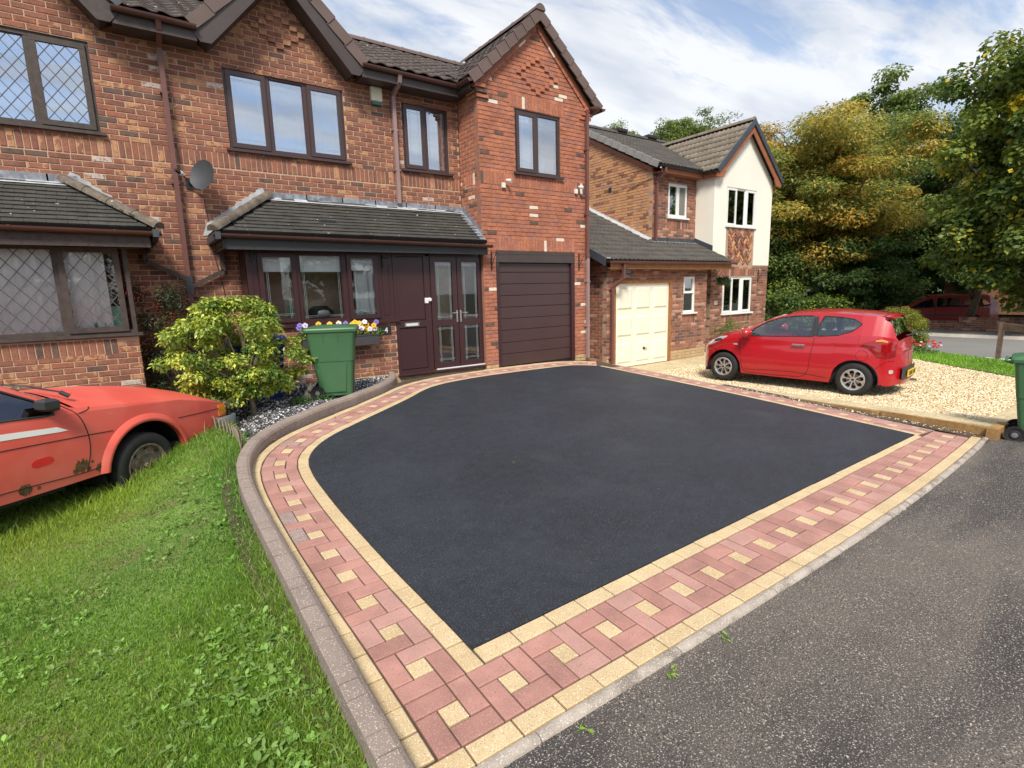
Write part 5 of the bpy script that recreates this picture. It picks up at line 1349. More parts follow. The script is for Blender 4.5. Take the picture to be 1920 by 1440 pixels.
def build_car(rt, S, detail=True):
    """S: dict with profile tables. Side skin y(x,z), columns cut by the wheel arches; top skin lofted between the edges."""
    lt = lambda k, x: lerp_tab(S[k], x)
    paint = S['paint']
    def Y(x, z):
        w = lt('half', x); zb = S['z_mid']; 
        top = lt('belt', x)
        if z <= top:
            t = (z - zb) / .45; y = w * (1 - .045 * t * t if t < 0 else 1 - .05 * t * t)
            # shoulder crease
            zc = lt('crease', x) if 'crease' in S else None
            if zc: y -= .012 * math.exp(-((z - zc + .05) / .035) ** 2)
            return y
        y0 = Y(x, top - 1e-6); return y0 - (z - top) * S['tumble'] - .10 * max(0, z - top) ** 2
    xs = sorted(set(list(np.linspace(S['x0'], S['x1'], 95)) + [v for w in S['windows'] for v in (w['x'][0] + .001, w['x'][-1] - .001)]))
    def arch(x):
        z = lt('sill', x)
        for cx, r, cz in S['arches']:
            if abs(x - cx) < r: z = max(z, cz + math.sqrt(max(0, r * r - (x - cx) ** 2)))
        return z
    # finer columns near arches
    for cx, r, cz in S['arches']:
        for a in np.linspace(-1, 1, 33): xs.append(cx + r * math.sin(a * math.pi / 2) * .9995)
    xs = sorted(set(round(x, 5) for x in xs if S['x0'] <= x <= S['x1']))
    def win(x):
        for w in S['windows']:
            if w['x'][0] < x < w['x'][-1]: return (float(np.interp(x, w['x'], w['lo'])), float(np.interp(x, w['x'], w['hi'])))
        return None
    for sgn in (1, -1):
        mb = MB()
        lowr = []; upr = []
        for x in xs:
            za, ze = arch(x), lt('edge', x); wv = win(x)
            if wv is None: m_ = max(min(lt('belt', x), ze - .004), za + .002); wv = (m_, m_)
            lo, hi = wv; hi = min(hi, ze - .002); lo = min(lo, hi)
            lowr.append([(x, sgn * Y(x, z), z) for z in za + (lo - za) * np.linspace(0, 1, 16)])
            upr.append([(x, sgn * Y(x, z), z) for z in hi + (ze - hi) * np.linspace(0, 1, 5)])
        mb.grid(lowr, paint, flip=(sgn < 0)); mb.grid(upr, paint, flip=(sgn < 0))
        # returned lip under the arches and sill
        lip = [[r_[0], (r_[0][0], r_[0][1] - sgn * .05, r_[0][2] + .003)] for r_ in lowr]
        mb.grid(lip, S.get('lip', paint), flip=(sgn > 0))
        o = mb.build('body_side', rt, local=True, smooth=True, auto=35)
        for w in S['windows']:
            q = MB(); rows = []; rt2 = []
            for x in np.linspace(w['x'][0], w['x'][-1], 26):
                lo = float(np.interp(x, w['x'], w['lo'])); hi = max(lo + .001, min(float(np.interp(x, w['x'], w['hi'])), lt('edge', x) - .002))
                rows.append([(x, sgn * (Y(x, z) - .006), z) for z in lo + (hi - lo) * np.linspace(0, 1, 8)])
            q.grid(rows, 'glass_car', flip=(sgn < 0)); q.build('side_window', o, local=True, smooth=True)
            q = MB()      # dark seal
            loop = [r_[0] for r_ in rows] + [r_[-1] for r_ in rows[::-1]]
            loop = [(p[0], p[1] + sgn * .008, p[2]) for p in loop]
            q.tube(loop + [loop[0]], .009, 'trim_grey', 5, cap=False); q.build('window_seal', o, local=True)
        for (nm, pts) in S.get('lines', []):
            q = MB(); q.tube([(x, sgn * (Y(x, z) + .0005), z) for x, z in catmull(pts, 6)], .0042, 'arch_dark', 5); q.build(nm, o, local=True)
        for p in S.get('patches', []):     # lamps, stripes, handles: a panel laid on the skin
            if p.get('side') and p['side'] != sgn: continue
            q = MB(); rows = []
            xa = p['x']
            for x in np.linspace(xa[0], xa[-1], p.get('n', 16)):
                lo = float(np.interp(x, xa, p['lo'])); hi = float(np.interp(x, xa, p['hi']))
                rows.append([(x, sgn * (Y(x, z) + p.get('off', .004) + p.get('bulge', 0) * (1 - (2 * (z - lo) / max(hi - lo, .001) - 1) ** 2)), z) for z in lo + (hi - lo) * np.linspace(0, 1, 7)])
            q.grid(rows, p['m'], flip=(sgn < 0))
            bd = [r_[0] for r_ in rows] + [r_[-1] for r_ in rows[::-1]]
            q.grid([[b_ for b_ in bd + [bd[0]]], [(b_[0], b_[1] - sgn * .02, b_[2]) for b_ in bd + [bd[0]]]], p['m'], flip=(sgn < 0))
            q.build(p['name'], rt, local=True, smooth=True, auto=40, label=p.get('label'))
    # top skin
    top = []; tx = []
    for x in xs:
        e = lt('edge', x); c = lt('crown', x); y = Y(x, e)
        top.append([(x, y * t, e + c * (1 - t * t)) for t in np.linspace(1, -1, 21)]); tx.append(x)
    for nm, a, b, m_ in S['tops']:
        rows = [r_ for r_, x in zip(top, tx) if a - 1e-4 <= x <= b + 1e-4]
        if m_ != 'glass_car':
            q = MB(); q.grid(rows, m_, flip=True); q.build(nm, rt, local=True, smooth=True, auto=35)
        else:
            q = MB(); q.grid([r_[1:-1] for r_ in rows], 'glass_car', flip=True); o = q.build(nm, rt, local=True, smooth=True)
            q = MB(); q.grid([r_[:2] for r_ in rows], S.get('pillar', paint), flip=True); q.grid([r_[-2:] for r_ in rows], S.get('pillar', paint), flip=True); q.build('pillar', rt, local=True, smooth=True)
    # nose and tail skins
    for nm, x, bul, sg in (('front_bumper', S['x1'], S['nose'], 1), ('tailgate', S['x0'], S['tail'], -1)):
        za, ze = arch(x), lt('edge', x); rows = []
        for z in np.linspace(za, ze, 14):
            y = Y(x, z); b = lerp_tab(bul, z)
            rows.append([(x + sg * b * (1 - abs(t) ** 3), y * t, z + (lt('crown', x) * (1 - t * t) if z > ze - 1e-6 else 0)) for t in np.linspace(1, -1, 21)])
        q = MB(); q.grid(rows, paint, flip=(sg < 0)); q.build(nm, rt, local=True, smooth=True, auto=40)
    # floor, wheel housings, interior tub
    q = MB(); q.box(S['x0'] + .12, -S['hw'] + .10, S.get('floor', .17), S['x1'] - .12, S['hw'] - .10, S.get('floor', .17) + .05, 'arch_dark')
    for cx, r, cz in S['arches']:
        for sgn in (1, -1):
            rows = []
            for a in np.linspace(-.25, math.pi + .25, 15): rows.append([(cx + (r + .01) * math.cos(a), sgn * (S['hw'] - .03), cz + (r + .01) * math.sin(a)), (cx + (r + .01) * math.cos(a), sgn * (S['hw'] - .42), cz + (r + .01) * math.sin(a))])
            q.grid(rows, 'arch_dark'); q.add([rows[i][1] for i in range(15)], [tuple(range(15))], 'arch_dark')
    ib = S['inner']; q.box(ib[0], -S['hw'] + .14, .20, ib[1], S['hw'] - .14, ib[2], 'seat_dark')
    q.build('underbody', rt, local=True)
    if detail:
        for x, y in S['seats']:
            q = MB(); q.bbox(x - .05, y - .22, ib[2] - .1, x + .08, y + .22, ib[2] + .38, 'seat_dark', .03); q.bbox(x - .03, y - .12, ib[2] + .40, x + .06, y + .12, ib[2] + .56, 'seat_dark', .03); q.build('seat', rt, local=True)
        sx, sy = S['wheel_pos']; q = MB()
        q.tube([(sx - .05 * math.sin(t) * 0 + .10 * math.cos(t) * .4, sy + .18 * math.sin(t), ib[2] + .16 + .17 * math.cos(t)) for t in np.linspace(0, 2 * math.pi, 25)], .014, 'trim_grey', 6, cap=False); q.tube([(sx, sy, ib[2] + .16), (sx + .25, sy, ib[2] + .02)], .03, 'trim_grey', 8); q.build('steering_wheel', rt, local=True)
        q = MB(); q.hexa([(sx + .12, -S['hw'] + .16, ib[2] - .15), (sx + .62, -S['hw'] + .2, ib[2] - .15), (sx + .62, S['hw'] - .2, ib[2] - .15), (sx + .12, S['hw'] - .16, ib[2] - .15), (sx + .16, -S['hw'] + .16, ib[2] + .05), (sx + .62, -S['hw'] + .2, ib[2] + .02), (sx + .62, S['hw'] - .2, ib[2] + .02), (sx + .16, S['hw'] - .16, ib[2] + .05)], 'trim_grey'); q.build('dashboard', rt, local=True)
    return Y
def wheel(rt, x, y, r, sgn, kind, width=.175, steer=0):
    w = root('wheel', (0, 0, 0)); w.parent = rt; w.location = (x, y, r); w.rotation_euler = (0, 0, steer); ORG[w.name] = Vector((0, 0, 0))
    h = width / 2; rr = r * (.64 if kind == 'alloy' else .65)
    q = MB(); q.lathe([(rr, -h * .9), (rr + .01, -h), (r - .035, -h * 1.05), (r - .008, -h * .85), (r, -h * .6), (r, h * .6), (r - .008, h * .85), (r - .035, h * 1.05), (rr + .01, h), (rr, h * .9)], 'tyre', 48, axis='Y'); q.build('tyre', w, local=True, smooth=True, auto=50)
    q = MB(); o = sgn * h
    if kind == 'alloy':
        q.lathe([(rr + .004, o * .98), (rr - .004, o * 1.02), (rr - .022, o * .96), (rr - .03, o * .5), (rr - .03, -o * .8)], 'alloy', 48, axis='Y')
        for i in range(8):
            a = 2 * math.pi * i / 8 + .2
            def pp(rad, da, dep): return (rad * math.cos(a + da), o * dep, rad * math.sin(a + da))
            rows = []
            for rad, wd, dep in ((.035, .42, .88), (.07, .17, .93), (.11, .10, .97), (rr - .055, .12, 1.0), (rr - .03, .22, 1.0), (rr - .012, .36, .98)):
                rows.append([pp(rad, -wd, dep - .10), pp(rad, -wd * .8, dep), pp(rad, wd * .8, dep), pp(rad, wd, dep - .10)])
            q.grid(rows, 'alloy', flip=(sgn > 0))
        q.lathe([(.001, o * .98), (.038, o * .97), (.042, o * .85)], 'alloy', 20, axis='Y')
        q.build('rim', w, local=True, smooth=True, auto=30)
        q = MB(); q.lathe([(.001, o * .35), (rr - .031, o * .35)], 'arch_dark', 24, axis='Y'); q.lathe([(.001, o * .5), (.11, o * .5), (.11, o * .3)], 'steel_rust', 24, axis='Y'); q.lathe([(.001, o * .995), (.022, o * .99)], 'trim_grey', 16, axis='Y'); q.build('brake', w, local=True)
    else:
        q.lathe([(rr + .004, o * .95), (rr - .004, o * 1.0), (rr - .018, o * .93), (rr - .03, o * .62), (rr - .055, o * .62), (rr - .10, o * .80), (.075, o * .62), (.06, o * .62), (.001, o * .62)], 'steel_rust', 40, axis='Y')
        q.build('rim', w, local=True, smooth=True, auto=40)
        q = MB()
        for i in range(8):
            a = 2 * math.pi * i / 8; c = Vector(((rr - .042) * math.cos(a), o * .80, (rr - .042) * math.sin(a))); t = Vector((-math.sin(a), 0, math.cos(a))); rd_ = Vector((math.cos(a), 0, math.sin(a)))
            q.add([tuple(c + t * (.022 * math.cos(p)) + rd_ * (.010 * math.sin(p)) + Vector((0, o * .02, 0))) for p in np.linspace(0, 2 * math.pi, 12, endpoint=False)], [tuple(range(12))], 'arch_dark')
        q.build('vent_hole', w, local=True)
        q = MB(); q.lathe([(.001, o * 1.0), (.026, o * .98), (.030, o * .6)], 'steel_rust', 16, axis='Y')
        for i in range(4): a = i * math.pi / 2 + .5; q.tube([(.05 * math.cos(a), o * .60, .05 * math.sin(a)), (.05 * math.cos(a), o * .74, .05 * math.sin(a))], .009, 'steel_rust', 6)
        q.build('hub', w, local=True)
    return w
# ---- the shiny red hatchback on the gravel
Z0 = .175
rc_yaw = math.atan2(.993, -.12)
red = root('parked_car', (10.73, 4.0, -.175), 'shiny red three-door hatchback parked on the neighbouring gravel', 'car', rot=(0, R(-.9), rc_yaw))
def sh(tab, d=Z0): return [(x, z + d) for x, z in tab]
S = dict(paint='paint_red', hw=.79, x0=-.53, x1=2.86, z_mid=.55, tumble=.42,
    half=[(-.53, .50), (-.50, .585), (-.43, .655), (-.34, .705), (-.2, .75), (0, .785), (.3, .795), (1.6, .79), (2.1, .775), (2.4, .74), (2.6, .70), (2.74, .64), (2.82, .57), (2.86, .50)],
    belt=sh([(-.66, .80), (-.3, .87), (.1, .86), (.7, .82), (1.75, .75), (2.1, .72), (2.5, .64), (2.8, .46)]),
    crease=sh([(-.66, .74), (.7, .68), (1.98, .64), (2.3, .60), (2.8, .40)]),
    edge=sh([(-.53, .79), (-.50, .85), (-.46, .95), (-.41, 1.08), (-.36, 1.155), (-.28, 1.185), (0, 1.21), (.4, 1.235), (.8, 1.23), (1.1, 1.20), (1.3, 1.165), (1.5, 1.09), (1.7, .985), (1.9, .865), (2.06, .79), (2.25, .765), (2.45, .72), (2.62, .65), (2.76, .56), (2.86, .44)]),
    crown=[(-.66, .03), (-.4, .05), (0, .06), (1.1, .06), (1.5, .07), (2.06, .07), (2.3, .09), (2.6, .08), (2.8, .05)],
    sill=sh([(-.66, .10), (-.5, .03), (-.3, .02), (2.0, .01), (2.6, .0), (2.8, .03)]),
    arches=[(0.0, .345, .28), (2.32, .345, .28)],
    windows=[dict(x=[.69, .74, 1.05, 1.3, 1.55, 1.78, 1.86], lo=[v + Z0 for v in (.82, .815, .80, .785, .775, .765, .775)], hi=[v + Z0 for v in (1.04, 1.18, 1.168, 1.13, 1.045, .90, .80)]),
             dict(x=[-.02, .10, .30, .58, .635], lo=[1.05 + Z0, .935 + Z0, .86 + Z0, .83 + Z0, .83 + Z0], hi=[1.07 + Z0, 1.14 + Z0, 1.168 + Z0, 1.178 + Z0, 1.02 + Z0])],
    lines=[('door_gap', sh([(2.02, .71), (2.00, .50), (1.97, .25), (1.90, .07), (1.75, .045), (1.0, .055), (.82, .08), (.73, .2), (.70, .5), (.665, .80)])), ('bumper_gap', sh([(2.66, .48), (2.5, .42), (2.42, .37)])), ('bumper_gap', sh([(-.52, .46), (-.42, .44), (-.30, .33)])),
           ('sill_line', sh([(1.9, .10), (1.2, .135), (.8, .13), (.4, .09)]))],
    patches=[dict(name='headlight', x=[2.30, 2.45, 2.62, 2.72], lo=[.715 + Z0, .62 + Z0, .545 + Z0, .51 + Z0], hi=[.735 + Z0, .715 + Z0, .63 + Z0, .55 + Z0], m='lamp_clear', off=.006, bulge=.008),
             dict(name='tail_light', x=[-.52, -.42, -.30, -.17, -.08], lo=[.52 + Z0, .50 + Z0, .52 + Z0, .66 + Z0, .72 + Z0], hi=[.775 + Z0, .80 + Z0, .83 + Z0, .77 + Z0, .74 + Z0], m='lamp_red', off=.010, bulge=.020),
             dict(name='indicator_lens', x=[-.42, -.34, -.26], lo=[.765 + Z0, .77 + Z0, .775 + Z0], hi=[.79 + Z0, .82 + Z0, .80 + Z0], m='lamp_amber', off=.016, bulge=.004, n=6),
             dict(name='side_repeater', x=[2.05, 2.09, 2.15], lo=[.575 + Z0, .565 + Z0, .575 + Z0], hi=[.585 + Z0, .598 + Z0, .585 + Z0], m='lamp_clear', off=.006, bulge=.006, n=8),
             dict(name='bumper_reflector', x=[-.515, -.49, -.47], lo=[.25 + Z0, .24 + Z0, .25 + Z0], hi=[.30 + Z0, .31 + Z0, .30 + Z0], m='lamp_clear', off=.006, bulge=.004, n=6),
             dict(name='window_trim', x=[.628, .66, .70, .745], lo=[.835 + Z0, .83 + Z0, .825 + Z0, .82 + Z0], hi=[.90 + Z0, 1.17 + Z0, 1.178 + Z0, 1.12 + Z0], m='trim_grey', off=.003, n=6),
             dict(name='window_trim', x=[1.72, 1.86, 2.02], lo=[.76 + Z0, .76 + Z0, .762 + Z0], hi=[.80 + Z0, .80 + Z0, .775 + Z0], m='trim_grey', off=.003, n=6),
             dict(name='headlight_lens', x=[2.40, 2.5, 2.58], lo=[.645 + Z0, .61 + Z0, .60 + Z0], hi=[.69 + Z0, .67 + Z0, .63 + Z0], m='trim_grey', off=.013, bulge=.002, n=6)],
    tops=[('tailgate_glass', -.50, -.36, 'glass_car'), ('roof', -.36, 1.22, 'paint_red'), ('windscreen', 1.22, 2.02, 'glass_car'), ('bonnet', 2.02, 2.86, 'paint_red'), ('tailgate_top', -.53, -.50, 'paint_red')],
    nose=[(.1, .02), (.3, .06), (.6, .06), (.8, 0)], tail=[(.1, .06), (.3, .12), (.55, .10), (.8, .08), (.95, .03)],
    inner=(-.3, 1.9, .62), seats=[(.75, .36), (.75, -.36), (.05, 0)], wheel_pos=(1.35, -.34))
RY_ = build_car(red, S)
for x in (0.0, 2.32):
    for s in (1, -1): wheel(red, x, s * .70, .285, s, 'alloy')
for s in (1, -1):
    q = MB(); q.bbox(.80, s * .80 - .012, .635 + Z0, 1.02, s * .80 + .022, .665 + Z0, 'chrome', .008); q.build('door_handle', red, local=True)
    mr = MB(); c = Vector((1.83, s * .90, .83 + Z0)); rows = []
    for t in np.linspace(0, math.pi, 7): rows.append([c + Vector((-.09 * math.cos(t) + .0, s * .13 * math.cos(p) * math.sin(t), .095 * math.sin(p) * math.sin(t))) for p in np.linspace(0, 2 * math.pi, 17)])
    mr.grid(rows, 'paint_red'); mr.tube([c, c + Vector((.02, -s * .15, -.05))], [.03, .025], 'trim_grey', 8); mr.build('door_mirror', red, local=True, smooth=True)
q = MB(); ring = [(-.09 + .085 * math.cos(t), RY_(-.09, .53 + Z0) + .001, .535 + Z0 + .085 * math.sin(t)) for t in np.linspace(0, 2 * math.pi, 25)]; q.tube([(a, RY_(a, c) + .001, c) for a, b, c in ring], .003, 'arch_dark', 4, cap=False); q.build('fuel_cap', red, local=True)
# rear face furniture
xr = lambda y, b: -.55 - b * (1 - min(1, abs(y) / .62) ** 3) - .006
q = MB()
rows = [[(xr(y, .098), y, z) for y in np.linspace(.44, -.44, 9)] for z in (.13 + Z0, .34 + Z0)]
q.grid(rows, 'trim_grey', flip=True); q.grid([[(a[0] + .02, a[1], a[2]) for a in rows[0]], rows[0]], 'trim_grey'); q.grid([rows[1], [(a[0] + .02, a[1], a[2]) for a in rows[1]]], 'trim_grey'); q.build('bumper_insert', red, local=True)
q = MB(); q.box(-.675, -.26, .17 + Z0, -.660, .26, .285 + Z0, 'plate_yellow'); npl = q.build('number_plate', red, local=True)
q = MB(); rr_ = random.Random(3)
for i in range(7):
    y = .21 - i * .062 - (.03 if i > 3 else 0); q.box(-.678, y - .045 + .005, .19 + Z0, -.6755, y - .004, .265 + Z0, 'trim_grey') if i in (1, 4) else (q.box(-.678, y - .043, .19 + Z0, -.6755, y - .034, .265 + Z0, 'trim_grey'), q.box(-.678, y - .013, .19 + Z0, -.6755, y - .004, .265 + Z0, 'trim_grey'), q.box(-.678, y - .034, .222 + Z0, -.6755, y - .013, .232 + Z0, 'trim_grey'))
q.build('plate_characters', npl, local=True)
q = MB(); q.tube([(-.45, -.40, .03 + Z0), (-.68, -.40, .03 + Z0)], .03, 'chrome', 12, cap=False); q.tube([(-.5, -.40, .03 + Z0), (-.67, -.40, .03 + Z0)], .026, 'arch_dark', 12); q.build('exhaust', red, local=True)
q = MB(); q.tube([(-.55, .10, .86 + Z0), (-.565, -.05, .86 + Z0), (-.565, -.38, .855 + Z0)], .012, 'black_plastic', 6); q.build('rear_wiper', red, local=True)
q = MB(); q.bbox(-.655, -.05, .63 + Z0, -.635, .05, .68 + Z0, 'chrome', .003); q.build('badge', red, local=True)
q = MB(); q.box(-.645, .28, .655 + Z0, -.63, .42, .675 + Z0, 'chrome'); q.build('badge', red, local=True)
q = MB(); rows = [[(x, y, z + Z0 + .052 * (1 - (y / .60) ** 2)) for y in np.linspace(.56, -.56, 13)] for x, z in ((-.33, 1.185), (-.42, 1.17), (-.46, 1.15), (-.39, 1.14), (-.33, 1.15))]; q.grid(rows, 'paint_red'); q.build('spoiler', red, local=True, smooth=True, auto=40)
q = MB(); q.tube([(-.20, 0, 1.245 + Z0), (-.42, 0, 1.40 + Z0)], [.006, .003], 'black_plastic', 5); q.build('aerial', red, local=True)

# ---- the faded old coupe on the lawn
oy = math.atan2(.64, .77)
OZ = .17
old = root('parked_car', (-.27 - .0, 6.72, -.11), 'faded orange-red old coupe with rusty sill standing in the long grass', 'car', rot=(0, R(1.2), oy))
# wheel contact point seen is the right front wheel: local origin below the front axle centre line
cw = Matrix.Rotation(oy, 4, 'Z') @ Vector((0, .69, 0)); old.location = (-.14 + cw.x, 6.60 + cw.y, -.12)
k_ = .965
def so(tab): return [(x * k_, z * k_ + OZ) for x, z in tab]
def RB(cx, cz, r_, k):
    q_ = random.Random(40 + k); n_ = 22; xs_ = list(np.linspace(cx - r_, cx + r_, n_)); lo = []; hi = []
    for i, x in enumerate(xs_):
        h = math.sqrt(max(0, r_ * r_ - (x - cx) ** 2)); lo.append(cz + OZ - h * q_.uniform(.55, 1.15)); hi.append(cz + OZ + h * q_.uniform(.5, 1.25) + .001)
    return dict(name='rust_patch', x=xs_, lo=lo, hi=hi, m='rust', off=.0015, side=-1, n=n_)
O = dict(floor=.30, paint='paint_faded', hw=.80, x0=-3.1, x1=1.12, z_mid=.50, tumble=.50, lip='paint_faded',
    half=[(-3.1, .66), (-2.9, .74), (-2.5, .79), (-.8, .80), (.3, .795), (.7, .78), (.95, .755), (1.12, .72)],
    belt=so([(-3.2, .84), (-2, .80), (-1.2, .78), (-.65, .75), (.48, .665), (1.16, .50)]),
    edge=so([(-3.2, .80), (-3.0, .95), (-2.6, 1.12), (-2.3, 1.18), (-1.5, 1.20), (-1.25, 1.15), (-1.1, 1.06), (-.86, .90), (-.68, .80), (-.5, .775), (0, .725), (.48, .665), (.85, .59), (1.08, .52), (1.16, .49)]),
    crown=[(-3.1, .05), (-2.3, .06), (-1.3, .08), (-.9, .11), (-.6, .14), (0, .155), (.6, .135), (.95, .10), (1.12, .07)],
    sill=so([(-3.2, .15), (-1.3, .10), (-.5, .10), (.4, -.12), (.5, -.13), (.84, -.06), (.86, .0), (.98, .08), (1.16, .26)]),
    arches=[(-.01, .44, .07 + OZ), (-2.40, .44, .12 + OZ)],
    windows=[dict(x=[-2.05, -1.95, -1.16, -.90, -.82], lo=[v + OZ for v in (.80, .785, .765, .745, .745)], hi=[v + OZ for v in (.95, 1.12, 1.03, .875, .79)])],
    lines=[('waist_line', so([(-2.0, .57), (-1.24, .55), (-.62, .52), (-.36, .505)])), ('waist_line', so([(.40, .468), (.75, .458), (1.06, .45)])),
           ('door_gap', so([(-.86, .90), (-.72, .80), (-.64, .70), (-.60, .52), (-.61, .35), (-.66, .17)])), ('bumper_gap', so([(.55, .17), (.8, .2), (1.0, .235)])),
           ('sill_line', so([(-2.0, .20), (-1.3, .195), (-.66, .17), (-.45, .20)])), ('scuttle_gap', so([(-.64, .74), (-.55, .76), (-.53, .785)]))],
    patches=[dict(name='side_stripe', x=[-2.0, -1.22, -.79, -.74], lo=[v * k_ + OZ for v in (.66, .637, .605, .605)], hi=[v * k_ + OZ for v in (.715, .69, .652, .608)], m='stripe_white', off=.003, side=-1, label='white stripe along the door'),
             dict(name='door_sticker', x=[-1.07, -1.04, -.93, -.90], lo=[v * k_ + OZ for v in (.355, .335, .345, .365)], hi=[v * k_ + OZ for v in (.385, .41, .415, .39)], m='red_sticker', off=.002, side=-1, n=8),
             dict(name='indicator', x=[.985, 1.03, 1.11], lo=[v + OZ for v in (.34, .33, .345)], hi=[v + OZ for v in (.475, .475, .465)], m='lamp_amber', off=.010, bulge=.006),
             *[RB(cx, cz, r_, k) for k, (cx, cz, r_) in enumerate(((-.675, .235, .062), (-.73, .20, .03), (-.62, .19, .022), (-1.14, .165, .052), (-1.04, .15, .016), (-.515, .165, .045), (-.58, .245, .012)))],
             ],
    tops=[('rear_window', -3.1, -2.4, 'glass_car'), ('roof', -2.4, -1.20, 'paint_faded'), ('windscreen', -1.20, -.66, 'glass_car'), ('bonnet', -.66, 1.12, 'paint_faded')],
    nose=[(.2, .02), (.5, .05), (.7, .02)], tail=[(.2, .05), (.9, .02)], inner=(-2.6, -.75, .62), seats=[(-1.6, .36), (-1.6, -.36)], wheel_pos=(-1.12, -.34), pillar='paint_faded')
OY_ = build_car(old, O)
for s in (1, -1):
    wh_ = wheel(old, -.045, s * .715, .34, s, 'steel', .19, steer=R(3)); wh_.location.z = .215; wheel(old, -2.40, s * .70, .285, s, 'steel')
    # flared arch lip
    q = MB(); rows = []
    for a in np.linspace(-.40, math.pi + .12, 34):
        r0, r1 = .43, .51; rr2 = []
        for rad, o_ in ((r0, .028), (r0 + .012, .040), (.468, .036), (r1, .001)):
            x = -.01 + rad * math.cos(a); z = .07 + OZ + rad * math.sin(a); z = max(z, (-.10 if math.cos(a) > 0 else .10) + OZ); rr2.append((x, s * (OY_(x, max(z, .1)) + o_), z))
        rows.append(rr2)
    q.grid(rows, 'paint_faded', flip=(s > 0)); q.build('arch_flare', old, local=True, smooth=True, auto=60)
    q = MB(); rows = []
    for x, w_ in ((.93, .012), (1.0, .05), (1.12, .075)): rows.append([(x, s * (OY_(min(x, 1.12), z + OZ) + w_ * f_), z + OZ) for z, f_ in ((.13, .3), (.15, 1), (.30, 1.15), (.325, .6))])
    for t in np.linspace(1, -0.0, 9): rows.append([(1.235 + .035 * (1 - t * t), s * .76 * t, z + OZ) for z in (.13, .15, .30, .325)])
    q.grid(rows, 'bumper_grey', flip=(s < 0)); q.build('front_bumper_bar', old, local=True, smooth=True, auto=50)
    q = MB(); q.bbox(-.96, s * .84 - .05, .80 + OZ, -.84, s * .84 + .075, .90 + OZ, 'trim_grey', .02); q.beam((-.86, s * .78, .82 + OZ), (-.78, s * .76, .80 + OZ), .05, .05, 'trim_grey'); q.build('door_mirror', old, local=True)
q = MB(); q.box(1.14, -.62, .36 + OZ, 1.165, .62, .47 + OZ, 'trim_grey')
for y in (-.5, -.3, .3, .5): q.lathe([(.001, 1.175), (.085, 1.17), (.09, 1.15)], 'lamp_clear', 20, axis='X', c=(0, y, .415 + OZ))
q.build('grille', old, local=True)
q = MB()
for y0_, y1_ in ((-.55, .02), (-.02, .52)): q.tube([(-.60, y0_, .905 + OZ), (-.66, (y0_ + y1_) / 2, .955 + OZ), (-.80, y1_, 1.0 + OZ)], .009, 'black_plastic', 5)
q.tube([(-.56, -.60, .86 + OZ), (-.60, -.55, .905 + OZ)], .02, 'black_plastic', 6); q.build('windscreen_wiper', old, local=True)
q = MB()
for y in (-.35, 0.1): q.box(-.42, y, .842 + OZ + .0, -.36, y + .06, .852 + OZ, 'arch_dark')
q.build('washer_jet', old, local=True)

# ---- estate car on the raised drive across the road
suv = root('parked_car', (28.1, 8.25, -.34), 'dark red estate car half hidden by foliage behind the roadside brick wall', 'car', rz=R(122))
E_ = dict(paint='paint_maroon', hw=.86, x0=-2.1, x1=2.2, z_mid=.6, tumble=.35,
    half=[(-2.1, .74), (-1.8, .83), (1.6, .85), (2.0, .78), (2.2, .62)], belt=[(-2.1, 1.0), (2.2, .85)],
    edge=[(-2.1, 1.0), (-1.95, 1.3), (-1.8, 1.42), (-.5, 1.47), (.2, 1.44), (.6, 1.28), (1.0, 1.05), (1.4, 1.0), (2.0, .88), (2.2, .72)], crown=[(-2.1, .05), (2.2, .06)],
    sill=[(-2.1, .3), (2.2, .25)], arches=[(-1.25, .36, .31), (1.35, .36, .31)],
    windows=[dict(x=[-1.8, -1.6, -.95, -.9], lo=[1.05, 1.0, .98, .98], hi=[1.1, 1.32, 1.36, 1.0]), dict(x=[-.85, -.8, -.05, 0], lo=[.98] * 4, hi=[1.0, 1.37, 1.37, 1.0]), dict(x=[.05, .1, .5, .9], lo=[.97, .97, .96, .95], hi=[1.0, 1.36, 1.22, .97])],
    lines=[('door_gap', [(.02, 1.4), (.03, .9), (0, .35)]), ('door_gap', [(-.87, 1.4), (-.87, .9), (-.85, .6)])],
    patches=[dict(name='tail_light', x=[-2.08, -1.98], lo=[.75, .78], hi=[1.0, 1.0], m='lamp_red', n=5), dict(name='side_moulding', x=[-.8, .9], lo=[.62, .62], hi=[.68, .68], m='trim_grey', n=8)],
    tops=[('tailgate_glass', -2.05, -1.82, 'glass_car'), ('roof', -1.82, .25, 'paint_maroon'), ('windscreen', .25, 1.0, 'glass_car'), ('bonnet', 1.0, 2.2, 'paint_maroon')],
    nose=[(.3, .03), (.7, .03)], tail=[(.3, .06), (.9, .03)], inner=(-1.8, .9, .85), seats=[(.1, .4), (.1, -.4)], wheel_pos=(.55, -.36))
build_car(suv, E_)
for x in (-1.25, 1.35):
    for s in (1, -1): wheel(suv, x, s * .76, .31, s, 'alloy', .19)
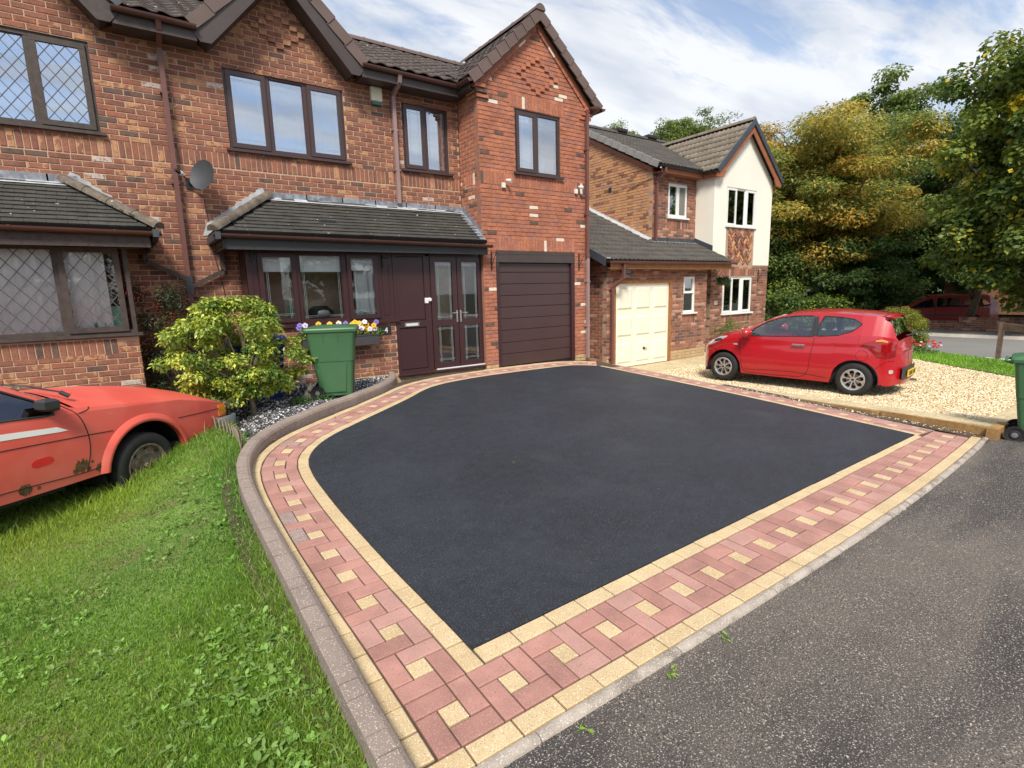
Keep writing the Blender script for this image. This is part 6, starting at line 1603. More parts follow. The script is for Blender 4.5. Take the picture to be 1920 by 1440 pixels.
# ================================================================== BINS
mat('bin_green', (0.052, 0.140, 0.062), 0.42, 0.10, 2, coat=.1, bump=.1, bsc=300)
mat('bin_green2', (0.050, 0.142, 0.060), 0.45, 0.10, 2)
mat('bin_blue', (0.012, 0.035, 0.22), 0.42, 0.10, 2)
mat('planter_grey', (0.050, 0.048, 0.052), 0.6, 0.1, 4)
def wheelie(loc, rz, m, label, tilt=0):
    b = root('wheelie_bin', loc, label, 'wheelie bin', 'wheelie bins', rot=(0, tilt, rz))
    # local: +x = front (lid opens there), -x = wheels/handle
    def ring(z, hx0, hx1, hy, r=.05, n=5):
        out = []
        for (cx, cy, a0) in ((hx1 - r, hy - r, 0), (hx0 + r, hy - r, 90), (hx0 + r, -hy + r, 180), (hx1 - r, -hy + r, 270)):
            for t in np.linspace(0, 90, n): a = R(a0 + t); out.append((cx + r * math.cos(a), cy + r * math.sin(a), z))
        return out
    q = MB(); rows = []
    for z, x0, x1, hy in ((.04, -.20, .235, .215), (.045, -.21, .245, .225), (.16, -.215, .255, .232), (.55, -.27, .29, .255), (.55, -.272, .30, .262), (.90, -.315, .335, .282), (.93, -.32, .345, .288), (.955, -.325, .352, .292), (.985, -.325, .352, .292)): rows.append(ring(z, x0, x1, hy) + [ring(z, x0, x1, hy)[0]])
    q.grid(rows, m, flip=True); q.add([p for p in rows[0][:-1]], [tuple(range(len(rows[0]) - 1))[::-1]], m)
    bo = q.build('body', b, local=True, smooth=True, auto=28)
    q = MB()      # stiffening ribs and raised panel
    for y in (-.10, .10): q.hexa([(.335, y - .008, .86), (.35, y - .008, .86), (.35, y + .008, .86), (.335, y + .008, .86), (.335, y - .008, .95), (.362, y - .008, .95), (.362, y + .008, .95), (.335, y + .008, .95)], m)
    q.hexa([(.258, -.15, .12), (.262, -.15, .12), (.262, .15, .12), (.258, .15, .12), (.285, -.16, .54), (.304, -.16, .54), (.304, .16, .54), (.285, .16, .54)], m)
    for s in (-1, 1):
        for x in (-.1, .1): q.hexa([(x - .008, s * .27, .84), (x + .008, s * .27, .84), (x + .008, s * .285, .84), (x - .008, s * .285, .84), (x - .008, s * .28, .95), (x + .008, s * .28, .95), (x + .008, s * .302, .95), (x - .008, s * .302, .95)], m)
        q.hexa([(-.14, s * .225, .10), (.16, s * .225, .10), (.16, s * .246, .10), (-.14, s * .246, .10), (-.17, s * .245, .52), (.20, s * .245, .52), (.20, s * .266, .52), (-.17, s * .266, .52)], m)
    q.build('ribs', b, local=True, kind='stuff')
    q = MB(); rows = []
    for z, e, f in ((.975, .012, 0), (1.01, .016, 0), (1.028, .006, 0), (1.045, -.05, 0), (1.062, -.14, 0), (1.066, -.25, 0)):
        rg = ring(z, -.345 - e, .37 + e, .298 + e, .04); rows.append(rg + [rg[0]])
    q.grid(rows, m, flip=True); q.add([p for p in rows[-1][:-1]], [tuple(range(len(rows[-1]) - 1))], m); q.add([p for p in rows[0][:-1]], [tuple(range(len(rows[0]) - 1))[::-1]], m)
    q.build('lid', b, local=True, smooth=True, auto=30)
    q = MB(); q.tube([(-.33, -.20, .96), (-.40, -.20, .98), (-.40, .20, .98), (-.33, .20, .96)], .016, m, 8); q.build('handle', b, local=True, smooth=True)
    for s in (-1, 1):
        q = MB(); c = (-.235, s * .25, .10); q.lathe([(.001, -.022), (.045, -.022), (.055, -.012), (.075, -.018), (.098, -.024), (.10, 0), (.098, .024), (.075, .018), (.055, .012), (.045, .022), (.001, .022)], 'tyre', 24, axis='Y', c=c)
        q.build('wheel', b, local=True, smooth=True, auto=40)
        q = MB(); q.lathe([(.001, s * .026), (.03, s * .024), (.034, s * .018)], 'bumper_grey', 12, axis='Y', c=c); q.build('hub', b, local=True)
    q = MB(); q.tube([(-.235, -.24, .10), (-.235, .24, .10)], .011, 'black_iron', 6); q.build('axle', b, local=True)
    return b
gb = wheelie((2.30, 7.86, .30), R(-22), 'bin_green', 'green wheelie bin on the chippings beside the window box')
bb = wheelie((1.38, 8.36, .18), R(-10), 'bin_blue', 'blue wheelie bin behind the yellow-green bush')
wheelie((8.71, 1.31, -.19), R(-80), 'bin_green2', 'green wheelie bin cut by the right edge, by the end of the road kerb')
fbn = wheelie((16.05, 2.55, -.19), R(160), 'bin_green', 'small distant green bin at the end of the gravel by the main road'); fbn.scale = (.5, .5, .5)
# ================================================================== WINDOW BOX
pb = root('window_box', (2.78, 8.87, 1.02), 'dark grey window box full of yellow and violet pansies under the bay window', 'window box')
q = MB(); x0, x1, y0, y1, z0, z1 = 2.10, 3.38, 8.77, 8.96, .94, 1.115
q.box(x0, y0, z0, x1, y0 + .012, z1, 'planter_grey'); q.box(x0, y1 - .012, z0, x1, y1, z1, 'planter_grey'); q.box(x0, y0 + .012, z0, x0 + .012, y1 - .012, z1, 'planter_grey'); q.box(x1 - .012, y0 + .012, z0, x1, y1 - .012, z1, 'planter_grey'); q.box(x0 + .012, y0 + .012, z0, x1 - .012, y1 - .012, z0 + .012, 'planter_grey')
q.bbox(x0 - .008, y0 - .008, z1 - .02, x1 + .008, y0 - .0005, z1 + .004, 'planter_grey', .003); q.build('trough', pb)
q = MB(); q.box(x0 + .013, y0 + .013, z1 - .05, x1 - .013, y1 - .013, z1 - .015, 'soil'); q.build('soil', pb)
mat('leaf_green', (0.06, 0.13, 0.025), 0.6, 0.3, 40, trans=.25, attr=True)
mat('petal_yellow', (0.85, 0.52, 0.01), 0.6, 0.1, 30, trans=.2)
mat('petal_violet', (0.20, 0.15, 0.50), 0.6, 0.2, 30, trans=.2)
mat('petal_white', (0.75, 0.72, 0.80), 0.6, 0.1, 30, trans=.2)
mat('berry', (0.30, 0.02, 0.012), 0.5, 0.1, 30)
mat('petal_red', (0.72, 0.03, 0.05), 0.6, 0.15, 30, trans=.2)
def leaf_cloud(name, parent, centers, count, size, m, seed, cols, droop=.3, aspect=.5, fold=.25, label=None, cat=None, kind=None, loc=None, flat=0.0, outward=None, group=None):
    """count leaves scattered round clump centres [(x,y,z,rx,ry,rz,w)]; each leaf is a folded pair of triangles pairs; per-leaf colour"""
    rs = np.random.RandomState(seed); c = np.array(centers, float); w = c[:, 6] / c[:, 6].sum()
    idx = rs.choice(len(c), count, p=w)
    d = rs.normal(size=(count, 3)); d /= np.linalg.norm(d, axis=1)[:, None]
    rad = rs.uniform(0.0, 1, count) ** (1 / 2.2)
    P = c[idx, :3] + d * c[idx, 3:6] * rad[:, None]
    # leaf frame: normal tends up/outwards
    nrm = d * .55 + rs.normal(size=(count, 3)) * .45 + np.array([0, 0, .75 + flat]); nrm /= np.linalg.norm(nrm, axis=1)[:, None]
    ax = rs.normal(size=(count, 3)) + d * .8; ax -= nrm * (ax * nrm).sum(1)[:, None]; ax /= np.linalg.norm(ax, axis=1)[:, None]; ax[:, 2] -= droop; ax /= np.linalg.norm(ax, axis=1)[:, None]
    sd = np.cross(nrm, ax); sd /= np.linalg.norm(sd, axis=1)[:, None]
    s = size * rs.uniform(.6, 1.3, count)[:, None]
    up = np.cross(ax, sd)
    v0 = P; v1 = P + ax * s * .45 + sd * s * aspect * .5 + up * s * fold * .3; v2 = P + ax * s; v3 = P + ax * s * .45 - sd * s * aspect * .5 + up * s * fold * .3
    V = np.stack([v0, v1, v2, v3], 1).reshape(-1, 3)
    off = np.array(ORG[parent.name]) if parent is not None else np.array(loc if loc else (0, 0, 0))
    V = V - off
    F = np.arange(count * 4).reshape(-1, 4)
    tri = np.concatenate([F[:, [0, 1, 2]], F[:, [0, 2, 3]]], 1).reshape(-1, 3)
    me = bpy.data.meshes.new(name)
    me.vertices.add(len(V)); me.vertices.foreach_set('co', V.astype(np.float32).ravel())
    me.loops.add(len(tri) * 3); me.loops.foreach_set('vertex_index', tri.astype(np.int32).ravel())
    me.polygons.add(len(tri)); me.polygons.foreach_set('loop_start', (np.arange(len(tri)) * 3).astype(np.int32))
    try: me.polygons.foreach_set('loop_total', np.full(len(tri), 3, np.int32))
    except Exception: pass
    me.update(calc_edges=True)
    pal = np.array([q_[:3] for q_ in cols], float); pw = np.array([q_[3] for q_ in cols], float); pw /= pw.sum()
    clumpcol = rs.choice(len(pal), len(c), p=pw)
    own = rs.uniform(size=count) < .45
    ci = np.where(own, rs.choice(len(pal), count, p=pw), clumpcol[idx])
    cc = pal[ci] * rs.uniform(.75, 1.25, (count, 1))
    ca = me.color_attributes.new('Col', 'FLOAT_COLOR', 'POINT')
    rgba = np.ones((count, 4, 4), np.float32); rgba[:, :, :3] = cc[:, None, :]
    ca.data.foreach_set('color', rgba.ravel())
    me.materials.append(MATS[m])
    o = bpy.data.objects.new(name, me); COL.objects.link(o)
    if parent is not None: o.parent = parent
    else: o.location = loc if loc else (0, 0, 0)
    return tag(o, label, cat, group, kind)
GREENS = [(1, 1, 1, 3), (.7, 1.0, .6, 2), (1.5, 1.3, .8, 2)]
leaf_cloud('leaves', pb, [(x, 8.86, 1.15 + .03 * math.sin(x * 9), .10, .11, .07, 1) for x in np.linspace(2.1, 3.42, 12)], 900, .055, 'leaf_green', 3, GREENS)
rf = random.Random(5)
def pansy(mb, p, r, m, n):
    n = Vector(n).normalized(); a = n.cross(Vector((0, 0, 1))).normalized(); b = a.cross(n); p = Vector(p)
    for i in range(5):
        t = 2 * math.pi * i / 5 + .3; c = p + (a * math.cos(t) + b * math.sin(t)) * r * .55 + n * .003 * i
        mb.add([tuple(c + (a * math.cos(u) + b * math.sin(u)) * r * .55) for u in np.linspace(0, 2 * math.pi, 7, endpoint=False)], [tuple(range(7))], m)
    mb.add([tuple(p + n * .016 + (a * math.cos(u) + b * math.sin(u)) * r * .22) for u in np.linspace(0, 2 * math.pi, 6, endpoint=False)], [tuple(range(6))], 'black_plastic' if m != 'petal_white' else 'petal_violet')
for x in np.linspace(2.08, 3.36, 40):
    m = rf.choice(['petal_yellow', 'petal_yellow', 'petal_yellow', 'petal_violet', 'petal_violet', 'petal_white'])
    mb = MB(); pansy(mb, (x + rf.uniform(-.02, .02), 8.78 + rf.uniform(-.02, .10), 1.20 + rf.uniform(-.03, .14)), .043, m, (-.3 + rf.uniform(-.4, .4), -1, .25 + rf.uniform(-.2, .3))); mb.build('pansy', pb)
# ================================================================== SHRUBS
mat('bark', (0.13, 0.095, 0.065), 0.9, 0.3, 14, bump=.5)
mat('bark_pale', (0.22, 0.18, 0.13), 0.9, 0.25, 20, bump=.4)
mat('leaf_varieg', (0.22, 0.29, 0.05), 0.38, 0.15, 60, trans=.32, attr=True)
mat('leaf_dark', (0.035, 0.06, 0.020), 0.5, 0.3, 40, trans=.2, attr=True)
mat('leaf_tree', (0.155, 0.215, 0.052), 0.55, 0.25, 4, trans=.45, attr=True)
mat('leaf_gold', (0.41, 0.37, 0.085), 0.6, 0.25, 4, trans=.45, attr=True)
def branches(parent, base, tips, r0, m, seed=1, name='trunk', mid=.5):
    r = random.Random(seed); q = MB(); b = Vector(base)
    for t, rad in tips:
        t = Vector(t); c = b.lerp(t, mid) + Vector((r.uniform(-.1, .1), r.uniform(-.1, .1), 0)) * (t - b).length * .5
        pts = [b, b.lerp(c, .5) + Vector((0, 0, (t - b).length * .05)), c, t]
        q.tube([tuple(p) for p in pts], [rad, rad * .8, rad * .55, rad * .15], m, 7)
    return q.build(name, parent, smooth=True)
vb = root('shrub', (1.12, 7.62, .20), 'yellow-green variegated bush by the nose of the old coupe, in front of the blue bin', 'shrub')
q = MB(); q.tube([(1.12, 7.62, .12), (1.11, 7.63, .42), (1.07, 7.64, .66)], [.045, .036, .03], 'bark_pale', 10); q.build('trunk', vb, smooth=True)
rs_ = random.Random(6); tips = []; cl = []
for i in range(95):
    a = rs_.uniform(0, 2 * math.pi); h = rs_.random(); rr_ = math.sqrt(rs_.uniform(.15, 1))
    prof = lerp_tab([(0, .45), (.2, .95), (.5, 1.0), (.8, .75), (1, .35)], h)
    x = 1.02 + math.cos(a) * .90 * prof * rr_ - (.05 if h > .5 else 0); y = 7.68 + math.sin(a) * .55 * prof * rr_; z = .50 + h * 1.25
    cl.append((x, y, z, .15, .13, .09, 1)); tips.append(((x, y, z), .012))
branches(vb, (1.08, 7.64, .58), tips[:60], .02, 'bark_pale', 3, 'branches')
leaf_cloud('foliage', vb, cl, 19000, .057, 'leaf_varieg', 5, [(.95, 1.05, 1, 4), (1.8, 1.6, 1.1, 4.5), (2.9, 2.4, 2.6, 2.4), (.4, .62, .6, 2.2)], droop=.35, aspect=.48)
nd = root('shrub', (.45, 9.3, .1), 'dark bushy shrub with red berries against the brick wall between the two bay windows', 'shrub')
cl = [(rs_.uniform(-.05, 1.25), rs_.uniform(9.05, 9.5), rs_.uniform(.3, 2.0) - (.5 if 0 else 0), .20, .15, .2, 1) for i in range(46)]
cl = [c for c in cl if c[2] < 2.05 - .62 * max(0, c[0] - .30)]
leaf_cloud('foliage', nd, cl, 11000, .055, 'leaf_dark', 8, [(1, 1, 1, 4), (.6, .8, .7, 3), (1.8, 1.2, .8, 2), (2.6, .9, .6, .8)], aspect=.3)
branches(nd, (.45, 9.35, .1), [((c[0], c[1], c[2]), .012) for c in cl[:18]], .02, 'bark', 4, 'stems')
q = MB()
for i in range(110):
    c = rs_.choice([(-.02, 9.0, 1.85), (.08, 9.0, 1.95), (.22, 9.02, 1.7), (.62, 9.1, 1.8), (.35, 9.0, 1.5), (.05, 9.0, 1.2)]); p = Vector(c) + Vector((rs_.gauss(0, .07), rs_.gauss(0, .04), rs_.gauss(0, .08))); q.lathe([(.001, -.006), (.007, -.002), (.007, .003), (.001, .007)], 'berry', 5, c=tuple(p))
q.build('berries', nd, kind='stuff')
# ferny low plants at the bed
for (x, y, s_, lab) in ((1.78, 7.62, .17, 'low silvery green plant in the chippings in front of the blue bin'), (2.06, 7.72, .12, 'small green weeds at the wheels of the green bin'), (.78, 6.9, .18, 'clump of green weeds where the lawn meets the chippings')):
    pz_ = bz_(x, y) if x > .6 else lz(x, y); pr = root('low_plant', (x, y, pz_), lab, 'plant')
    leaf_cloud('foliage', pr, [(x + rs_.uniform(-s_, s_), y + rs_.uniform(-s_ * .5, s_ * .5), pz_ + .05, .06, .06, .05, 1) for i in range(8)], 500, .035, 'leaf_green', 12, [(1, 1.1, 1.2, 2), (1.6, 1.6, 1.8, 1)])
dg = root('ornament', (1.93, 7.98, .25), 'small weathered stone animal ornament between the bins', 'ornament')
q = MB(); q.lathe([(.001, .24), (.06, .25), (.07, .33), (.05, .40), (.001, .41)], 'concrete', 12, c=(1.93, 8.0, 0)); q.lathe([(.001, .38), (.045, .40), (.05, .44), (.03, .49), (.001, .50)], 'concrete', 12, c=(1.95, 7.95, 0)); q.build('figure', dg, smooth=True)
q = MB(); q.hexa([(2.0, 8.55, .26), (2.65, 8.35, .28), (2.67, 8.45, .28), (2.02, 8.65, .26), (2.0, 8.55, .36), (2.65, 8.35, .32), (2.67, 8.45, .32), (2.02, 8.65, .36)], 'wood_dark'); tag(q.build('plank', loc=(2.3, 8.5, .3)), 'dark weathered plank lying against the wall behind the green bin', 'plank')
# lattice edging at the corner of the bed
le = root('lattice_edging', (.62, 6.4, .1), 'low woven willow edging between the lawn and the chippings by the old coupe bumper', 'edging')
q = MB()
for i in range(14):
    t = i / 13; x = .72 - .16 * t + .10 * math.sin(t * 3); y = 5.95 + t * 1.15; z = lz(.4, y)
    q.tube([(x, y, z - .02), (x - .01, y + .10, z + .17)], .008, 'bark_pale', 5); q.tube([(x, y + .10, z - .02), (x + .01, y, z + .17)], .008, 'bark_pale', 5)
q.build('lattice', le)
# neighbour's shrub, corner bush, red flowers
ns = root('shrub', (14.3, 9.0, -.18), 'loose green shrub under the ground-floor window of the neighbouring house', 'shrub')
cl = [(14.25 + rs_.gauss(0, .38), 8.95 + rs_.gauss(0, .15), -.1 + abs(rs_.gauss(.3, .28)), .16, .15, .16, 1) for i in range(30)]
leaf_cloud('foliage', ns, cl, 3500, .07, 'leaf_tree', 18, [(1, 1, 1, 3), (1.4, 1.3, 1, 2)], aspect=.25); branches(ns, (14.3, 9, -.2), [(c[:3], .01) for c in cl[:12]], .02, 'bark', 5, 'stems')
cbh = root('shrub', (17.5, 5.9, -.18), 'rounded golden-green conifer bush behind the tail of the shiny red hatchback', 'shrub')
cl = []
for i in range(120):
    a = rs_.uniform(0, 2 * math.pi); h = rs_.random(); pr_f = math.sqrt(max(0, 1 - (h * 1.0 - .35) ** 2 / .45))
    cl.append((17.5 + math.cos(a) * .62 * pr_f, 5.85 + math.sin(a) * .62 * pr_f, -.1 + h * 1.05, .16, .16, .15, 1))
leaf_cloud('foliage', cbh, cl, 16000, .065, 'leaf_tree', 21, [(1.2, 1.1, .6, 3), (2.2, 1.5, .6, 3), (.7, .9, .8, 2)], aspect=.3); branches(cbh, (17.5, 5.85, -.2), [(c[:3], .015) for c in cl[:14]], .03, 'bark', 6, 'stems')
gf2 = root('flower_clump', (17.2, 5.2, -.18), 'clump of red geraniums on the grass verge behind the red hatchback', 'flowers')
q = MB()
for i in range(26):
    p = (17.1 + rs_.uniform(-.1, .5), 5.1 + rs_.uniform(-.35, .35), -.02 + rs_.uniform(0, .18)); q.lathe([(.001, -.02), (.036, -.008), (.036, .014), (.001, .03)], 'petal_red' if rs_.random() < .8 else 'petal_white', 6, c=p)
q.build('blooms', gf2); leaf_cloud('foliage', gf2, [(17.25, 5.15, -.1, .35, .4, .1, 1)], 500, .06, 'leaf_green', 23, GREENS)
leaf_cloud('plants', hbk, [(13.95, 9.05, 1.98, .2, .2, .07, 1), (13.8, 9.05, 1.90, .1, .1, .12, .5), (14.08, 9.0, 1.9, .08, .08, .12, .5)], 900, .05, 'leaf_green', 25, GREENS)
q = MB()
for i in range(14): q.lathe([(.001, -.02), (.025, 0), (.001, .02)], rs_.choice(['petal_white', 'petal_red']), 5, c=(13.95 + rs_.uniform(-.18, .18), 8.95 + rs_.uniform(-.1, .1), 2.03 + rs_.uniform(-.02, .05)))
q.build('blooms', hbk)
# sign frame of timber on the verge
sf = root('timber_rail', (16.85, 3.45, -.2), 'weathered timber post and rail on the verge at the far right, beside the main road', 'post and rail')
q = MB(); q.beam((16.86, 3.49, -.3), (16.86, 3.49, .72), .09, .09, 'post_wood'); q.build('post', sf)
q = MB(); q.beam((15.2, 1.2, -.3), (15.2, 1.2, .62), .09, .09, 'post_wood'); q.build('post', sf)
q = MB(); q.beam((16.93, 3.58, .63), (15.1, 1.1, .54), .045, .17, 'post_wood'); q.build('rail', sf)
# fence across the road under the trees
fn = root('panel_fence', (28.2, 10.3, .1), 'dark weathered board fence under the trees across the road', 'fence')
p0 = Vector((29.0, 8.9, .1)); p1 = Vector((27.0, 16.0, .1)); d = (p1 - p0).normalized(); Ln = (p1 - p0).length
n = int(Ln / .15)
for i in range(n):
    a = p0 + d * (i * .15); mb = MB(); h = 1.25 + rs_.uniform(-.02, .02)
    mb.beam(a + Vector((0, 0, 0)) , a + Vector((0, 0, h)), .13, .02, 'fence_wood', up=(d.y, -d.x, 0)); mb.build('board', fn)
for i in range(4):
    a = p0 + d * (i * 2.4) + Vector((-.05, -.05, 0)); mb = MB(); mb.beam(a, a + Vector((0, 0, 1.4)), .10, .10, 'fence_wood'); mb.build('post', fn)
# house glimpsed between the trees
bh = root('brick_house', (36.5, 8.5, 0), 'dark brick house glimpsed between the trees across the main road', 'house')
q = MB(); q.box(34.9, 2, 0, 40, 9.7, 3.25, 'nbrick_brown'); q.build('wall', bh)
q = MB(); q.add([(34.5, 9.95, 3.2), (34.5, 1.8, 3.2), (37.4, 3.5, 5.6), (37.4, 8.0, 5.6), (40.4, 9.95, 3.2), (40.4, 1.8, 3.2)], [(0, 3, 2, 1), (0, 4, 3), (3, 4, 5, 2), (1, 2, 5)], 'roof_nbr'); q.build('roof', bh)
q = MB(); q.box(34.42, 1.8, 3.05, 34.5, 9.95, 3.2, 'fascia_brown'); q.build('gutter', bh)
q = MB(); q.box(34.87, 6.0, 1.0, 34.895, 7.2, 2.1, 'glass_dark'); q.build('window', bh)
# ================================================================== TREES
def tree(loc, crown, leafm, label, cols, n, size, seed, trunk=.25, h0=2.0, name='tree', clumps=90, group=None, aspect=.5, sprays=0, shape=None, droop=.3, flat=0.0):
    """crown: (cx,cy,cz,rx,ry,rz)"""
    x, y, z = loc; t = root(name, loc, label, 'tree', group); r = random.Random(seed)
    cx, cy, cz, rx, ry, rz2 = crown; cl = []
    for i in range(clumps):
        u = Vector((r.gauss(0, 1), r.gauss(0, 1), r.gauss(0, 1))).normalized(); k = r.uniform(.55, 1.0) if i % 4 else r.uniform(.2, .6)
        k *= 1 + .08 * math.sin(u.x * 5 + seed) + .06 * math.sin(u.z * 7 + u.y * 4 + seed)
        s_ = r.uniform(.10, .21) * (1.5 if rx < 3 else 1.0)
        cl.append((cx + u.x * rx * k, cy + u.y * ry * k, cz + u.z * rz2 * k, rx * s_ * 1.25, ry * s_ * 1.25, rz2 * s_ * .62, 1))
    tips = sorted(cl, key=lambda c: r.random())[:min(26, clumps)]
    q = MB(); top = Vector((cx, cy, cz + rz2 * .4)); b = Vector(loc)
    pts = [b, b.lerp(top, .3) + Vector((r.uniform(-.2, .2), r.uniform(-.2, .2), 0)), b.lerp(top, .65), top]
    q.tube([tuple(p) for p in pts], [trunk, trunk * .8, trunk * .5, trunk * .1], 'bark', 9); q.build('trunk', t, smooth=True)
    q = MB()
    for c in tips:
        s0 = b.lerp(top, r.uniform(.25, .8)); e = Vector(c[:3]); m_ = s0.lerp(e, .5) + Vector((0, 0, r.uniform(0, .1) * (e - s0).length))
        q.tube([tuple(s0), tuple(m_), tuple(e)], [trunk * .35, trunk * .2, trunk * .04], 'bark', 5)
    q.build('limbs', t, smooth=True)
    leaf_cloud('crown', t, cl, n, size, leafm, seed, cols, aspect=aspect, droop=droop, flat=flat)
    return t
G1 = [(1, 1, 1, 3), (.6, .75, .7, 3), (1.5, 1.4, .9, 2)]
tree((28.4, 12.6, 0), (27.6, 12.9, 5.6, 4.7, 4.5, 4.4), 'leaf_gold', 'big golden-brown autumn tree behind the neighbouring house, across the road', [(1, 1, 1, 4), (1.3, 1.1, .9, 3), (.42, .68, .65, 3), (1.15, .78, .5, .7)], 135000, .185, 31, .38, clumps=230, aspect=.42, flat=.35, droop=.25)
tree((38.6, 14.4, 0), (38.2, 14.4, 8.4, 4.6, 4.8, 5.0), 'leaf_tree', 'tall dark green tree rising behind the golden tree', G1, 85000, .22, 33, .4, clumps=190)
tree((24.6, 14.6, 0), (24.8, 14.4, 3.6, 2.4, 2.4, 3.6), 'leaf_tree', 'green tree right beside the cream gable of the neighbouring house', [(1, 1, 1, 3), (.6, .75, .7, 3), (1.4, 1.3, .8, 2)], 42000, .17, 35, .2, clumps=110)
tree((27.3, 10.6, 0), (27.4, 10.8, 2.2, 2.6, 1.9, 1.9), 'leaf_tree', 'dark undergrowth tree at the foot of the golden tree', [(.6, .8, .7, 3), (.4, .55, .5, 3), (1, 1, .8, 1)], 30000, .17, 37, .15, clumps=90)
tree((33.0, 11.6, 0), (33.6, 10.6, 4.6, 3.0, 3.2, 4.9), 'leaf_tree', 'dark tree filling the gap between the golden tree and the right-hand sycamore', [(.6, .75, .7, 3), (.45, .55, .5, 3), (.9, .8, .6, 1)], 60000, .20, 39, .3, clumps=150)
tree((25.2, 4.1, 0), (24.9, 4.15, 6.0, 3.1, 3.0, 5.4), 'leaf_tree', 'large sycamore with patches of yellow leaves filling the right edge', [(1.2, 1.15, 1, 5), (.65, .8, .7, 2), (1.7, 1.5, .9, 3), (4.2, 2.4, .6, 1.0)], 125000, .165, 41, .35, clumps=240, aspect=.75)
tree((26.8, 6.6, 0), (26.4, 6.2, 3.0, 2.2, 1.6, 1.5), 'leaf_tree', 'low spreading branch-heavy tree hanging over the dark red car', [(1, 1, 1, 4), (.6, .75, .7, 2), (1.4, 1.3, .8, 2)], 16000, .18, 43, .15, clumps=60, aspect=.7)
for i, (x, y, z, s_, lab) in enumerate(((27.6, 21.4, 10.3, 1.5, 'small treetop showing above the neighbouring roof, left of the middle one'), (28.6, 20.3, 10.2, 1.7, 'treetop above the neighbouring roof, just left of its gable ridge'), (25.3, 24.2, 10.1, 1.5, 'smallest treetop, above the left end of the neighbouring roof'), (33.5, 20.5, 9.4, 2.4, 'leafy tree rising behind the ridge of the cream gable'))):
    tree((x, y, 0), (x, y, z, s_ * 1.1, s_ * 1.1, s_ * 1.0), 'leaf_tree', lab, [(1, 1, 1, 3), (1.5, 1.4, 1, 3), (.6, .75, .7, 1)], 15000 if s_ < 2 else 30000, .13, 50 + i, .14, clumps=120, group='treetops behind the neighbouring roof')
hg = root('hedge', (21, 11.3, -.1), 'dark green hedge and ivy bank beyond the shiny red car, right of the neighbouring house', 'hedge')
cl = []
for i in range(150):
    t = rs_.random(); cl.append((19.0 + 7.5 * t + rs_.uniform(-.3, .3), 13.2 - 3.0 * t + rs_.uniform(-.5, .5), rs_.uniform(-.1, 1.5) * (1 - .35 * t), .4, .4, .3, 1))
leaf_cloud('foliage', hg, cl, 30000, .12, 'leaf_tree', 61, [(.8, .9, .8, 3), (.5, .6, .5, 3), (1.5, 1.5, .7, 2)], aspect=.7)
branches(hg, (22.5, 12, -.2), [(c[:3], .03) for c in cl[:20]], .05, 'bark', 9, 'stems')
# trees far behind close the horizon
mk = [(45 + 6 * math.cos(i * 1.7), -6 + i * 3.2, 4.0 + 1.2 * math.sin(i * 2.1), 4.5, 3.2, 4.5, 1) for i in range(18)]
cl = []
for c in mk:
    for k in range(14): u = Vector((rs_.gauss(0, 1), rs_.gauss(0, 1), rs_.gauss(0, 1))).normalized(); cl.append((c[0] + u.x * 3.6, c[1] + u.y * 2.8, c[2] + u.z * 3.8, 1.2, 1.2, .9, 1))
# houses and trees on the photographer's side of the street (seen only as reflections in the panes)
for i, x in enumerate((-9, 3.5)):
    hb_ = root('brick_house', (x, -17, -.3), ('left' if i == 0 else 'right') + '-hand brick house behind the photographer, seen mirrored in the window panes', 'house')
    q = MB(); q.box(x - 4, -25, -.3, x + 4, -17, 5.0, 'nbrick_brown'); q.build('wall', hb_)
    q = MB(); q.add([(x - 4.3, -16.6, 4.9), (x + 4.3, -16.6, 4.9), (x + 4.3, -21, 7.4), (x - 4.3, -21, 7.4), (x - 4.3, -25.4, 4.9), (x + 4.3, -25.4, 4.9)], [(0, 1, 2, 3), (3, 2, 5, 4), (0, 3, 4), (1, 5, 2)], 'roof_nbr'); q.build('roof', hb_)
    for wx in (-2.2, 2.0):
        for wz in (.9, 3.4): q = MB(); q.box(x + wx - .9, -16.99, wz, x + wx + .9, -16.96, wz + 1.15, 'glass_dark'); q.build('window', hb_)
tree((10.5, -15, -.3), (10.5, -15, 3.6, 3.2, 3, 3.6), 'leaf_tree', 'bushy green tree behind the photographer to the right', [(1, 1, 1, 3), (.6, .75, .7, 3)], 9000, .34, 91, .25, clumps=60)
tree((-2.6, -13, -.3), (-2.6, -13, 2.9, 2.2, 2, 2.9), 'leaf_tree', 'bushy green tree behind the photographer between the two houses', [(1, 1, 1, 3), (.6, .75, .7, 3)], 8000, .30, 92, .2, clumps=50)
leaf_cloud('distant_wood', None, cl, 60000, .42, 'leaf_tree', 63, [(.7, .85, .8, 3), (.5, .6, .55, 3), (1.2, 1.1, .8, 1)], label='dark wood closing the view far beyond the road', cat='wood', kind='stuff', loc=(45, 10, 0), aspect=.7)
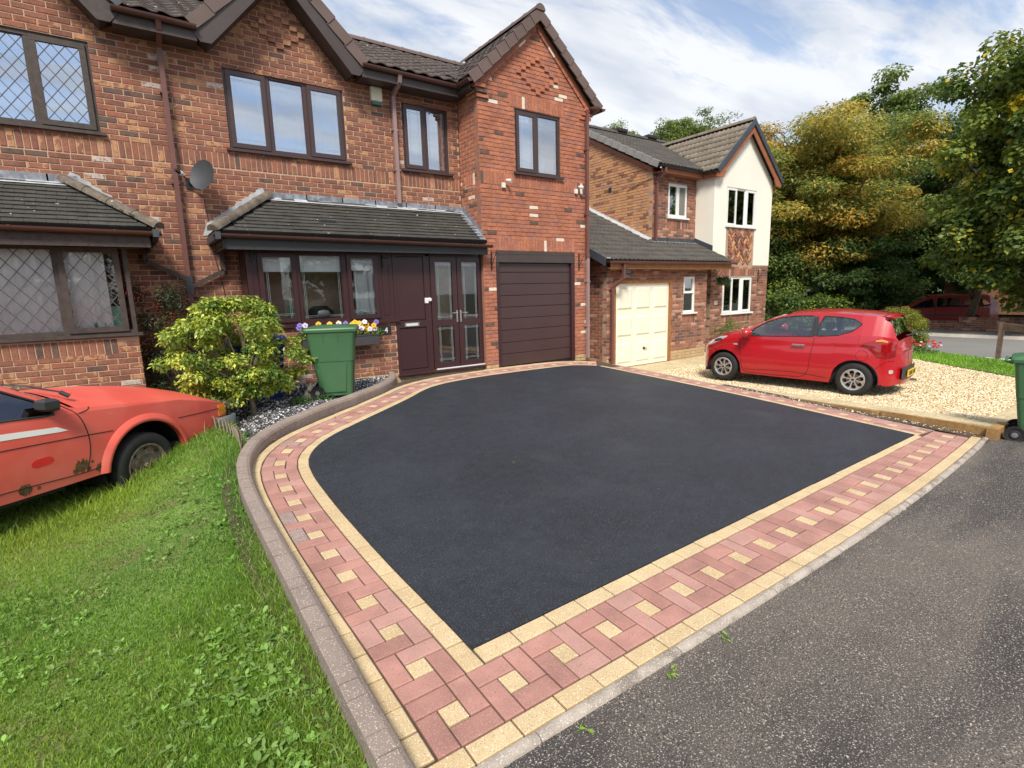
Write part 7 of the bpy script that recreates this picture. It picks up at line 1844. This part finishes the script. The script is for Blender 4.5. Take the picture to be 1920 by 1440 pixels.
# ================================================================== GRASS, WEEDS, STONES
mat('grass_blade', (0.235, 0.41, 0.048), 0.5, 0.2, 1.1, trans=.5, attr=True)
mat('weed_leaf', (0.22, 0.38, 0.075), 0.5, 0.25, 8, trans=.4, attr=True)
def points_mesh(name, V, F, C, m, label=None, cat=None, kind='stuff', smooth=False):
    me = bpy.data.meshes.new(name); k = F.shape[1]
    me.vertices.add(len(V)); me.vertices.foreach_set('co', V.astype(np.float32).ravel())
    me.loops.add(F.size); me.loops.foreach_set('vertex_index', F.astype(np.int32).ravel())
    me.polygons.add(len(F)); me.polygons.foreach_set('loop_start', (np.arange(len(F)) * k).astype(np.int32))
    try: me.polygons.foreach_set('loop_total', np.full(len(F), k, np.int32))
    except Exception: pass
    me.update(calc_edges=True)
    if C is not None:
        ca = me.color_attributes.new('Col', 'FLOAT_COLOR', 'POINT'); ca.data.foreach_set('color', C.astype(np.float32).ravel())
    me.materials.append(MATS[m]); o = bpy.data.objects.new(name, me); COL.objects.link(o); return tag(o, label, cat, None, kind)
vlz = np.vectorize(lz)
def grass(name, N_, region, hgt, wid, seed, cols, m='grass_blade', clump=None, zf=vlz, label=None):
    rs = np.random.RandomState(seed); P = region(rs, N_); n = len(P)
    z = zf(P[:, 0], P[:, 1]); h = hgt(P, rs); a = rs.uniform(0, 2 * np.pi, n); lean = rs.uniform(.2, .9, n) * h
    la = rs.uniform(0, 2 * np.pi, n)
    base = np.stack([P[:, 0], P[:, 1], z - .004], 1); w = wid * rs.uniform(.6, 1.3, n)
    s = np.stack([np.cos(a) * w, np.sin(a) * w, np.zeros(n)], 1); ln = np.stack([np.cos(la) * lean, np.sin(la) * lean, np.zeros(n)], 1)
    v0 = base - s; v1 = base + s; mid = base + ln * .35 + np.array([0, 0, 1]) * (h * .62)[:, None]; v2 = mid + s * .75; v3 = mid - s * .75
    tip = base + ln * .95 + np.array([0, 0, 1]) * (h * .95)[:, None]
    V = np.stack([v0, v1, v2, v3, tip], 1).reshape(-1, 3); I = np.arange(n) * 5
    F = np.concatenate([np.stack([I, I + 1, I + 2], 1), np.stack([I, I + 2, I + 3], 1), np.stack([I + 3, I + 2, I + 4], 1)])
    cc = cols(P, rs); C = np.ones((n, 5, 4)); C[:, :, :3] = cc[:, None, :]
    return points_mesh(name, V, F, C.reshape(-1, 4), m, label, None)
def noise2(P, s, seed):
    r = np.random.RandomState(seed); f = 0
    for k in range(6):
        a = r.uniform(0, 2 * np.pi); ph = r.uniform(0, 6.28); fr = s * r.uniform(.6, 1.8); f = f + np.sin((P[:, 0] * np.cos(a) + P[:, 1] * np.sin(a)) * fr + ph)
    return f / 3.5
def lawn_pts(rs, n):
    # denser towards the camera
    y = 1.15 + 6.9 * rs.uniform(0, 1, n) ** 1.7; x = .505 - (5.2 if True else 0) * rs.uniform(0, 1, n) ** 1.15 * np.clip((y + .2) / 6.0, .32, 1) + np.interp(y, [4.7, 5.45, 5.98, 6.4], [0, .11, .24, .30])
    return np.stack([x, y], 1)
def gh(P, rs):
    h = .025 + .012 * noise2(P, 3.0, 4) + .008 * rs.normal(size=len(P)); h = np.clip(h, .014, .09)
    edge_ = np.clip(1 - (.50 - P[:, 0]) / .22, 0, 1); car = np.exp(-(((P[:, 0] + .35) * .64 - (P[:, 1] - 6.3) * .77) / .32) ** 2)
    return h * (1 + 2.4 * edge_ * rs.uniform(.1, 1, len(P)) ** 2 + 3.0 * car * rs.uniform(.2, 1, len(P)))
def gc(P, rs):
    n = len(P); t = np.clip(.42 + .55 * noise2(P, 1.6, 9) + .25 * np.clip((3.2 - P[:, 1]) / 1.6, 0, 1) + .15 * rs.normal(size=n), 0, 1)[:, None]  # random tone, plus sunlit patches painted in as yellower blades towards the camera
    c = np.array([.50, .74, .7]) * (1 - t) + np.array([1.75, 1.22, 1.2]) * t
    dry = (rs.uniform(size=n) < .03 + .16 * np.clip(1 - (.5 - P[:, 0]) / .3, 0, 1) + .20 * np.clip(noise2(P, 2.4, 14) - .35, 0, 1) * (P[:, 1] < 3.2))[:, None]
    c = np.where(dry, np.array([2.0, 1.35, 4.2]), c) * rs.uniform(.65, 1.3, (n, 1)); return c
grass('grass', 300000, lawn_pts, gh, .0026, 71, gc, label='green lawn with coarse long blades in the left foreground')
def weeds():
    rs = np.random.RandomState(73); n0 = 6500; P = lawn_pts(rs, n0)
    keep = (1.3 * noise2(P, 2.6, 21) + .5 * noise2(P, 9, 25) + .9 * np.clip(1 - (.5 - P[:, 0]) / .8, 0, 1) + .25 * rs.normal(size=n0)) > .55; P = P[keep]
    Vs = []; Fs = []; Cs = []; k = 0
    for (x, y) in P:
        z = lz(x, y); nl = rs.randint(4, 8); sz = rs.uniform(.013, .034) * (1.2 if x > .1 else 1); col = np.array([1, 1, 1]) * rs.uniform(.7, 1.35) * (np.array([1.2, 1.05, 1.5]) if rs.rand() < .35 else 1)
        for i in range(nl):
            a = rs.uniform(0, 6.28); up = rs.uniform(.15, .8); d = np.array([np.cos(a), np.sin(a), up]); d /= np.linalg.norm(d); s = np.array([-np.sin(a), np.cos(a), 0]); b = np.array([x, y, z + rs.uniform(.0, .035)])
            L_ = sz * rs.uniform(.7, 1.3); w = L_ * rs.uniform(.15, .30)
            Vs += [b, b + d * L_ * .35 + s * w, b + d * L_ * .75 + s * w * .8, b + d * L_ + np.array([0, 0, -L_ * .12]), b + d * L_ * .75 - s * w * .8, b + d * L_ * .35 - s * w]
            Fs += [[k, k + 1, k + 5], [k + 1, k + 2, k + 5], [k + 2, k + 4, k + 5], [k + 2, k + 3, k + 4]]
            Cs += [list(col * rs.uniform(.85, 1.15)) + [1]] * 6; k += 6
    return points_mesh('weeds', np.array(Vs), np.array(Fs), np.array(Cs), 'weed_leaf', 'broad-leaved weeds and clover scattered through the lawn')
weeds()
# verge grass by the main road, weeds along the road kerb
def verge_pts(rs, n):
    t = rs.uniform(0, 1, n); s = rs.uniform(0, 1, n); y = 2.0 + t * 10; xa = np.interp(y, [2.0, 3.4, 5.5, 9, 12], [13.9, 14.7, 16.3, 17, 17]); xb = np.interp(y, [2.0, 3.0, 5.6, 12], [15.0, 16.5, 18, 18.3]); return np.stack([xa + (xb - xa) * s, y], 1)
grass('verge_grass', 26000, verge_pts, lambda P, rs: rs.uniform(.03, .09, len(P)), .008, 75, lambda P, rs: np.array([1.05, 1.1, 1]) * rs.uniform(.7, 1.4, (len(P), 1)), zf=lambda x, y: np.full(len(x), -.18), label='short green grass on the verge between the gravel and the main road')
for (x, lab) in ((1.30, 'second tuft of weed'), (1.86, 'largest tuft of green weed growing at the foot of the concrete road kerb'), (2.30, 'small tuft of green weed at the foot of the road kerb, right of the largest')):
    if x == 1.30: lab = 'nearest tuft of green weed at the foot of the road kerb'
    z = rz_(x, 1.38); p = root('weed_tuft', (x, 1.40, z), lab, 'weed', 'weeds along the road kerb')
    leaf_cloud('leaves', p, [(x, 1.395, z + .012, .035, .018, .012, 1)], 22 if x == 1.86 else 12, .034, 'weed_leaf', int(x * 100), [(1.3, 1.2, 1, 1)], aspect=.35)
def stones(name, N_, region, size, zf, m_list, seed, label, th=.6):
    rs = np.random.RandomState(seed); P = region(rs, N_); n = len(P); z = zf(P[:, 0], P[:, 1])
    base = np.array([[1, 0, 0], [0, 1, 0], [-1, 0, 0], [0, -1, 0], [0, 0, 1], [0, 0, -1]], float); Fb = np.array([[0, 1, 4], [1, 2, 4], [2, 3, 4], [3, 0, 4], [1, 0, 5], [2, 1, 5], [3, 2, 5], [0, 3, 5]])
    V = base[None] * (1 + .35 * rs.normal(size=(n, 6, 3)) * .5) * rs.uniform(.5, 1.35, (n, 1, 1)) * size; V[:, :, 2] *= th; V[:, :, 0] *= rs.uniform(.7, 1.4, (n, 1))
    q = rs.normal(size=(n, 4)); q /= np.linalg.norm(q, axis=1)[:, None]; w, x, y, zz_ = q.T
    Rm = np.stack([np.stack([1 - 2 * (y * y + zz_ * zz_), 2 * (x * y - w * zz_), 2 * (x * zz_ + w * y)], 1), np.stack([2 * (x * y + w * zz_), 1 - 2 * (x * x + zz_ * zz_), 2 * (y * zz_ - w * x)], 1), np.stack([2 * (x * zz_ - w * y), 2 * (y * zz_ + w * x), 1 - 2 * (x * x + y * y)], 1)], 1)
    V = np.einsum('nij,nkj->nki', Rm, V); V[:, :, 2] *= .75
    V += np.stack([P[:, 0], P[:, 1], z + size * .25], 1)[:, None, :]
    F = (Fb[None] + (np.arange(n) * 6)[:, None, None]).reshape(-1, 3)
    cols = np.array([c[:3] for c in m_list]); pw = np.array([c[3] for c in m_list], float); pw /= pw.sum(); ci = rs.choice(len(cols), n, p=pw); C = np.ones((n, 6, 4)); C[:, :, :3] = (cols[ci] * rs.uniform(.8, 1.2, (n, 1)))[:, None, :]
    return points_mesh(name, V.reshape(-1, 3), F, C.reshape(-1, 4), 'stone', label)
mat('stone', (1, 1, 1), 0.85, 0.0, 5, attr=True)
vgz = np.vectorize(gz)
def gravel_pts(rs, n):
    P = np.stack([rs.uniform(8.94, 18, n * 3), rs.uniform(2.0, 8.0, n * 3)], 1)
    w = rs.uniform(size=len(P)) < (9.5 / np.hypot(P[:, 0], P[:, 1])) ** 2
    return P[(P[:, 0] < 13.6 + (P[:, 1] - 2.2) * .83) & w][:n]
stones('gravel', 70000, gravel_pts, .019, vgz, [(.66, .54, .32, 5), (.78, .68, .46, 4), (.46, .31, .15, 2.2), (.38, .20, .11, .9), (.86, .80, .66, 1.5)], 81, 'loose golden gravel covering the neighbouring drive')
vbz = np.vectorize(bz_)
from mathutils.geometry import intersect_point_tri_2d
def in_poly(x, y, poly):
    c = False; j = len(poly) - 1
    for i in range(len(poly)):
        if (poly[i][1] > y) != (poly[j][1] > y) and x < (poly[j][0] - poly[i][0]) * (y - poly[i][1]) / (poly[j][1] - poly[i][1]) + poly[i][0]: c = not c
        j = i
    return c
def bed_pts(rs, n):
    P = np.stack([rs.uniform(.3, 3.6, n * 3), rs.uniform(5.7, 8.95, n * 3)], 1); k = np.array([in_poly(a, b, pts) for a, b in P]); return P[k][:n]
stones('chippings', 15000, bed_pts, .017, vbz, [(.50, .50, .52, 2.2), (.045, .045, .05, 9), (.20, .20, .22, 3), (.75, .75, .75, 1.5)], 83, 'white and black stone chippings in the bed behind the kerb')
stones('debris', 260, lambda rs, n: np.stack([rs.uniform(8.18, 8.38, n), rs.uniform(1.8, 5.2, n)], 1), .016, np.vectorize(lambda x, y: dz(x, y) - .008), [(.6, .55, .45, 3), (.3, .2, .12, 2)], 85, 'loose stones lying in the soil strip beside the timber edging')

# fallen leaves and a twig or two on the drive
mat('leaf_brown', (0.26, 0.12, 0.04), 0.7, 0.3, 60)
for x, y, a, s_, lab in ((1.05, 6.17, .4, .05, 'small brown fallen leaf on the cream edge course at the bend of the border'), (1.93, 6.75, 1.4, .045, 'small curled brown leaf on the red blocks below the green bin'), (2.9, 4.1, 2.2, .035, 'tiny brown leaf lying on the black tarmac')):
    z = dz(x, y) + .006; lf = MB(); c, d = math.cos(a), math.sin(a)
    P = [(0, 0, .0), (.3, .22, .006), (.7, .20, .010), (1.1, 0, .016), (.7, -.20, .012), (.3, -.22, .004)]
    lf.add([(x + s_ * (p[0] * c - p[1] * d), y + s_ * (p[0] * d + p[1] * c), z + p[2]) for p in P], [(0, 1, 5), (1, 2, 4, 5), (2, 3, 4)], 'leaf_brown')
    tag(lf.build('fallen_leaf', loc=(x, y, z)), lab, 'leaf')
